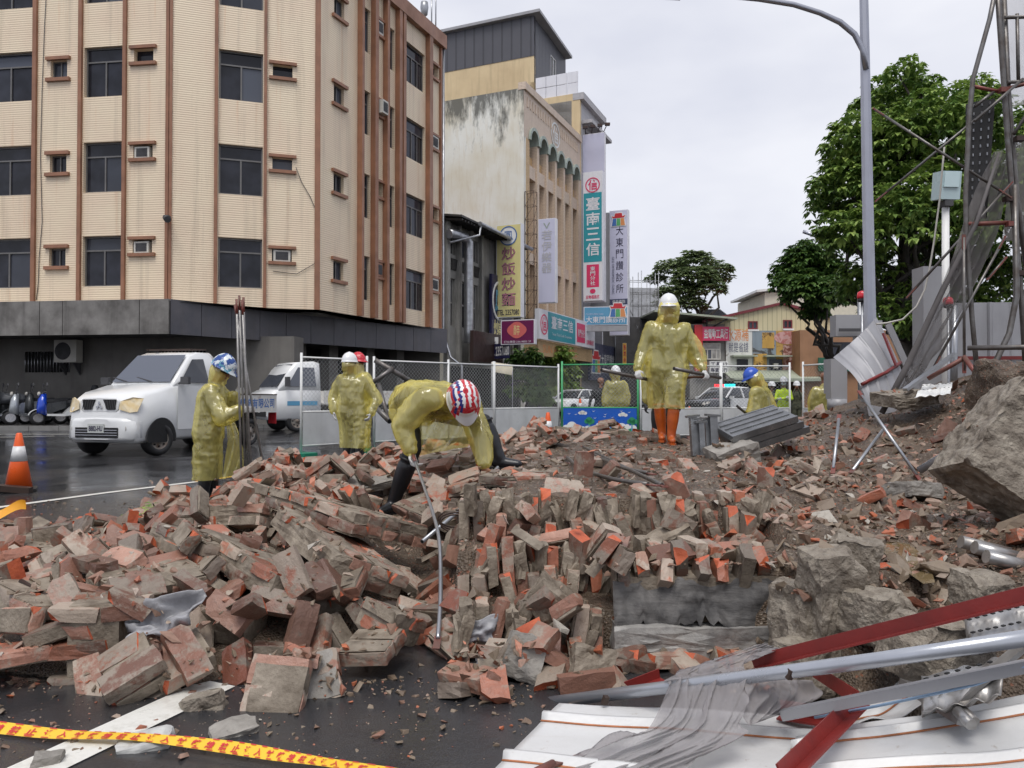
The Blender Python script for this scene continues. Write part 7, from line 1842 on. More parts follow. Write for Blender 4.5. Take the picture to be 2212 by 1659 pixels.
b = MB(); b.bar(P(1960, 1480, 2.5), P(2090, 1560, 2.2), 0.06, 0.03, (0.3, 0, 1)); tag(b.build('channel_scrap', M_ALU), 'muddy metal channel scrap pointing down at the right', 'scrap')
b = MB(); b.tube([P(2075, 1530, 2.22), P(2105, 1560, 2.16)], 0.016, 10); b.tube([P(2068, 1536, 2.2), P(2098, 1566, 2.14)], 0.016, 10); tag(b.build('crushed_tube', M_ALU), 'crushed double tube end at the right', 'scrap')
for k, (u, v, y) in enumerate(((2120, 1178, 3.3), (2150, 1190, 3.2), (2175, 1210, 3.1))):
    b = MB(); b.tube([P(u-45, v-8, y), P(u+60, v+18, y)], 0.028, 10); tag(b.build('crushed_tube', M_ALU), ['dull tube end under the huge concrete lump, uppermost', 'dull tube end under the huge concrete lump, middle', 'dull tube end under the huge concrete lump, lowest'][k], 'scrap', 'tubes under the concrete lump')
M_NETD = m_net('draped_grey_netting', (0.40, 0.38, 0.385), 0.66)
def drape(b, left, right, nu=22, amp=0.03, seed=0):
    rows = []
    for k in range(len(left)):
        row = []
        for i in range(nu+1):
            s = i/nu; p = left[k].lerp(right[k], s)
            a_, b_, c_ = s*6+seed*5+k*0.05, k*0.045, seed+0.37; r1 = 1-abs(vn1(a_, b_, c_)); r2 = 1-abs(vn1(a_*2.3+3, b_*2.3+3, c_*2.3+3)); r3 = vn1(a_*1.3+9, b_*3.2+9, c_+9)
            w = amp*(2.1*(r1-0.5) + 0.9*(r2-0.5) + 0.35*r3) * min(1, k*0.25+0.3)
            row.append(p + Vector((0.35*w, -0.9*w, 0.6*abs(w))))
        rows.append(row)
    b.rings(rows, 0, False, False)
def interp(pts, n):
    pts = [Vector(p) for p in pts]; out = []
    for k in range(n+1):
        f = k/n*(len(pts)-1); i = min(int(f), len(pts)-2); a = f-i
        p0, p1, p2, p3 = pts[max(i-1,0)], pts[i], pts[i+1], pts[min(i+2, len(pts)-1)]
        out.append(0.5*((2*p1) + (p2-p0)*a + (2*p0-5*p1+4*p2-p3)*a*a + (3*p1-p0-3*p2+p3)*a**3))
    return out
NT_ = thing('debris_netting', 'grey debris netting draped over the silver pipe at the front', 'netting', tuple(P(1560, 1500, 2.5)))
b = MB(); drape(b, interp([P(1440, 1468, 2.62), P(1400, 1570, 2.45), P(1330, 1600, 2.36), P(1200, 1660, 2.3), P(1130, 1690, 2.26)], 44), interp([P(1605, 1440, 2.5), P(1600, 1540, 2.36), P(1590, 1600, 2.28), P(1480, 1660, 2.2), P(1420, 1720, 2.14)], 44), 60, 0.030, 1)
b.build('front_fold', M_NETD, NT_)
b = MB(); drape(b, interp([P(1432, 1472, 2.60), P(1450, 1462, 2.66), P(1540, 1425, 2.72), P(1640, 1392, 2.8)], 24), interp([P(1606, 1452, 2.47), P(1612, 1436, 2.5), P(1640, 1425, 2.6), P(1690, 1405, 2.75)], 24), 36, 0.020, 2)
b.build('top_fold', M_NETD, NT_)
b = MB(); drape(b, interp([P(1600, 1462, 2.45), P(1600, 1520, 2.4), P(1610, 1570, 2.36)], 24), interp([P(1740, 1470, 2.5), P(1760, 1510, 2.5), P(1640, 1560, 2.42)], 24), 36, 0.022, 3)
b.build('back_fold', M_NETD, NT_)
BH_ = thing('brace_end_fitting', 'rusty flattened brace end lying on the netting at bottom', 'steel bar', tuple(P(1200, 1650, 2.3)))
b = MB(); b.tube([P(1150, 1672, 2.2), P(1195, 1650, 2.28)], 0.013, 9); b.build('tube', M_POLER, BH_)
b = MB(); b.bar(P(1190, 1652, 2.27), P(1258, 1632, 2.34), 0.022, 0.006); b.build('flat_end', M_POLER, BH_)
# ------------------------------------------------------------------ caution tape
def tape(label, pts, w, seed, letters):
    t = thing('caution_tape', label, 'tape', tuple(pts[0])); pp = interp(pts, 60); rg_ = random.Random(seed)
    L, Rr = [], []
    for i, p in enumerate(pp):
        d = (pp[min(i+1, 60)]-pp[max(i-1, 0)]).normalized(); s = Vector((d.y, -d.x, 0)).normalized()
        tw = 0.28 + 0.22*math.sin(i*0.21+seed)
        n = (s*math.cos(tw) - UP*math.sin(tw))
        L.append(p - n*w/2); Rr.append(p + n*w/2)
    lo = min(min(a.z, c.z) for a, c in zip(L, Rr));
    L = [a + UP*max(0, 0.006-a.z) for a in L]; Rr = [a + UP*max(0, 0.006-a.z) for a in Rr]
    b = MB(); b.rings([L, Rr], 0, False, False); b.build('ribbon', mat('yellow_tape', (0.80, 0.50, 0.03), 0.35, var=0.1), t)
    mk = MB()
    def on(s, v, o=0.0025):
        f = s*60; i = min(int(f), 59); a = f-i
        p = L[i].lerp(L[i+1], a); q = Rr[i].lerp(Rr[i+1], a); nn = (L[i+1]-L[i]).cross(Rr[i]-L[i]).normalized()
        if nn.y > 0 or nn.z < 0: nn = -nn
        nn = nn if nn.z > 0 else -nn
        return p.lerp(q, v) + nn*o
    s = 0.0; k = 0
    tot = sum((pp[i+1]-pp[i]).length for i in range(60))
    while s < 0.985:
        ch = letters[k % len(letters)]; k += 1; ds = w*0.62/tot
        V, Fs = text_mesh(ch, 0.03); lo_, hi_ = V.min(0), V.max(0)
        vs = [on(min(0.999, s + ds*(x-lo_[0])/(hi_[0]-lo_[0])), 0.86 - 0.62*(y-lo_[1])/(hi_[1]-lo_[1])) for x, y, _ in V]
        mk.add(vs, Fs, 0); s += ds*1.75
    s = 0.0
    while s < 0.99:
        ds = w*0.5/tot
        for v0, v1 in ((0.02, 0.10), (0.91, 0.99)):
            mk.add([on(s, v0), on(min(s+ds, .999), v0), on(min(s+ds, .999), v1), on(s, v1)], [(0,1,2,3)], 0)
        s += ds*2.2
    pr_ = mk.build('print', M_REDS, t); pr_['kind'] = 'stuff'
    return t
tape('yellow caution tape with red characters lying across the road at front', [PG(-60, 1564, .02), PG(120, 1585, .02), PG(300, 1592, .03), PG(480, 1612, .03), PG(620, 1634, .03), PG(760, 1655, .03), PG(960, 1690, .02)], 0.046, 1, '封鎖線禁止進入')
b = MB(); q = PG(12, 1122, 0.12); b.rings([[q + Vector((x, 0.05*math.sin(x*9+y*7), 0.05*math.sin(x*14)+y*0.5+0.03)) for x in np.linspace(-0.35, 0.14, 14)] for y in (0, 0.08, 0.13, 0.16)], 0, False, False)
tag(b.build('tape_scrap', mat('orange_plastic', (0.80, 0.36, 0.02), 0.4, var=0.1)), 'crumpled orange plastic scrap at the left picture edge', 'plastic')
b = MB(); q = P(300, 1122, 6.0); b.rings([[q + Vector((x, y*0.5, 0.02*math.sin(x*30)+y*0.25)) for x in np.linspace(-0.07, 0.1, 8)] for y in (0, 0.05, 0.08)], 0, False, False)
tag(b.build('tape_scrap', mat('orange_tape_bit', (0.80, 0.40, 0.03), 0.4, var=0.1)), 'small orange tape scrap among vine and bricks', 'plastic')
# ------------------------------------------------------------------ steel lying on the heap
def brace(label, a, c, r=0.014, ends=True, m=None):
    p, q = P(*a), P(*c); t = thing('scaffold_brace', label, 'steel bar', tuple(p)); b = MB(); b.tube([p, q], r, 9); b.build('tube', m or M_STEEL, t)
    if ends:
        for e, d in ((p, (q-p).normalized()), (q, (p-q).normalized())):
            b = MB(); b.bar(e - d*0.055, e + d*0.03, r*2.6, 0.006); b.build('flat_end', M_POLER if r < 0.013 else M_STEEL, t)
    return t
brace('thin brace leaning from upper left to lower right over mud', (1862, 855, 5.9), (1980, 1026, 5.4), 0.012)
brace('brace crossing behind it from lower left to upper right', (1842, 1016, 5.4), (1912, 922, 6.2), 0.012)
brace('short upright brace standing in the mud left of the crossed pair', (1812, 905, 5.9), (1800, 1012, 5.5), 0.012)
pipe('pale pipe sticking out of the mud toward the concrete lump', [P(1986, 1016, 5.2), P(2080, 960, 5.0), P(2180, 890, 4.8)], 0.026)
pipe('dark horizontal pipe crossing in front of hoarding', [P(2090, 752, 6.6), P(2330, 748, 6.2)], 0.022, M_POLE)
pipe('red scaffold tube lying in front of hoarding', [P(2005, 818, 7.4), P(2085, 772, 7.2)], 0.022, M_POLER)
pipe('second red scaffold tube leaning from the first', [P(2082, 770, 7.2), P(2125, 830, 7.0)], 0.022, M_POLER)
b = MB(); b.bar(P(1955, 842, 7.6), P(2062, 765, 7.8), 0.06, 0.03); tag(b.build('steel_channel', M_STEEL), 'bright steel channel slanting up in front of hoarding', 'steel channel')
deckplank('white perforated deck plank lying at the top of heap', P(1995, 832, 8.0), P(2058, 828, 8.0), P(2052, 850, 7.3), P(1975, 858, 7.3), 8, 4, M_WHITE)
for i, (lab, path) in enumerate((('brace rod with flattened red ends lying on the wall face, uppermost', ((1260, 965), (1330, 1000), (1430, 1048))), ('brace rod lying on the wall face, middle one', ((1282, 982), (1345, 1010), (1400, 1022))), ('curved brace rod lying on the wall face, lowest', ((1225, 988), (1255, 1012), (1320, 1034), (1400, 1046))))):
    pts = [PG(u, v, 0.66) for u, v in path]
    t = thing('scaffold_brace', lab, 'steel bar', tuple(pts[0])); b = MB(); b.tube(interp(pts, 10), 0.013, 8); b.build('tube', M_POLE, t)
    for e, d in ((pts[0], (pts[0]-pts[1]).normalized()), (pts[-1], (pts[-1]-pts[-2]).normalized())):
        b = MB(); b.bar(e, e + d*0.09, 0.035, 0.006); b.build('flat_end', M_POLER, t)
PB = thing('steel_post_bundle', 'bundle of grey steel channel posts stacked upright on the heap', 'steel posts', tuple(P(1520, 1000, 7.3)))
M_POST = mat('wet_grey_steel', (0.22, 0.225, 0.23), 0.32, 0.6, var=0.4, vs=7)
for k, (u, va, vb, w) in enumerate(((1498, 900, 985, 0.06), (1515, 912, 1000, 0.05), (1528, 905, 990, 0.05), (1541, 898, 990, 0.07), (1505, 905, 985, 0.03))):
    p, q = P(u+3, vb, 7.3-0.06*(k % 2)), P(u-2, va, 7.3-0.06*(k % 2)+0.05)
    b = MB(); b.bar(p, q, w, 0.09, (0, 1, 0)); b.build('post', M_POST, PB)
    b = MB(); b.box(q + UP*0.005, (w+0.06, 0.11, 0.02), (0, 0.06*(k-2), 0)); b.build('head_plate', M_POST, PB)
def plankstack():
    t = thing('deck_plank_stack', 'tilted stack of grey steel scaffold deck planks on the heap', 'deck planks', tuple(P(1660, 960, 7.2)))
    a, c = P(1590, 986, 7.0), P(1738, 938, 7.1); x = (c-a).normalized(); y = Vector((0.15, 0.93, 0.32)).normalized(); n = x.cross(y).normalized(); n = n if n.z > 0 else -n
    y = n.cross(x)
    for k in range(3):
        o = a + n*(0.068*k) + x*(0.03*(2-k)); L = (c-a).length - 0.02*k
        b = MB(); b.obox(o + y*0.0, x*L, y*0.02, n*0.06); b.obox(o + y*0.40, x*L, y*0.02, n*0.06); b.obox(o + x*0.003 + y*0.021 + n*0.05, x*(L-0.006), y*0.378, n*0.006)
        b.obox(o + y*0.021, x*0.02, y*0.378, n*0.048); b.obox(o + x*(L-0.02) + y*0.021, x*0.02, y*0.378, n*0.048)
        for q in range(3): b.obox(o + y*(0.09+0.1*q) + n*0.0562 + x*0.03, x*(L-0.06), y*0.02, n*0.008)
        b.build('plank', M_POST, t)
plankstack()
pipe('short rusty pipe stub standing in the mud', [P(1962, 1160, 4.3), P(1964, 1140, 4.3)], 0.017, M_DRUST)
# ------------------------------------------------------------------ people
def m_coat(name, col, op=0.40, tint=(0.97, 0.92, 0.55)):
    t = NT(name); v = t.coord((1, 1, 0.6))
    def crease(sc, dist, w):
        n = t.noise(v, sc, 2, 0.5, dist); s_ = t.n('Math', _operation='SUBTRACT'); t.link(n, s_.inputs[0]); s_.inputs[1].default_value = 0.5
        a_ = t.n('Math', _operation='ABSOLUTE'); t.link(s_.outputs[0], a_.inputs[0]); return t.ramp(a_.outputs[0], (0.0, 1.0), (w, 0.0))
    c1 = crease(4.2, 0.8, 0.06); c2 = crease(8.5, 1.0, 0.07); big = t.noise(v, 3.2, 3, 0.5)
    n = t.mix(0.35, c1, c2)
    nb = t.bump(big, 0.35, 0.05); nb = t.bump(n, 0.28, 0.015, nb)
    p = t.pbr(col, 0.2, normal=nb, spec=0.8)
    tl = t.n('BsdfTranslucent'); tl.inputs['Color'].default_value = (*col, 1); t.link(nb, tl.inputs['Normal'])
    a = t.n('MixShader'); a.inputs[0].default_value = 0.4; t.link(p.outputs[0], a.inputs[1]); t.link(tl.outputs[0], a.inputs[2])
    tr = t.n('BsdfTransparent'); tr.inputs['Color'].default_value = (*tint, 1)
    f0 = t.ramp(big, (0.36, op-0.10), (0.66, op+0.10))
    fac = t.mix(t.ramp(n, (0.2, 0), (0.9, 0.4)), f0, (0.75, 0.75, 0.75))
    m = t.n('MixShader'); t.link(fac, m.inputs[0]); t.link(tr.outputs[0], m.inputs[1]); t.link(a.outputs[0], m.inputs[2])
    g = t.n('BsdfGlossy'); g.inputs['Roughness'].default_value = 0.16; g.inputs['Color'].default_value = (1, 1, 0.97, 1); t.link(nb, g.inputs['Normal'])
    m2 = t.n('MixShader'); m2.inputs[0].default_value = 0.06; t.link(m.outputs[0], m2.inputs[1]); t.link(g.outputs[0], m2.inputs[2])
    return t.done(m2)
M_COAT = m_coat('yellow_plastic_raincoat', (1.0, 0.90, 0.30), 0.38, (1.0, 0.95, 0.58))
M_COATB = m_coat('bright_yellow_raincoat', (0.85, 0.68, 0.08), 0.45, (1.0, 0.93, 0.55))
M_CLO_D = mat('dark_olive_clothes', (0.06, 0.052, 0.042), 0.8, var=0.35, vs=10, bump=0.3, bs=30)
M_CLO_G = mat('grey_green_clothes', (0.085, 0.092, 0.085), 0.8, var=0.35, vs=10, bump=0.3, bs=30)
M_CLO_B = mat('black_clothes', (0.015, 0.016, 0.02), 0.75, var=0.3, vs=10)
M_HIVIS = mat('hi_vis_jacket', (0.55, 0.75, 0.02), 0.6, var=0.15, vs=8)
M_CAMO = mat('camouflage_clothes', (0.15, 0.15, 0.09), 0.8, var=0.5, vs=14, col2=(0.05, 0.055, 0.04))
M_GLOVE = mat('white_knit_glove', (0.60, 0.60, 0.59), 0.85, var=0.3, vs=24, bump=0.3, bs=90)
M_GLOVED = mat('dark_glove', (0.05, 0.05, 0.055), 0.8, var=0.2)
M_SKIN = mat('tanned_skin', (0.26, 0.125, 0.075), 0.5, var=0.2, vs=12)
M_HAIR = mat('black_hair', (0.012, 0.011, 0.01), 0.5, var=0.2)
M_MASK = mat('pale_face_mask', (0.60, 0.66, 0.70), 0.8, var=0.05)
M_RUBB = mat('black_rubber_boot', (0.014, 0.015, 0.019), 0.34, var=0.3, vs=6, rvar=0.1)
M_RUBO = mat('orange_rubber_boot', (0.52, 0.105, 0.012), 0.36, var=0.3, vs=8, col2=(0.36, 0.07, 0.015))
M_HELW = mat('white_helmet', (0.74, 0.75, 0.76), 0.25, var=0.06)
M_HELB = mat('blue_helmet', (0.025, 0.09, 0.48), 0.28, var=0.1)
M_HELR = mat('red_helmet', (0.50, 0.02, 0.035), 0.28, var=0.3, vs=25, col2=(0.62, 0.30, 0.28), thr=(0.58, 0.66))
M_HELNV = mat('navy_stripe', (0.025, 0.03, 0.20), 0.28, var=0.2)
def m_camohel():
    t = NT('blue_white_camo_helmet'); v = t.coord(); n = t.noise(v, 13, 5, 0.6, 0.5); n2 = t.noise(v, 10, 4, 0.6)
    c = t.mix(t.ramp(n, (0.5, 0), (0.54, 1)), (0.62, 0.68, 0.72), (0.025, 0.07, 0.26))
    c = t.mix(t.ramp(n2, (0.58, 0), (0.62, 1)), c, (0.10, 0.30, 0.42)); return t.done(t.pbr(c, 0.25))
M_HELC = m_camohel()
def remesh(mb, voxel, smooth=3):
    me = bpy.data.meshes.new('tmp'); me.from_pydata(mb.v, [], mb.f); me.update()
    ob = bpy.data.objects.new('tmp', me); sc2 = bpy.data.scenes.new('tmp'); sc2.collection.objects.link(ob)
    md = ob.modifiers.new('r', 'REMESH'); md.mode = 'VOXEL'; md.voxel_size = voxel
    if smooth: sm = ob.modifiers.new('s', 'SMOOTH'); sm.factor = 0.5; sm.iterations = smooth
    vl = sc2.view_layers[0]; vl.update(); dg = vl.depsgraph
    m2 = bpy.data.meshes.new_from_object(ob.evaluated_get(dg))
    V = np.zeros(len(m2.vertices)*3, np.float32); m2.vertices.foreach_get('co', V); V = V.reshape(-1, 3).astype(float)
    N = np.zeros(len(m2.vertices)*3, np.float32); m2.vertices.foreach_get('normal', N); N = N.reshape(-1, 3).astype(float)
    Q = np.zeros(len(m2.loops), np.int32); m2.loops.foreach_get('vertex_index', Q)
    Fc = Q.reshape(-1, 4) if len(Q) == 4*len(m2.polygons) else None
    if Fc is None: Fc = np.array([tuple(p.vertices) if len(p.vertices) == 4 else tuple(p.vertices)+(p.vertices[-1],) for p in m2.polygons])
    bpy.data.objects.remove(ob); bpy.data.scenes.remove(sc2); bpy.data.meshes.remove(me); bpy.data.meshes.remove(m2)
    return V, N, Fc
class Caps:
    def __init__(s): s.c = []
    def add(s, p, q, r0, r1=None, mi=0): s.c.append((Vector(p), Vector(q), r0, r0 if r1 is None else r1, mi)); return s
    def chain(s, pts, rs, mi=0):
        for a, b, r0, r1 in zip(pts[:-1], pts[1:], rs[:-1], rs[1:]): s.add(a, b, r0, r1, mi)
        return s
    def ball(s, p, r, mi=0): return s.add(Vector(p)-Vector((0,0,r*0.02)), Vector(p)+Vector((0,0,r*0.02)), r, r, mi)
    def mesh(s, n=10):
        b = MB()
        for p, q, r0, r1, mi in s.c:
            d = q-p; L = d.length; d = d/L if L > 1e-6 else Vector((0,0,1))
            pts, rr = [], []
            for k in range(4): a = math.pi/2*(k/4); pts.append(p - d*r0*math.cos(a)); rr.append(max(1e-3, r0*math.sin(a)))
            pts.append(p); rr.append(r0); pts.append(q); rr.append(r1)
            for k in range(1, 5): a = math.pi/2*(k/4); pts.append(q + d*r1*math.sin(a)); rr.append(max(1e-3, r1*math.cos(a)))
            b.tube(pts, rr, n)
        return b
    def nearest(s, C):
        best = np.full(len(C), 1e9); idx = np.zeros(len(C), int)
        for p, q, r0, r1, mi in s.c:
            p_, d = np.array(p), np.array(q-p); L2 = max(1e-9, d @ d)
            t = np.clip(((C-p_) @ d)/L2, 0, 1); dist = np.linalg.norm(C-p_-t[:, None]*d, axis=1) - (r0+(r1-r0)*t)
            m = dist < best; best = np.where(m, dist, best); idx = np.where(m, mi, idx)
        return idx
def grow(name, caps, voxel, mats, parent, smooth=3, wr=None, cut=None):
    V, N, Fc = remesh(caps.mesh(12), voxel, smooth)
    if wr:
        amp, sc, seed = wr
        q = V*np.array([sc, sc, sc*0.3]) + seed
        rid = 1-np.abs(fbm(q, 2)); rid2 = 1-np.abs(fbm(V*sc*2.3+seed+31, 2)); big = fbm(V*sc*0.35+seed, 2)
        V = V + N*np.maximum(amp*(rid-0.62)*1.5 + amp*0.5*(rid2-0.6) + amp*0.7*big + 0.006, -0.010)[:, None]
    if cut is not None:
        keep = cut(V)[Fc].all(1); Fc = Fc[keep]; us, inv = np.unique(Fc, return_inverse=True); V = V[us]; Fc = inv.reshape(-1, 4)
    mi = caps.nearest(V[Fc].mean(1)) if len(mats) > 1 else None
    rl = np.array(ROOTLOC[parent.name]); return mesh_np(name, V-rl, Fc, mats, parent, mi, True)
def hand(c, W, d, n, side, curl=0.5, mi=3, s=1.0):
    W, d, n = Vector(W), Vector(d).normalized(), Vector(n).normalized(); sd = d.cross(n).normalized()*side; n = (sd.cross(d)*side).normalized()
    for k, (o, L) in enumerate(((0.030, 0.072), (0.010, 0.080), (-0.010, 0.074), (-0.028, 0.060))):
        kn = W + d*0.088*s + sd*o*s; c.add(W + sd*o*0.6*s + d*0.012*s, kn, 0.015*s, 0.0125*s, mi)
        a1 = curl*1.3; d1 = (d*math.cos(a1) + n*math.sin(a1)); k2 = kn + d1*L*0.5*s; a2 = curl*2.4; d2 = d*math.cos(a2) + n*math.sin(a2)
        c.add(kn, k2, 0.0105*s, 0.0095*s, mi); c.add(k2, k2 + d2*L*0.5*s, 0.0095*s, 0.0075*s, mi)
    t0 = W + d*0.03*s + sd*0.028*s; t1 = t0 + (d*0.55 + sd*0.7 + n*0.35).normalized()*0.042*s; c.add(t0, t1, 0.014*s, 0.011*s, mi); c.add(t1, t1 + (d*0.8 + sd*0.1 + n*0.5).normalized()*0.034*s, 0.0105*s, 0.008*s, mi)
def headcaps(c, H, fwd, upv, mi=2, s=1.0, mask=None):
    H, f, u = Vector(H), Vector(fwd).normalized(), Vector(upv).normalized(); sd = f.cross(u).normalized(); u = sd.cross(f)
    c.add(H - f*0.022*s + u*0.03*s, H + f*0.012*s + u*0.025*s, 0.088*s, 0.082*s, mi); c.add(H - u*0.02*s + f*0.02*s, H - u*0.075*s + f*0.045*s, 0.066*s, 0.042*s, mi)
    c.add(H + f*0.085*s + u*0.012*s, H + f*0.108*s - u*0.022*s, 0.010*s, 0.014*s, mi)
    for e in (-1, 1):
        c.add(H + sd*e*0.082*s + u*0.01*s - f*0.01*s, H + sd*e*0.086*s - u*0.03*s - f*0.005*s, 0.016*s, 0.012*s, mi)
        c.ball(H + f*0.080*s + sd*e*0.032*s + u*0.012*s, 0.011*s, 4)
    c.add(H + f*0.084*s - u*0.055*s - sd*0.018*s, H + f*0.084*s - u*0.055*s + sd*0.018*s, 0.007*s, 0.007*s, 5)
    if mask: c.add(H + f*0.06*s - u*0.045*s - sd*0.03*s, H + f*0.06*s - u*0.045*s + sd*0.03*s, 0.05*s, 0.05*s, 6)
def helmet(parent, C, upv, fwd, m, s=1.0, stripes=None, name='helmet'):
    C, u, f = Vector(C), Vector(upv).normalized(), Vector(fwd).normalized(); sd = f.cross(u).normalized(); f = u.cross(sd)
    b = MB(); nr, ns = 9, 36; rings = []
    for i in range(nr+1):
        a = math.pi/2*i/nr; rr, hh = math.cos(a), math.sin(a)
        ring = []
        for k in range(ns):
            th = 2*math.pi*k/ns; x, y = math.cos(th), math.sin(th)
            rid = 0.006*max(0, 1-abs(y)*7)*hh*s
            ring.append(C + f*(x*0.143*rr*s) + sd*(y*0.115*rr*s) + u*(hh*0.145*s + rid))
        rings.append(ring)
    lip = [C + f*(math.cos(t)*(0.152 + 0.045*max(0, math.cos(t))**3)*s) + sd*(math.sin(t)*0.124*s) - u*(0.006+0.018*max(0, math.cos(t))**3)*s for t in [2*math.pi*k/ns for k in range(ns)]]
    lip2 = [p - u*0.008*s for p in lip]; inn = [C + (p-C)*0.90 - u*0.004*s for p in lip2]
    b.rings([inn, lip2, lip] + rings, 0, True, True)
    mats = m if isinstance(m, (list, tuple)) else [m]
    if stripes:
        nf = 0
        for fi_, f_ in enumerate(b.f):
            c_ = sum((Vector(b.v[i]) for i in f_), Vector())/len(f_); y = (c_-C).dot(sd)/s; b.m[fi_] = stripes(y, (c_-C).dot(f)/s, (c_-C).dot(u)/s)
    o = b.build(name, mats, parent)
    cr = MB(); cr.rings([[C + f*(math.cos(t)*0.11*s*q) + sd*(math.sin(t)*0.092*s*q) - u*(0.012+w)*s for t in [2*math.pi*k/20 for k in range(20)]] for q, w in ((1.0, 0.0), (1.0, 0.03), (0.93, 0.03))], 0, True, False)
    cr.build('head_band', M_CLO_B, parent); return o
def boot(parent, knee, ankle, toe_dir, m, s=1.0, name='boot'):
    c = Caps(); k, a = Vector(knee), Vector(ankle); t = Vector(toe_dir).normalized()
    top = a.lerp(k, 0.80); c.chain([top, a.lerp(k, 0.5), a.lerp(k, 0.18), a], [0.073*s, 0.070*s, 0.055*s, 0.053*s])
    dn = Vector((0,0,-1)); c.add(a + dn*0.03*s - t*0.03*s, a + dn*0.045*s + t*0.05*s, 0.047*s, 0.045*s); c.add(a + dn*0.045*s + t*0.05*s, a + dn*0.052*s + t*0.15*s, 0.046*s, 0.036*s)
    o = grow(name, c, 0.011*s, [m], parent, 2)
    b = MB(); r = [[a + dn*(z)*s + t*x*s + t.cross(UP).normalized()*y*s for x, y in ((-0.085,-0.035),(-0.03,-0.042),(0.05,-0.04),(0.13,-0.044),(0.185,-0.022),(0.185,0.022),(0.13,0.044),(0.05,0.04),(-0.03,0.042),(-0.085,0.035))] for z in (0.075, 0.1)]
    b.rings(r, 0, True, True, False); sl = b.build('sole', m, None); rl = ROOTLOC[parent.name]
    for v in sl.data.vertices: v.co = (v.co[0]-rl[0], v.co[1]-rl[1], v.co[2]-rl[2])
    sl.parent = o
    b = MB(); d = (k-a).normalized(); b.tube([top + d*0.055*s, top + d*0.075*s], 0.079*s, 16); rm = b.build('rim', m, None)
    for v in rm.data.vertices: v.co = (v.co[0]-rl[0], v.co[1]-rl[1], v.co[2]-rl[2])
    rm.parent = o
    return o
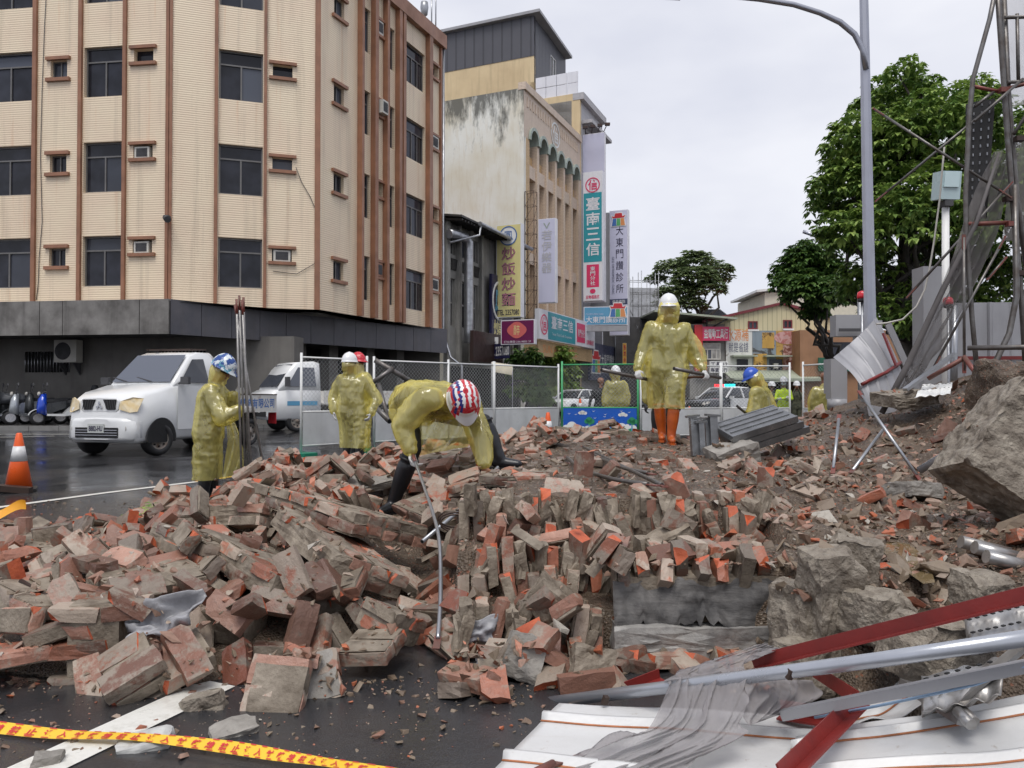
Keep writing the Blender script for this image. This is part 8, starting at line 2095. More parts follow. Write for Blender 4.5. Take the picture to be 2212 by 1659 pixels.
def person(label, J, Y, face, hel=None, coat=M_COAT, clo=(M_CLO_D, M_CLO_D), glove=(M_GLOVE, M_GLOVE), boots=(M_RUBB, M_RUBB), hem=None, s=1.0, vox=0.012, hood=1.0, headup=(0,0,1), toes=None, curl=(0.5, 0.5), palms=None,
           hairm=None, mask=False, skirt=1.0, seed=1, flap=None, face_cover=False, stripes=None, legs=True, coatarms=True):
    W = {k: P(a, b, Y+c) for k, (a, b, c) in J.items()}
    base = (W['aL']+W['aR'])/2; base.z = min(W['aL'].z, W['aR'].z)-0.09
    t = thing('person', label, 'person', tuple(base), group='people at the site')
    f = Vector(face).normalized(); hu = Vector(headup).normalized()
    c = Caps(); up_m, lo_m = 0, 1
    nk, pv = W['neck'], W['pelvis']; ax = (nk-pv).normalized()
    hw = W.get('hipR', pv) - W.get('hipL', pv)
    sw_ = (W['shR']-W['shL']); sdir = sw_.normalized(); fd = ax.cross(sdir).normalized()
    hL, hR = (W['hipL'], W['hipR']) if 'hipL' in W else (pv - sdir*0.095*s, pv + sdir*0.095*s)
    for e, sh, hp in ((-1, W['shL'], hL), (1, W['shR'], hR)):
        c.chain([hp + ax*0.02*s, pv.lerp(nk, 0.35) + sdir*e*0.075*s, pv.lerp(nk, 0.72) + sdir*e*0.092*s, sh - sdir*e*0.03*s - ax*0.02*s], [0.115*s, 0.098*s, 0.108*s, 0.066*s], up_m)
    c.chain([pv, pv.lerp(nk, 0.4), pv.lerp(nk, 0.75), nk - ax*0.05*s], [0.115*s, 0.108*s, 0.118*s, 0.075*s], up_m)
    c.add(nk - ax*0.04*s, nk.lerp(W['head'], 0.5), 0.056*s, 0.052*s, 2)
    headcaps(c, W['head'], f, hu, 2, s, mask)
    for q in 'LR':
        c.chain([W['sh'+q], W['el'+q], W['ha'+q]], [0.057*s, 0.045*s, 0.033*s], up_m)
        d = (W['ha'+q]-W['el'+q]).normalized(); pn = (palms or {}).get(q, (-sdir if q == 'R' else sdir)); hd = (palms or {}).get(q+'d', d)
        c.add(W['ha'+q], W['ha'+q] + Vector(hd).normalized()*0.015, 0.031*s, 0.027*s, 3 if q == 'L' else 7)
        hand(c, W['ha'+q], hd, pn, 1 if q == 'L' else -1, curl[0 if q == 'L' else 1], 3 if q == 'L' else 7, s)
        hp = hL if q == 'L' else hR
        if legs: c.chain([hp, W['kn'+q], W['a'+q]], [0.098*s, 0.068*s, 0.05*s], lo_m)
    ho = hairm or M_HAIR
    grow('body', c, vox, [clo[0], clo[1], M_SKIN, glove[0], M_HAIR, mat_lip, M_MASK, glove[1]], t, 2)
    if legs:
        for q, bm_ in zip('LR', boots):
            td = (toes or {}).get(q, f); kn = W['a'+q].lerp(W['kn'+q], min(1.0, 0.36*s/max(0.05, (W['kn'+q]-W['a'+q]).length)))
            boot(t, kn, W['a'+q], td, bm_, s)
    if coat is not None:
        k = Caps(); e_ = 0.036*s
        for e, sh, hp in ((-1, W['shL'], hL), (1, W['shR'], hR)):
            k.chain([hp + ax*0.02*s + sdir*e*0.02, pv.lerp(nk, 0.35) + sdir*e*0.09*s, pv.lerp(nk, 0.72) + sdir*e*0.10*s, sh - sdir*e*0.02*s], [0.145*s, 0.132*s, 0.132*s, 0.085*s])
        k.chain([pv, pv.lerp(nk, 0.4), pv.lerp(nk, 0.75), nk - ax*0.03*s], [0.14*s, 0.135*s, 0.14*s, 0.09*s])
        if coatarms:
            for q in 'LR':
                k.chain([W['sh'+q] - ax*0.015*s, W['el'+q], W['el'+q].lerp(W['ha'+q], 0.86)], [0.078*s, 0.084*s, 0.058*s])
        if hem is not None:
            hz = P(J['pelvis'][0], hem, Y+J['pelvis'][2]).z
            for q, hp in (('L', hL), ('R', hR)):
                kn = W['kn'+q]; tt = min(1.6, max(0.1, (hp.z-hz)/max(0.05, hp.z-kn.z))); e = hp + (kn-hp)*min(tt, 1.0)
                if tt > 1: e = kn + (W['a'+q]-kn)*min(1, (tt-1)*1.0)
                k.chain([hp, hp.lerp(e, 0.5), e - UP*0.1], [0.14*s, 0.128*s*skirt, 0.125*s*skirt])
            mid = (hL+hR)/2; kb = (W['knL']+W['knR'])/2; k.add(mid, Vector((kb.x, kb.y, hz-0.06)), 0.13*s, 0.11*s)
        if hood:
            k.add(nk - ax*0.02*s, W['head'] - f*0.03*s - hu*0.02*s, 0.095*s, 0.118*s*hood)
            if face_cover: k.add(W['head'] - hu*0.02*s + f*0.02*s, W['head'] - hu*0.10*s + f*0.03*s, 0.122*s, 0.10*s); k.add(W['head'] - hu*0.11*s, nk - ax*0.01, 0.10*s, 0.09*s)
        cutf = (lambda V: V[:, 2] > hz) if hem is not None else None
        grow('raincoat', k, max(vox*1.4, 0.016), [coat], t, 2, (0.034*s, 5.0/s, seed*7.7), cutf)
        if flap:
            b = MB(); rows = []
            A, B_ = [P(q[0], q[1], Y+q[2]) for q in flap[0]], [P(q[0], q[1], Y+q[2]) for q in flap[1]]; A, B_ = interp(A, 14), interp(B_, 14)
            for i in range(15): rows.append([A[i].lerp(B_[i], j/12) + Vector((0.01*math.sin(j*1.3+i*0.4), 0.03*math.sin(j*1.1+i*0.5+seed), 0.0)) for j in range(13)])
            b.rings(rows, 0, False, False); b.build('raincoat_flap', coat, t)
    if hel is not None: helmet(t, W['head'] + hu*0.045*s, hu, f, hel, s*1.02, stripes)
    return t, W
mat_lip = mat('lips', (0.22, 0.08, 0.06), 0.5, var=0.1)
person('worker in yellow raincoat and blue camouflage helmet holding a bundle of steel tubes', {
    'head': (480, 800, 0), 'neck': (466, 826, 0.02), 'shL': (454, 846, -0.16), 'shR': (476, 842, 0.16), 'elL': (482, 902, -0.24), 'haL': (517, 886, -0.18), 'elR': (500, 880, 0.16), 'haR': (508, 848, 0.06),
    'pelvis': (450, 940, 0), 'hipL': (448, 942, -0.09), 'hipR': (453, 940, 0.09), 'knL': (446, 1012, -0.08), 'knR': (458, 1012, 0.10), 'aL': (437, 1082, -0.08), 'aR': (460, 1080, 0.12)}, 8.5,
    (0.78, -0.2, -0.5), M_HELC, hem=1036, headup=(0.45, -0.1, 0.9), toes={'L': (1, -0.2, 0), 'R': (1, 0, 0)}, palms={'L': (0, 1, 0.1), 'R': (0, -1, 0.1), 'Ld': (1, 0.1, 0.05), 'Rd': (0.9, -0.1, 0.2)}, curl=(0.35, 0.6), seed=1, vox=0.011,
    flap=([(486, 900, -0.1), (492, 960, -0.1), (480, 1036, -0.1)], [(500, 900, 0.0), (527, 965, 0.05), (520, 1022, 0.05)]))
M_TUBEL = mat('wet_grey_tube', (0.30, 0.29, 0.28), 0.35, 0.4, var=0.35, vs=8)
TBN = thing('tube_bundle', 'upright bundle of steel tubes with red tips held by left worker', 'steel tubes', tuple(PG(535, 1040)))
for k, (a, c, dy) in enumerate((((511, 650), (522, 1040), -0.05), ((517, 642), (530, 1028), 0.03), ((523, 652), (543, 1032), -0.02), ((508, 662), (568, 1005), 0.06), ((526, 646), (536, 1020), 0.05))):
    p, q = P(a[0], a[1], 8.25+dy), P(c[0], c[1], 8.3+dy); b = MB(); b.tube([p, q], 0.012, 9); b.build('tube', M_TUBEL, TBN)
    b = MB(); d = (q-p).normalized(); b.tube([p - d*0.02, p + d*0.14], 0.0126, 9); b.build('red_tip', M_POLER, TBN)
person('worker seen from behind in yellow raincoat with white helmet by the fence', {
    'head': (755, 787, 0), 'neck': (757, 806, 0), 'shL': (734, 818, 0), 'shR': (785, 820, 0), 'elL': (723, 858, 0.05), 'haL': (722, 890, -0.08), 'elR': (812, 862, 0), 'haR': (800, 895, -0.2),
    'pelvis': (764, 897, 0), 'knL': (752, 948, 0.05), 'knR': (778, 945, -0.05), 'aL': (747, 990, 0.0), 'aR': (775, 990, -0.1)}, 12.0,
    (0.3, 0.95, -0.05), M_HELW, hem=968, toes={'L': (0.2, 1, 0), 'R': (0.9, 0.3, 0)}, seed=2, curl=(0.3, 0.5), flap=([(775, 930, -0.1), (785, 955, -0.1), (775, 972, -0.12)], [(800, 925, -0.05), (803, 962, -0.05), (795, 978, -0.05)]))
person('worker mostly hidden behind another, only red helmet and face showing', {
    'head': (773, 785, 0), 'neck': (774, 803, 0), 'shL': (755, 815, 0), 'shR': (792, 815, 0), 'elL': (752, 850, 0), 'haL': (752, 880, 0), 'elR': (795, 850, 0), 'haR': (795, 880, 0),
    'pelvis': (773, 890, 0), 'knL': (766, 940, 0), 'knR': (780, 940, 0), 'aL': (766, 985, 0), 'aR': (780, 985, 0)}, 12.9, (0.9, -0.4, 0), M_HELR, hem=940, seed=3, vox=0.016)
def st4(y, x, z):
    k = (y+0.12)/0.24
    if x > 0.12 and z < 0.045: return 0
    if 0.62 < k < 0.70 or 0.78 < k < 0.84: return 2
    i = int(k*11); return 0 if i % 2 == 0 and x < 0.1 else 1
person('worker bending down in yellow raincoat with red and white striped helmet', {
    'head': (1000, 868, -0.12), 'neck': (968, 862, -0.02), 'shL': (925, 862, -0.22), 'shR': (1012, 872, 0.10), 'elL': (866, 918, -0.18), 'haL': (889, 978, -0.22), 'elR': (1036, 945, -0.02), 'haR': (1046, 1008, -0.10),
    'pelvis': (880, 868, 0.42), 'hipL': (884, 884, 0.30), 'hipR': (912, 880, 0.52), 'knL': (892, 968, 0.10), 'knR': (1045, 912, 0.34), 'aL': (851, 1082, 0.16), 'aR': (1078, 988, 0.32)}, 5.75,
    (0.22, -0.50, -0.80), [M_HELW, M_HELR, M_HELNV], clo=(M_CLO_D, M_CLO_B), glove=(M_GLOVE, M_SKIN), stripes=st4, headup=(0.15, -0.86, 0.40), toes={'L': (-0.55, -0.8, -0.1), 'R': (1, -0.15, 0)}, hem=None, hood=0.9, vox=0.0095, seed=4, curl=(0.75, 0.6),
    palms={'L': (0.7, -0.4, 0.2), 'R': (-0.4, -0.4, 0.6), 'Ld': (0.25, -0.2, -0.95), 'Rd': (0.15, -0.3, -0.9)},
    flap=([(884, 880, 0.15), (898, 930, 0.12), (905, 984, 0.12)], [(1010, 890, 0.2), (1015, 940, 0.22), (1008, 965, 0.2)]))
pw = [P(893, 985, 5.50), P(912, 1040, 5.1), P(934, 1105, 4.6), P(949, 1170, 4.15), P(952, 1280, 3.65), P(946, 1380, 3.35)]
CR = thing('crowbar_tube', 'long bent steel tube gripped by the bending worker', 'steel tube', tuple(pw[-1])); b = MB(); b.tube(interp(pw, 30), 0.0105, 9); b.build('tube', M_STEEL, CR)
b = MB(); b.tube([P(891, 980, 5.52), P(897, 998, 5.4)], 0.013, 9); b.build('red_end', M_POLER, CR)
b = MB(); b.bar(P(946, 1375, 3.37), P(942, 1402, 3.3), 0.03, 0.006, (0, 1, 0)); b.build('flat_end', M_POLER, CR)
pipe('steel tube lying in the hollow, pulled by the bare hand', [P(1075, 1010, 5.5), P(1046, 1045, 5.2), P(985, 1110, 4.8), P(912, 1170, 4.45)], 0.013)
b = MB(); c0 = P(985, 1130, 4.5)
for k in range(3): b.tube([c0 + Vector((0.09*math.cos(a)*(1+0.1*k), 0.02*k, 0.05*math.sin(a)+0.01*k)) for a in np.linspace(0.3+k, 5.9+k, 20)], 0.006, 6)
tag(b.build('wire_coil', M_DRUST), 'small coil of dark wire lying in the hollow', 'wire')
person('tall worker on the heap with white helmet, hooded raincoat and orange boots', {
    'head': (1444, 668, 0), 'neck': (1442, 697, 0), 'shL': (1407, 712, 0), 'shR': (1479, 712, 0), 'elL': (1388, 764, 0.0), 'haL': (1377, 800, -0.12), 'elR': (1506, 768, 0.02), 'haR': (1521, 802, -0.12),
    'pelvis': (1441, 800, 0), 'knL': (1424, 872, 0.12), 'knR': (1457, 868, -0.10), 'aL': (1430, 936, 0.12), 'aR': (1450, 942, -0.10)}, 9.2,
    (-0.15, -1, -0.1), M_HELW, clo=(M_CLO_G, M_CLO_G), boots=(M_RUBO, M_RUBO), hem=884, seed=5, vox=0.011, face_cover=True, skirt=1.12, toes={'L': (-0.2, -1, 0), 'R': (-0.1, -1, 0)}, curl=(0.7, 0.7),
    palms={'L': (0.2, -0.3, -0.8), 'R': (-0.2, -0.3, -0.8), 'Ld': (-0.1, -0.7, -0.5), 'Rd': (0.2, -0.7, -0.5)})
pipe('dark tube carried in the left hand of tall worker', [P(1299, 799, 8.7), P(1376, 815, 9.1), P(1440, 828, 9.5)], 0.021, M_POLE)
pipe('dark tube carried in the right hand of tall worker', [P(1456, 796, 8.7), P(1522, 809, 9.05), P(1556, 816, 9.3)], 0.021, M_POLE)
pipe('reddish tube carried beside the right-hand tube of tall worker', [P(1470, 818, 9.3), P(1500, 814, 9.25), P(1522, 815, 9.15)], 0.014, M_POLER)
person('worker hidden behind tall one, olive trousers and dark gloves showing', {
    'head': (1432, 700, 0), 'neck': (1432, 722, 0), 'shL': (1402, 735, 0), 'shR': (1462, 735, 0), 'elL': (1396, 810, 0), 'haL': (1394, 872, -0.05), 'elR': (1466, 810, 0), 'haR': (1468, 872, 0),
    'pelvis': (1430, 820, 0), 'knL': (1418, 880, 0), 'knR': (1442, 880, 0), 'aL': (1416, 932, 0), 'aR': (1446, 932, 0)}, 10.6, (0, -1, 0), None, clo=(M_CLO_G, M_CAMO), glove=(M_GLOVED, M_GLOVED), hem=876, seed=6, vox=0.016)
def stand(label, u, vh, Y, face, hel, h=1.72, coat=M_COAT, clo=(M_CLO_D, M_CLO_D), seed=1, lean=0, hem=True, hands='down', toes=None, glove=None, **kw):
    k = F/Y; s = h/1.72
    def q(dx, dz, dy=0): return (u + dx*k, vh + dz*k, dy)
    sg = 1 if face[1] > 0 else -1
    J = {'head': q(0, 0), 'neck': q(-lean*0.05, 0.17), 'shL': q(-0.19-lean*0.08, 0.27), 'shR': q(0.19-lean*0.08, 0.27), 'pelvis': q(-lean*0.28, 0.74), 'knL': q(-0.09-lean*0.3, 1.16), 'knR': q(0.09-lean*0.3, 1.16), 'aL': q(-0.10-lean*0.3, 1.55), 'aR': q(0.10-lean*0.3, 1.55)}
    fy = 0.22*(1 if face[1] > 0 else -1)
    if hands == 'down': J.update({'elL': q(-0.26, 0.55, fy*0.1), 'haL': q(-0.27, 0.80, fy*0.4), 'elR': q(0.26, 0.55, fy*0.1), 'haR': q(0.27, 0.80, fy*0.4)})
    elif hands == 'crossed': J.update({'elL': q(-0.26, 0.52, fy*0.4), 'haL': q(0.06, 0.48, fy*1.1), 'elR': q(0.26, 0.52, fy*0.4), 'haR': q(-0.06, 0.52, fy*1.2)})
    elif hands == 'face': J.update({'elL': q(-0.2, 0.45, fy), 'haL': q(-0.05, 0.1, fy*1.3), 'elR': q(0.2, 0.45, fy), 'haR': q(0.05, 0.1, fy*1.3)})
    elif hands == 'front': J.update({'elL': q(-0.3-lean*0.3, 0.55, fy*0.3), 'haL': q(-0.34-lean*0.2, 0.82, fy*0.6), 'elR': q(0.0-lean*0.4, 0.6, fy*0.3), 'haR': q(-0.2-lean*0.3, 0.84, fy*0.6)})
    return person(label, J, Y, face, hel, coat, clo, glove or (M_GLOVE, M_GLOVE), hem=(vh + 1.28*k) if (hem and coat is not None) else None, s=s, vox=0.019, seed=seed, toes=toes, **kw)
stand('worker with white helmet and thin raincoat behind the painted barrier', 1330, 806, 18.6, (0, -1, -0.1), M_HELW, seed=7, clo=(M_CLO_G, M_CLO_D), glove=(M_SKIN, M_SKIN))
stand('person in dark rain jacket standing by the parked white car', 1298, 824, 21.5, (0.6, -0.7, 0), None, coat=None, clo=(M_CLO_B, M_CLO_B), seed=8, hands='front')
person('worker with blue helmet stooping over a shovel left of deck planks', {
    'head': (1626, 818, 0), 'neck': (1640, 836, 0.02), 'shL': (1634, 850, -0.17), 'shR': (1652, 848, 0.16), 'elL': (1632, 884, -0.2), 'haL': (1616, 903, -0.15), 'elR': (1640, 880, 0.14), 'haR': (1622, 908, 0.05),
    'pelvis': (1658, 912, 0), 'hipL': (1657, 914, -0.09), 'hipR': (1659, 912, 0.09), 'knL': (1644, 962, -0.1), 'knR': (1662, 965, 0.1), 'aL': (1646, 1012, -0.1), 'aR': (1668, 1012, 0.1)}, 12.6,
    (-0.8, -0.2, -0.5), M_HELB, clo=(M_CLO_G, M_CLO_D), hem=985, headup=(-0.35, 0, 0.93), seed=9, toes={'L': (-1, 0, 0), 'R': (-1, 0, 0)})
SV = thing('shovel', 'shovel handle with loop grip held by blue helmeted worker', 'shovel', tuple(P(1600, 960, 12.5)))
b = MB(); b.tube([P(1621, 906, 12.45), P(1612, 935, 12.45), P(1603, 970, 12.45)], 0.018, 8); b.build('handle', M_POLE, SV)
b = MB(); b.tube([P(1616, 905, 12.4), P(1603, 925, 12.4), P(1604, 960, 12.4)], 0.012, 8); b.build('grip', M_POLE, SV)
pipe('short tube end held up by blue helmeted worker', [P(1592, 877, 12.2), P(1612, 893, 12.4)], 0.022, M_POLE)
person('person in orange-yellow raincoat half hidden behind blue helmeted worker', {
    'head': (1647, 832, 0), 'neck': (1648, 852, 0), 'shL': (1628, 862, 0), 'shR': (1666, 862, 0), 'elL': (1620, 890, 0), 'haL': (1610, 912, -0.1), 'elR': (1672, 890, 0), 'haR': (1670, 915, 0),
    'pelvis': (1648, 915, 0), 'knL': (1640, 960, 0), 'knR': (1656, 960, 0), 'aL': (1640, 1000, 0), 'aR': (1656, 1000, 0)}, 17.0, (-0.5, -0.8, 0), None, coat=M_COATB, hem=960, seed=10, vox=0.019, glove=(M_SKIN, M_SKIN))
stand('rescuer with white helmet, mask and lime hi-vis jacket, arms crossed', 1693, 826, 24.0, (-0.3, -0.9, 0), M_HELW, coat=None, clo=(M_HIVIS, M_CLO_B), seed=11, hands='crossed', mask=True)
stand('man in camouflage and white helmet left of the hi-vis rescuer', 1667, 835, 27.0, (0.4, -0.9, 0), M_HELW, coat=None, clo=(M_CAMO, M_CAMO), seed=12)
stand('man with white helmet raising a camera right of the hi-vis rescuer', 1721, 834, 27.0, (-0.1, -1, 0), M_HELW, coat=None, clo=(M_CAMO, M_CAMO), seed=13, hands='face', glove=(M_SKIN, M_SKIN))
stand('man in loose yellow raincoat and dark cap seen from behind at right', 1781, 815, 16.2, (-0.2, 1, 0), None, clo=(M_CLO_D, M_CLO_D), seed=14, glove=(M_SKIN, M_SKIN), hood=0.0)
# ------------------------------------------------------------------ vehicles
M_CARW = mat('white_car_paint', (0.72, 0.73, 0.73), 0.22, var=0.08, vs=1.5, coat=0.5, rvar=0.05)
M_CARB = mat('dark_car_paint', (0.02, 0.022, 0.028), 0.18, var=0.15, coat=0.6, rvar=0.05)
M_TYRE = mat('wet_tyre', (0.016, 0.016, 0.017), 0.55, var=0.3, vs=8, bump=0.3, bs=50)
M_RIM = mat('dull_steel_rim', (0.32, 0.30, 0.27), 0.45, 0.6, var=0.4, vs=9, col2=(0.16, 0.11, 0.08))
M_CHROME = mat('chrome_trim', (0.55, 0.55, 0.56), 0.15, 0.95, var=0.1)
M_LENS = mat('headlight_lens', (0.52, 0.50, 0.46), 0.08, var=0.3, vs=6)
M_LENSA = mat('amber_headlight_lens', (0.62, 0.46, 0.22), 0.08, var=0.35, vs=8, col2=(0.70, 0.62, 0.45))
M_CGL = m_glass('car_window_glass', (0.022, 0.024, 0.028), 0.7, 0.03)
M_CGLL = m_glass('windscreen_glass', (0.10, 0.105, 0.115), 0.9, 0.03)
M_PLATE = mat('number_plate', (0.50, 0.52, 0.50), 0.4, var=0.1)
def part(b, name, m, parent): return b.build(name, m, parent, world=False)
def wheel(parent, x, y, r, w, rim=M_RIM, steer=0.0):
    out = 1 if y > 0 else -1; M3 = Matrix.Rotation(steer, 3, 'Z')
    def ringset(prof):
        return [[Vector((x, y, r)) + M3 @ Vector((math.cos(a)*rr, out*h, math.sin(a)*rr)) for a in [2*math.pi*k/28 for k in range(28)]] for rr, h in prof]
    b = MB(); b.rings(ringset([(r*0.62, -w/2), (r*0.9, -w/2), (r, -w*0.36), (r, w*0.36), (r*0.92, w/2), (r*0.64, w/2), (r*0.60, w*0.3)]), 0, True, True)
    t = part(b, 'wheel', M_TYRE, parent)
    b = MB(); b.rings(ringset([(r*0.63, w*0.44), (r*0.58, w*0.44), (r*0.54, w*0.30), (r*0.30, w*0.40), (r*0.16, w*0.42), (r*0.14, w*0.5), (0.004, w*0.5)]), 0, True, False); o = part(b, 'rim', rim, parent); o.parent = t
    b = MB()
    for k in range(8):
        a = 2*math.pi*k/8; c = Vector((x, y, r)) + M3 @ Vector((math.cos(a)*r*0.44, out*w*0.37, math.sin(a)*r*0.44)); b.box(c, (r*0.11, 0.02, r*0.11), M3.to_3x3())
    o = part(b, 'rim_hole', M_BLACK, parent); o.parent = t; o['kind'] = 'stuff'
    return t
def ring_sec(x, zlo, zhi, w0, w1, rb=0.06, bulge=0.0, z_mid=0.5):
    zm = zlo + (zhi-zlo)*z_mid; wm = (w0+w1)/2 + bulge
    half = [(0.0, zlo), (w0-rb, zlo), (w0, zlo+rb), (wm, zm), (w1, zhi-rb), (w1-rb*1.4, zhi), (0.0, zhi + rb*0.25)]
    return [Vector((x, y, z)) for y, z in half] + [Vector((x, -y, z)) for y, z in half[-2:0:-1]]
def emblem_tri(b, c, s, mi=0):
    for k in range(3):
        a = math.pi/2 + k*2*math.pi/3; d = Vector((0, math.cos(a), math.sin(a))); e = Vector((0, -math.sin(a), math.cos(a)))
        b.prism([c, c + d*s*0.5 + e*s*0.29, c + d*s, c + d*s*0.5 - e*s*0.29], (0.008, 0, 0), mi)
# --- white pickup van
FWD = Vector((-0.26, -0.966, 0)).normalized(); VR = math.atan2(FWD.y, FWD.x)
fw = (PG(211, 981) + PG(370, 981))/2
VO = fw - FWD*1.42
VAN = thing('pickup_van', 'white pickup van with black split grille and open cargo bed driving on wet road', 'van', (VO.x, VO.y, 0), VR)
hw_ = 0.78
b = MB()
secs = [(2.02, 0.36, 0.72, 0.52, 0.50), (1.99, 0.27, 0.90, 0.66, 0.62), (1.90, 0.24, 1.03, 0.74, 0.68), (1.70, 0.24, 1.14, 0.775, 0.71), (1.42, 0.40, 1.20, 0.785, 0.735), (1.15, 0.26, 1.27, 0.785, 0.75), (0.95, 0.26, 1.30, 0.785, 0.755), (0.30, 0.26, 1.30, 0.785, 0.755), (-0.10, 0.26, 1.30, 0.785, 0.755)]
b.rings([ring_sec(x, a, c, w0, w1, 0.07, 0.015) for x, a, c, w0, w1 in secs]); part(b, 'body', M_CARW, VAN)
b = MB()
cab = [(1.02, 1.24, 1.30, 0.72, 0.70), (0.72, 1.24, 1.58, 0.735, 0.66), (0.42, 1.24, 1.86, 0.74, 0.62), (0.20, 1.24, 1.93, 0.745, 0.61), (-0.20, 1.24, 1.94, 0.745, 0.61), (-0.30, 1.24, 1.88, 0.745, 0.61)]
b.rings([ring_sec(x, a, c, w0, w1, 0.03) for x, a, c, w0, w1 in cab]); part(b, 'cab', M_CARW, VAN)
b = MB(); b.add([(1.015, 0.645, 1.325), (1.015, -0.645, 1.325), (0.455, -0.555, 1.855), (0.455, 0.555, 1.855)], [(0,1,2,3)]);
b.v = [(x+0.016, y, z+0.014) for x, y, z in b.v]; ws = part(b, 'windscreen', M_CGLL, VAN)
b = MB()
for s_ in (-1, 1):
    w = [(0.86, 1.33, 0.735), (0.44, 1.78, 0.655), (0.10, 1.80, 0.648), (0.06, 1.33, 0.758)]
    q = MB(); pts = [Vector((x, s_*(y+0.012), z)) for x, z, y in w]; q.prism(pts, (0, s_*0.006, 0)); part(q, 'side_window', M_CGL, VAN)
    q = MB(); q.obox((-0.05, s_*0.796, 0.45), (1.05, 0, 0), (0, s_*0.006, 0), (0, 0, 0.82)); dr = part(q, 'door', M_CARW, VAN)
    q = MB(); q.box((0.06, s_*0.812, 1.12), (0.14, 0.02, 0.035)); h_ = part(q, 'handle', M_SOFF, VAN); h_.parent = dr
    q = MB(); q.box((0.92, s_*0.90, 1.36), (0.07, 0.17, 0.14)); q.bar((0.93, s_*0.76, 1.30), (0.93, s_*0.86, 1.34), 0.03, 0.03); part(q, 'mirror', M_SOFF, VAN)
    q = MB(); ns = 18                                                      # dark wheel arch
    q.rings([[Vector((1.42+math.cos(a)*rr, s_*yy, 0.30+math.sin(a)*rr)) for a in [math.pi*k/ns for k in range(ns+1)]] for rr, yy in ((0.385, 0.802), (0.36, 0.802), (0.36, 0.60))], 0, False, False); part(q, 'wheel_arch', M_SOFF, VAN)
    q = MB(); q.prism([Vector((1.42+math.cos(a)*0.37, s_*0.803, 0.30+math.sin(a)*0.37)) for a in [math.pi*k/ns for k in range(ns+1)]] + [Vector((1.06, s_*0.803, 0.24)), Vector((1.78, s_*0.803, 0.24))], (0, s_*0.002, 0)); part(q, 'wheel_well', M_BLACK, VAN)
    hl = [(1.90, 0.70, 0.80), (1.80, 0.74, 1.03), (1.90, 0.60, 1.05), (1.985, 0.42, 0.98), (2.005, 0.40, 0.84), (1.97, 0.60, 0.78)]
    q = MB(); q.prism([Vector((x+0.028, s_*(y+0.02), z)) for x, y, z in hl], (0.012, s_*0.006, 0)); part(q, 'headlight', M_LENSA, VAN)
    q = MB(); q.lathe([(0.06, 0), (0.065, 0.012), (0.045, 0.014), (0.0, 0.008)], (2.03, s_*0.52, 0.50), 16, 'X'); part(q, 'fog_lamp', M_LENS, VAN)
    q = MB(); g_ = [(0.36, 1.01), (0.08, 1.01), (0.17, 0.83), (0.33, 0.83)]
    q.prism([Vector((2.018, s_*y, z)) for y, z in g_], (0.012, 0, 0)); gr = part(q, 'grille', M_BLACK, VAN)
    for k in range(5):
        q = MB(); y0 = 0.12 + 0.05*k; q.bar((2.034, s_*y0, 1.0), (2.034, s_*(y0+0.035), 0.84), 0.008, 0.008); sl = part(q, 'grille_bar', M_SOFF, VAN); sl.parent = gr
q = MB(); q.rings([ring_sec(2.005, 0.78, 1.03, 0.40, 0.42, 0.05), ring_sec(2.016, 0.80, 1.02, 0.385, 0.405, 0.05)]); part(q, 'grille_surround', M_CARW, VAN)
q = MB(); emblem_tri(q, Vector((2.03, 0, 0.90)), 0.085); part(q, 'emblem', M_CHROME, VAN)
q = MB(); bp = [(1.86, 0.30, 0.66, 0.76, 0.745), (1.99, 0.28, 0.68, 0.68, 0.66), (2.07, 0.30, 0.67, 0.52, 0.50), (2.085, 0.31, 0.66, 0.0+0.3, 0.29)]
q.rings([ring_sec(x, a, c, w0, w1, 0.05) for x, a, c, w0, w1 in bp]); part(q, 'bumper', M_CARW, VAN)
q = MB(); q.obox((2.085, -0.45, 0.34), (0.008, 0, 0), (0, 0.9, 0), (0, 0, 0.18)); part(q, 'lower_grille', M_BLACK, VAN)
for k in range(3):
    q = MB(); q.obox((2.093, -0.44, 0.38+0.045*k), (0.008, 0, 0), (0, 0.88, 0), (0, 0, 0.012)); part(q, 'lower_grille_bar', M_CHROME, VAN)
q = MB(); q.obox((2.096, -0.17, 0.43), (0.012, 0, 0), (0, 0.34, 0), (0, 0, 0.155)); npl = part(q, 'number_plate', M_PLATE, VAN)
q = MB(); lettering(q, '8882-HU', Vector((2.111, -0.145, 0.455)), Vector((0, 1, 0)), UP, 0.29, 0.095, 0, 0.03); o = part(q, 'plate_lettering', M_INK, VAN); o.parent = npl
for s_, x_ in ((1, 0.25), (-1, -0.3)):
    q = MB(); q.bar((1.045, x_, 1.345), (0.93, x_-0.42*1, 1.43), 0.015, 0.015); part(q, 'wiper', M_SOFF, VAN)
q = MB()
for s_ in (-1, 1): q.bar((0.3, s_*0.5, 1.99), (-0.2, s_*0.5, 2.0), 0.025, 0.025)
q.bar((0.25, -0.5, 1.99), (0.25, 0.5, 1.99), 0.025, 0.025); q.bar((-0.15, -0.5, 2.0), (-0.15, 0.5, 2.0), 0.025, 0.025); part(q, 'roof_rack', M_DRUST, VAN)
M_BED = mat('chipped_white_bed', (0.62, 0.61, 0.58), 0.4, var=0.4, vs=7, col2=(0.40, 0.30, 0.24), thr=(0.55, 0.72))
q = MB(); q.obox((-2.25, -0.80, 0.72), (1.92, 0, 0), (0, 1.6, 0), (0, 0, 0.05)); part(q, 'bed_floor', M_DRUST, VAN)
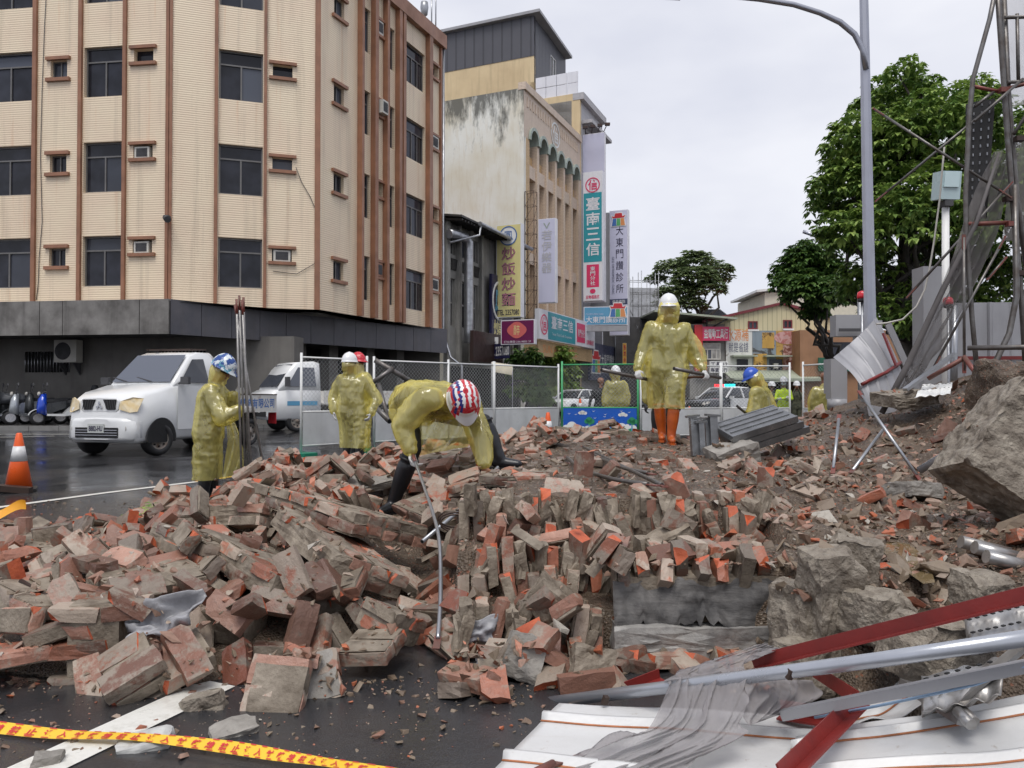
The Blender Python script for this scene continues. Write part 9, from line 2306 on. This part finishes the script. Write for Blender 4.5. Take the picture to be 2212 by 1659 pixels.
for s_ in (-1, 1):
    q = MB(); q.obox((-2.25, s_*0.80, 0.72), (1.92, 0, 0), (0, s_*0.035, 0), (0, 0, 0.37)); sw2 = part(q, 'bed_side', M_BED, VAN)
    q = MB(); q.obox((-2.26, s_*0.795, 1.09), (1.94, 0, 0), (0, s_*0.045, 0), (0, 0, 0.025)); o = part(q, 'bed_rail', M_DRUST, VAN)
    for k in range(4):
        q = MB(); q.box((-0.5-0.52*k, s_*0.845, 0.77), (0.05, 0.02, 0.12)); part(q, 'hinge', M_BED, VAN)
for x_, nm in ((-2.29, 'tailgate'), (-0.37, 'bed_front')):
    q = MB(); q.obox((x_, -0.80, 0.72), (0.035, 0, 0), (0, 1.6, 0), (0, 0, 0.37 if nm == 'tailgate' else 0.75)); part(q, nm, M_BED, VAN)
q = MB(); lettering(q, '久大營造有限公司', Vector((-0.45, 0.838, 0.80)), Vector((-1, 0, 0)), UP, 1.7, 0.22, 0, 0.02); part(q, 'bed_lettering', M_BLUEI, VAN)
q = MB(); q.obox((-2.2, -0.35, 0.42), (3.6, 0, 0), (0, 0.7, 0), (0, 0, 0.28)); part(q, 'chassis', M_BLACK, VAN)
for s_ in (-1, 1):
    wheel(VAN, 1.42, s_*0.69, 0.295, 0.19, steer=R(-12)); wheel(VAN, -1.35, s_*0.69, 0.295, 0.19)
    q = MB(); q.obox((-2.27, s_*0.62, 0.45), (0.02, 0, 0), (0, s_*0.2, 0), (0, 0, 0.25)); part(q, 'tail_lamp', M_REDI, VAN)
VAN.scale = (1.07, 1.07, 1.07); VAN.location.x -= 0.12
# --- simpler cars farther off
def car(name, label, cat, loc, fwd, L, Wd, Ht, paint, kind='suv', lamp_on=False, door=None, plate=None):
    v = Vector((fwd[0], fwd[1], 0)).normalized(); t = thing(name, label, cat, (loc[0], loc[1], 0), math.atan2(v.y, v.x)); h, w = Ht, Wd/2
    zb = 0.22*Ht/1.6; belt = h*0.60
    b = MB(); S = [(0.5, .30, .44, .72, .68), (0.485, .17, .52, .88, .82), (0.44, .14, .57, .96, .88), (0.30, .14, .615, 1, .93), (0.16, .14, .64, 1, .95), (-0.2, .14, .65, 1, .95), (-0.40, .14, .66, 1, .92), (-0.48, .18, .62, .93, .85), (-0.5, .28, .55, .82, .78)]
    b.rings([ring_sec(x*L, a*h, c*h, q*w, r_*w, 0.05*h, 0.02) for x, a, c, q, r_ in S]); part(b, 'body', paint, t)
    b = MB(); G = [(0.19, .60, .645, .9, .88), (0.08, .60, .86, .9, .76), (0.0, .60, .955, .9, .70), (-0.12, .60, .985, .9, .68), (-0.30, .60, .95, .9, .68), (-0.42 if kind == 'suv' else -0.40, .60, .82 if kind == 'suv' else .72, .88, .70), (-0.47, .60, .66, .84, .76)]
    b.rings([ring_sec(x*L, a*h, c*h, q*w, r_*w, 0.02*h) for x, a, c, q, r_ in G]); part(b, 'glasshouse', M_CGL, t)
    b = MB(); RF = [(0.02, .935, .968, .69, .66), (-0.02, .94, .985, .70, .66), (-0.12, .95, 1.0, .695, .64), (-0.30, .94, .97, .69, .63), (-0.36, .90, .925, .69, .62)]
    b.rings([ring_sec(x*L, a*h, c*h, q*w, r_*w, 0.008*h) for x, a, c, q, r_ in RF]); part(b, 'roof', paint if door is None else M_CARW, t)
    for s_ in (-1, 1):
        for xa, za, ya, xb, zb2, yb in ((0.185, .645, .90, 0.02, .955, .715), (-0.13, .64, .925, -0.13, .96, .70), (-0.46, .66, .86, -0.34, .93, .69)):
            q = MB(); q.bar((xa*L, s_*ya*w, za*h), (xb*L, s_*yb*w, zb2*h), 0.07, 0.06); part(q, 'pillar', paint if door is None else M_CARW, t)
        q = MB(); q.prism([Vector((x*L, s_*y*w, z*h)) for x, y, z in ((0.498, .52, .46), (0.495, .66, .44), (0.45, .86, .49), (0.455, .84, .545), (0.485, .56, .52))], (0.03, s_*0.01, 0.0)); part(q, 'headlight', M_LENS, t)
        q = MB(); q.box((0.14*L, s_*(w+0.1), 0.66*h), (0.10, 0.2, 0.13)); part(q, 'mirror', M_CARW if door else paint, t)
        for x in (0.31, -0.30):
            q = MB(); q.prism([Vector((x*L+math.cos(a)*0.40, s_*(w+0.006), 0.31+math.sin(a)*0.40)) for a in [math.pi*k/14 for k in range(15)]] + [Vector((x*L-0.4, s_*(w+0.006), 0.22)), Vector((x*L+0.4, s_*(w+0.006), 0.22))], (0, s_*0.004, 0)); part(q, 'wheel_well', M_BLACK, t)
            wheel(t, x*L, s_*(w-0.08), 0.33, 0.22, M_CHROME)
        if door:
            q = MB(); q.obox((-0.28*L, s_*(w+0.004), 0.22*h), (0.42*L, 0, 0), (0, s_*0.012, 0), (0, 0, 0.42*h)); part(q, 'door', door, t)
    q = MB(); q.prism([Vector((0.503*L, y*w, z*h)) for y, z in ((-.42, .30), (.42, .30), (.46, .50), (-.46, .50))], (0.02, 0, 0)); gr = part(q, 'grille', M_BLACK, t)
    for k in range(4):
        q = MB(); q.box((0.503*L+0.022, 0, (0.33+0.045*k)*h), (0.01, 0.8*w, 0.015)); o = part(q, 'grille_bar', M_CHROME, t); o.parent = gr
    q = MB(); q.box((0.503*L+0.035, 0, 0.27*h), (0.012, 0.38, 0.13)); part(q, 'number_plate', M_PLATE, t)
    return t
p = PG(1240, 893); p = P(1240, 855, 47); car('parked_car', 'white coupe-like car parked behind the fence left of the painted barrier', 'car', (p.x, 47), (-0.62, -0.78), 4.6, 1.88, 1.56, M_CARW, 'coupe')
p = P(1455, 855, 44); car('parked_car', 'black car half hidden behind the tall worker', 'car', (p.x, 45), (-0.3, -0.95), 4.4, 1.8, 1.5, M_CARB)
p = P(1566, 855, 38); PC = car('police_car', 'police car with dark bonnet, white doors and flashing roof lights', 'car', (p.x, 38.5), (-0.78, -0.62), 4.5, 1.86, 1.62, M_CARB, door=M_CARW)
for s_, m_ in ((-1, (0.9, 0.03, 0.04)), (1, (0.02, 0.65, 0.75))):
    tt = NT('lit_beacon'); mm = tt.done(tt.pbr(m_, 0.2, emit=m_, estr=1.2)); q = MB(); q.obox((-0.32, s_*0.05, 1.62), (0.22, 0, 0), (0, s_*0.5, 0), (0, 0, 0.12)); part(q, 'roof_light', mm, PC)
# --- small white truck behind the fence
TF = Vector((-0.80, -0.6, 0)).normalized(); tp = P(700, 855, 26.0)
TK = thing('small_truck', 'small white cab-over truck behind the first fence panel', 'truck', (tp.x, tp.y, 0), math.atan2(TF.y, TF.x))
b = MB(); S = [(1.9, .45, .95, .74, .72), (1.86, .34, 1.06, .80, .78), (1.70, .32, 1.14, .83, .80), (1.40, .32, 1.18, .83, .81), (0.45, .32, 1.18, .83, .81)]
b.rings([ring_sec(x, a, c, q, r_, 0.06, 0.01) for x, a, c, q, r_ in S]); part(b, 'body', M_CARW, TK)
b = MB(); S = [(1.62, 1.12, 1.20, .80, .78), (1.30, 1.12, 1.72, .81, .74), (1.12, 1.12, 1.90, .81, .71), (0.6, 1.12, 1.94, .81, .71), (0.45, 1.12, 1.90, .81, .71)]
b.rings([ring_sec(x, a, c, q, r_, 0.04) for x, a, c, q, r_ in S]); part(b, 'cab', M_CARW, TK)
b = MB(); b.add([(1.63, 0.70, 1.22), (1.63, -0.70, 1.22), (1.16, -0.63, 1.83), (1.16, 0.63, 1.83)], [(0,1,2,3)]); b.v = [(x+0.02, y, z+0.02) for x, y, z in b.v]; part(b, 'windscreen', M_CGL, TK)
for s_ in (-1, 1):
    q = MB(); q.prism([Vector((x, s_*y, z)) for x, y, z in ((1.40, .825, 1.24), (1.08, .76, 1.76), (0.62, .755, 1.76), (0.58, .825, 1.24))], (0, s_*0.008, 0)); part(q, 'side_window', M_CGL, TK)
    q = MB(); q.lathe([(0.15, 0), (0.15, 0.02), (0.11, 0.03), (0.0, 0.02)], (1.86, s_*0.62, 0.86), 16, 'X'); part(q, 'headlight', M_LENS, TK)
    q = MB(); q.obox((0.55, s_*0.833, 0.72), (0.85, 0, 0), (0, s_*0.004, 0), (0, 0, 0.12)); part(q, 'side_decal', M_CYANB, TK)
    wheel(TK, 1.1, s_*0.72, 0.3, 0.2); wheel(TK, -1.4, s_*0.72, 0.3, 0.2)
    q = MB(); q.obox((-2.2, s_*0.80, 0.75), (2.55, 0, 0), (0, s_*0.04, 0), (0, 0, 0.38)); part(q, 'bed_side', M_BED, TK)
q = MB(); q.obox((1.90, -0.6, 0.42), (0.03, 0, 0), (0, 1.2, 0), (0, 0, 0.2)); part(q, 'bumper_grille', M_BLACK, TK)
q = MB(); q.obox((-2.2, -0.8, 0.72), (2.55, 0, 0), (0, 1.6, 0), (0, 0, 0.05)); part(q, 'bed_floor', M_BED, TK)
q = MB(); q.box((1.45, 0.98, 1.36), (0.08, 0.2, 0.26)); part(q, 'mirror', M_SOFF, TK)
TK.scale = (1.17, 1.17, 1.17)
# --- scooters on the pavement
def scooter(label, loc, rz, paint, shield, cover=False, tint=None):
    t = thing('scooter', label, 'scooter', (loc[0], loc[1], loc[2]), rz, group='scooters parked on the pavement')
    for x in (0.62, -0.62):
        b = MB(); n = 20; rr = lambda q: [[Vector((x+math.cos(a)*r_, y, 0.22+math.sin(a)*r_)) for a in [2*math.pi*k/n for k in range(n)]] for r_, y in q]
        b.rings(rr([(0.14, -0.05), (0.20, -0.05), (0.22, 0), (0.20, 0.05), (0.14, 0.05)]), 0, True, True); w = part(b, 'wheel', M_TYRE, t)
        b = MB(); b.rings(rr([(0.13, -0.054), (0.13, 0.054)]), 0, True, True); o = part(b, 'rim', M_CHROME, t); o.parent = w
    b = MB(); b.rings([[Vector((x, y*w, z)) for y, z in ((-1, z0), (-1.0, (z0+z1)/2), (-0.7, z1), (0.7, z1), (1, (z0+z1)/2), (1, z0))] for x, z0, z1, w in ((0.66, 0.34, 0.52, 0.08), (0.62, 0.36, 0.78, 0.17), (0.54, 0.34, 0.92, 0.20), (0.46, 0.3, 0.95, 0.17), (0.42, 0.3, 0.92, 0.12))]); part(b, 'front_shield', shield, t)
    b = MB(); b.rings([[Vector((x, y*w, z)) for y, z in ((-1, z0), (-1, z1), (1, z1), (1, z0))] for x, z0, z1, w in ((0.42, 0.28, 0.34, 0.17), (0.0, 0.26, 0.33, 0.19), (-0.15, 0.28, 0.50, 0.17), (-0.30, 0.32, 0.66, 0.16), (-0.75, 0.50, 0.72, 0.12), (-0.88, 0.62, 0.72, 0.06))], 0, True, True, False); part(b, 'body', paint, t)
    b = MB(); b.rings([[Vector((x, y*w, z)) for y, z in ((-1, z0), (-0.8, z1), (0.8, z1), (1, z0))] for x, z0, z1, w in ((-0.12, 0.66, 0.74, 0.10), (-0.3, 0.68, 0.78, 0.14), (-0.8, 0.72, 0.82, 0.12))], 0, True, True, False); part(b, 'seat', M_CLO_B, t)
    b = MB(); b.tube([(0.46, -0.33, 1.0), (0.5, -0.15, 0.98), (0.5, 0.15, 0.98), (0.46, 0.33, 1.0)], 0.02, 7); part(b, 'handlebar', M_SOFF, t)
    b = MB(); b.tube([(0.5, 0, 0.97), (0.55, 0, 0.6), (0.62, 0, 0.24)], 0.03, 7); part(b, 'fork', M_SOFF, t)
    b = MB(); b.lathe([(0.0, -0.02), (0.075, 0.0), (0.07, 0.05), (0.0, 0.07)], (0.575, 0, 0.93 if not tint else 0.72), 14, 'X'); part(b, 'headlight', M_LENS, t)
    b = MB(); b.rings([[Vector((0.62+math.cos(a)*r_, y, 0.22+math.sin(a)*r_)) for a in [math.pi*(0.1+0.75*k/10) for k in range(11)]] for r_, y in ((0.25, -0.07), (0.27, 0), (0.25, 0.07))], 0, False, False); part(b, 'front_mudguard', paint, t)
    for s_ in (-1, 1):
        b = MB(); b.tube([(0.48, s_*0.25, 1.0), (0.46, s_*0.30, 1.18)], 0.008, 5); b.box((0.45, s_*0.31, 1.21), (0.03, 0.13, 0.09), (0.3*s_, 0, 0)); part(b, 'mirror', M_SOFF, t)
    b = MB(); b.tube([(-0.2, 0.12, 0.28), (-0.22, 0.2, 0.02)], 0.012, 5); part(b, 'stand', M_SOFF, t)
    if cover:
        c = Caps(); c.chain([(0.5, -0.25, 1.0), (0.5, 0.25, 1.0)], [0.1, 0.1]); c.chain([(0.5, 0, 1.0), (0.1, 0, 0.8), (-0.3, 0, 0.78)], [0.16, 0.17, 0.16]); c.chain([(0.46, 0, 0.9), (0.4, 0, 0.55)], [0.2, 0.2])
        V, N, Fc = remesh(c.mesh(), 0.03, 3); V = V + N*(0.03*fbm(V*7, 2))[:, None]; mesh_np('rain_cover', V, Fc, mat('grey_rain_cover', (0.06, 0.065, 0.075), 0.55, var=0.3), t, None, True)
    return t
M_SCB = mat('blue_scooter_paint', (0.01, 0.06, 0.50), 0.2, var=0.1, coat=0.5); M_SCG = mat('grey_scooter_paint', (0.07, 0.075, 0.08), 0.3, var=0.2); M_SCS = mat('silver_scooter_paint', (0.42, 0.45, 0.48), 0.25, 0.3, var=0.15)
for u, y, a, pm, sm, cv_, lab in ((18, 26.9, -62, M_SCS, M_SCS, True, 'silver scooter under a dark rain cover at the left edge'), (78, 27.0, -68, M_SCG, M_SCS, False, 'dark scooter with silver front shield between the other two'), (136, 26.9, -64, M_CARW, M_SCB, False, 'bright blue scooter nearest to the white van'), (-45, 27.0, -65, M_SCG, M_SCG, False, 'dark scooter cut off by the left picture edge'), (50, 27.6, -60, M_SCG, M_SCG, False, 'dark scooter squeezed behind the covered one'), (108, 27.6, -66, M_SCS, M_SCG, False, 'silver tailed scooter behind the blue one')):
    q = P(u, 855, y); so_ = scooter(lab, (q.x, q.y, 0.14), R(a-78), pm, sm, cv_); so_.scale = (1.2, 1.45, 1.15)
b = MB(); q = P(205, 840, 27.2); b.lathe([(0.02, 0.14), (0.09, 0.12), (0.13, 0.03), (0.13, -0.04), (0.11, -0.1)], q, 16); tag(b.build('riding_helmet', M_CLO_B), 'black riding helmet on a scooter mirror behind the van bonnet', 'helmet')
# ------------------------------------------------------------------ site fence, barrier, cones
M_FWH = mat('white_fence_tube', (0.70, 0.71, 0.70), 0.4, var=0.15, vs=4)
M_FPAN = mat('white_fence_board', (0.58, 0.59, 0.60), 0.35, var=0.25, vs=1.6, streak=0.25)
M_WIRE = mat('galvanised_wire', (0.42, 0.43, 0.43), 0.4, 0.6, var=0.2)
M_GRNF = mat('green_fence_tube', (0.06, 0.36, 0.14), 0.4, var=0.2); M_GRNB = mat('green_plastic_foot', (0.0, 0.20, 0.115), 0.4, var=0.2)
def fence_panel(label, a, b_, mid=(), lower=M_FPAN, tube=M_FWH, z0=0.25, zm=0.86, z1=1.85, feet=(True, True), mesh=True, post_up=0.08):
    a, b_ = Vector((a[0], a[1], 0)), Vector((b_[0], b_[1], 0)); d = (b_-a); L = d.length; d.normalize(); n = Vector((d.y, -d.x, 0))
    t = thing('fence_panel', label, 'fence', tuple(a), group='mesh fence round the collapse')
    for s in [0, L] + list(mid):
        b = MB(); b.tube([a + d*s + UP*0.05, a + d*s + UP*(z1+post_up)], 0.024, 8); b.build('post', tube, t)
    for z in (z0, zm, z1):
        b = MB(); b.tube([a + UP*z, b_ + UP*z], 0.018, 7); b.build('rail', tube, t)
    if lower is not None:
        b = MB(); b.obox(a + d*0.03 + UP*(z0+0.02) + n*0.004, d*(L-0.06), n*0.012, UP*(zm-z0-0.04)); b.build('lower_board', lower, t)
    if mesh:
        b = MB(); hgt = z1-zm; st = 0.085
        k = -hgt
        while k < L:
            for sg in (1, -1):
                s0, s1 = (k, k+hgt) if sg == 1 else (k+hgt, k); zz0, zz1 = zm, z1
                def cl(s): return max(0.0, min(L, s))
                c0, c1 = cl(s0), cl(s1); f0 = (c0-s0)/(s1-s0); f1 = (c1-s0)/(s1-s0)
                if abs(c1-c0) < 0.02: continue
                b.tube([a + d*c0 + UP*(zz0+(zz1-zz0)*f0) + n*(0.003*sg), a + d*c1 + UP*(zz0+(zz1-zz0)*f1) + n*(0.003*sg)], 0.0032, 3, caps=False)
            k += st
        m = b.build('chain_link', M_WIRE, t); m['kind'] = 'stuff'
    for on, s in zip(feet, (0, L)):
        if on:
            c = a + d*s; b = MB(); b.prism([c + d*x*0.19 + n*y*0.30 + UP*0.125 for x, y in ((-0.7, -1), (0.7, -1), (1, -0.8), (1, 0.8), (0.7, 1), (-0.7, 1), (-1, 0.8), (-1, -0.8))], UP*-0.124); b.build('foot', M_GRNB if tube is M_FWH else M_GRNF, t)
    return t
fp_ = [Vector((-3.81, 13.9)), Vector((-2.84, 15.05)), Vector((-2.73, 15.2)), Vector((-0.42, 17.45)), Vector((1.14, 18.9))]
fence_panel('mesh fence panel nearest the white truck, leftmost', fp_[0], fp_[1])
fence_panel('long mesh fence panel behind the bending worker', fp_[2], fp_[3], mid=(1.9,), feet=(True, False))
fence_panel('mesh fence panel left of the painted barrier', fp_[3]+Vector((0.02, 0.02)), fp_[4], feet=(False, False))
q0, q1 = P(1214, 855, 17.6), P(1378, 855, 17.3)
GB = fence_panel('green framed barrier painted with blue sky, clouds and trees', (q0.x, q0.y), (q1.x, q1.y), lower=None, tube=M_GRNF, z0=0.32, zm=0.88, z1=1.86)
d = Vector((q1.x-q0.x, q1.y-q0.y, 0)); L = d.length; d.normalize(); n = Vector((d.y, -d.x, 0)); a = Vector((q0.x, q0.y, 0))
b = MB(); b.obox(a + d*0.03 + UP*0.33, d*(L-0.06), n*0.012, UP*0.54); b.build('picture_board', mat('blue_picture_paint', (0.01, 0.10, 0.48), 0.35, var=0.15, vs=2), GB)
def blob(pts, o): return [a + d*x + UP*z + n*o for x, z in pts]
def circ(cx, cz, r, o, m, nm, sx=1.0, half=False):
    q = MB(); N_ = 18; q.prism(blob([(cx+math.cos(t)*r*sx, cz+math.sin(t)*r) for t in [(math.pi if half else 2*math.pi)*k/N_ for k in range(N_+(1 if half else 0))]], o), n*0.002); return q.build(nm, m, GB)
rg = random.Random(3)
M_HILL = mat('green_picture_paint', (0.03, 0.27, 0.12), 0.4, var=0.15)
for k in range(13): circ(0.1+0.125*k, 0.40+0.05*math.sin(k*1.3), 0.09+0.03*math.sin(k*2.1), 0.0125+0.0002*k, M_WHITE, 'painted_cloud')
for cx, cz, r in ((0.42, 0.76, 0.035), (0.47, 0.77, 0.045), (0.53, 0.755, 0.035), (1.32, 0.72, 0.035), (1.38, 0.735, 0.045), (1.44, 0.715, 0.035)): circ(cx, cz, r, 0.0125, M_WHITE, 'painted_cloud', 1.3)
for k in range(7): circ(0.14+0.24*k, 0.335, 0.085+0.03*(k % 2), 0.016, M_HILL, 'painted_hill', 1.25, True)
for cx in (0.62, 1.58):
    q = MB(); q.prism(blob([(cx-0.015, 0.36), (cx+0.02, 0.36), (cx+0.012, 0.55), (cx-0.012, 0.55)], 0.018), n*0.002); q.build('painted_trunk', M_CYANB, GB)
    for dx, dz, r in ((0, 0.60, 0.07), (-0.06, 0.57, 0.05), (0.07, 0.57, 0.055), (0.02, 0.54, 0.05)): circ(cx+dx, dz, r, 0.0185, M_HILL, 'painted_crown')
for k in range(11):
    cx, cz = 0.12+0.2*(k % 5)+rg.uniform(0, 0.2)+(0.5 if k > 5 else 0), 0.62+0.2*rg.random()
    if cx > 1.6: continue
    q = MB(); q.prism(blob([(cx-0.04, cz+0.02), (cx, cz), (cx+0.035, cz+0.03), (cx, cz+0.012)], 0.0128), n*0.002); q.build('painted_bird', M_WHITE, GB)
w0, w1, w2, w3 = P(1384, 855, 17.3), P(1556, 855, 18.1), P(1706, 855, 18.0), P(1735, 855, 17.6)
fence_panel('mesh fence panel behind the tall worker', (w0.x, w0.y), (w1.x, w1.y), feet=(True, False))
fence_panel('mesh fence panel behind the blue helmeted worker', (w1.x+0.03, w1.y), (w2.x, w2.y), feet=(False, False))
w4 = P(1815, 855, 16.6); fence_panel('mesh fence panel in front of man with dark cap', (w3.x, w3.y), (w4.x, w4.y), feet=(False, False), z0=0.3)
for lab, p_, q_, r_ in (('thick dark tube leaning on the fence, upper', (810, 778, 14.6), (905, 835, 14.9), 0.05), ('thick dark tube leaning on the fence, crossing it', (800, 830, 14.5), (850, 795, 14.6), 0.045), ('thick dark tube resting low against the fence', (800, 868, 14.2), (842, 910, 13.6), 0.05), ('dark tube beside the low one at the fence', (818, 830, 14.3), (838, 905, 13.8), 0.04)):
    pipe(lab, [P(*p_), P(*q_)], r_, M_POLE)
M_CONE = mat('orange_traffic_cone', (0.80, 0.11, 0.015), 0.35, var=0.12, vs=5); M_CBAND = mat('white_reflective_band', (0.70, 0.70, 0.70), 0.35, var=0.2, vs=12)
def cone(label, loc, h=0.7, dirt=False):
    t = thing('traffic_cone', label, 'traffic cone', tuple(loc), group='traffic cones')
    k = h/0.7; b = MB(); pr = lambda z: (0.155 - 0.125*z/0.7)*k
    b.lathe([(pr(0.03), 0.03*k), (pr(0.36), 0.36*k), (pr(0.54), 0.54*k), (pr(0.69), 0.69*k), (pr(0.69)*0.7, 0.70*k)], loc, 24); b.build('cone_body', M_CONE, t)
    b = MB(); b.lathe([(pr(0.36)+0.003, 0.36*k), (pr(0.54)+0.003, 0.54*k)], loc, 24); b.build('band', M_CBAND, t)
    b = MB(); c = Vector(loc); b.box(c + UP*0.017*k, (0.38*k, 0.38*k, 0.03*k), (0, 0, 0.5)); b.build('base', M_TYRE, t)
    return t
cone('large orange cone with white band on the road at left', PG(40, 1060))
cone('orange cone with white band behind the rubble by the painted barrier', P(1183, 0, 16.3).xy.to_3d(), 0.8)
cone('small far orange cone in front of the police car', P(1486, 0, 33).xy.to_3d())
cone('far orange cone top seen over the painted barrier', P(1252, 0, 40).xy.to_3d(), 1.0)
bk = MB(); q = PG(40, 1060); bk.box(q + Vector((0.05, -0.22, 0.05)), (0.45, 0.1, 0.07), (0.05, 0.1, 0.1)); tag(bk.build('wood_block', M_DRUST), 'dark timber block at the foot of the large cone', 'timber')
b = MB(); q0 = P(1062, 782, 24); q1 = P(1107, 788, 24); b.rings([[q0, q1], [q0 + Vector((0.02, -0.5, -0.12)), q1 + Vector((0, -0.5, -0.14))], [q0 + Vector((0.05, -0.52, -0.32)), q1 + Vector((-0.02, -0.52, -0.34))]], 0, False, False)
AW = thing('stall_awning', 'small cream canvas awning on poles beyond the fence', 'awning', (q0.x, 24, 0)); b.build('canvas', mat('cream_canvas', (0.50, 0.45, 0.34), 0.7, var=0.2), AW)
for qq in (q0, q1):
    b = MB(); b.tube([qq, Vector((qq.x, qq.y, 0))], 0.015, 5); b.build('pole', M_STEEL, AW)
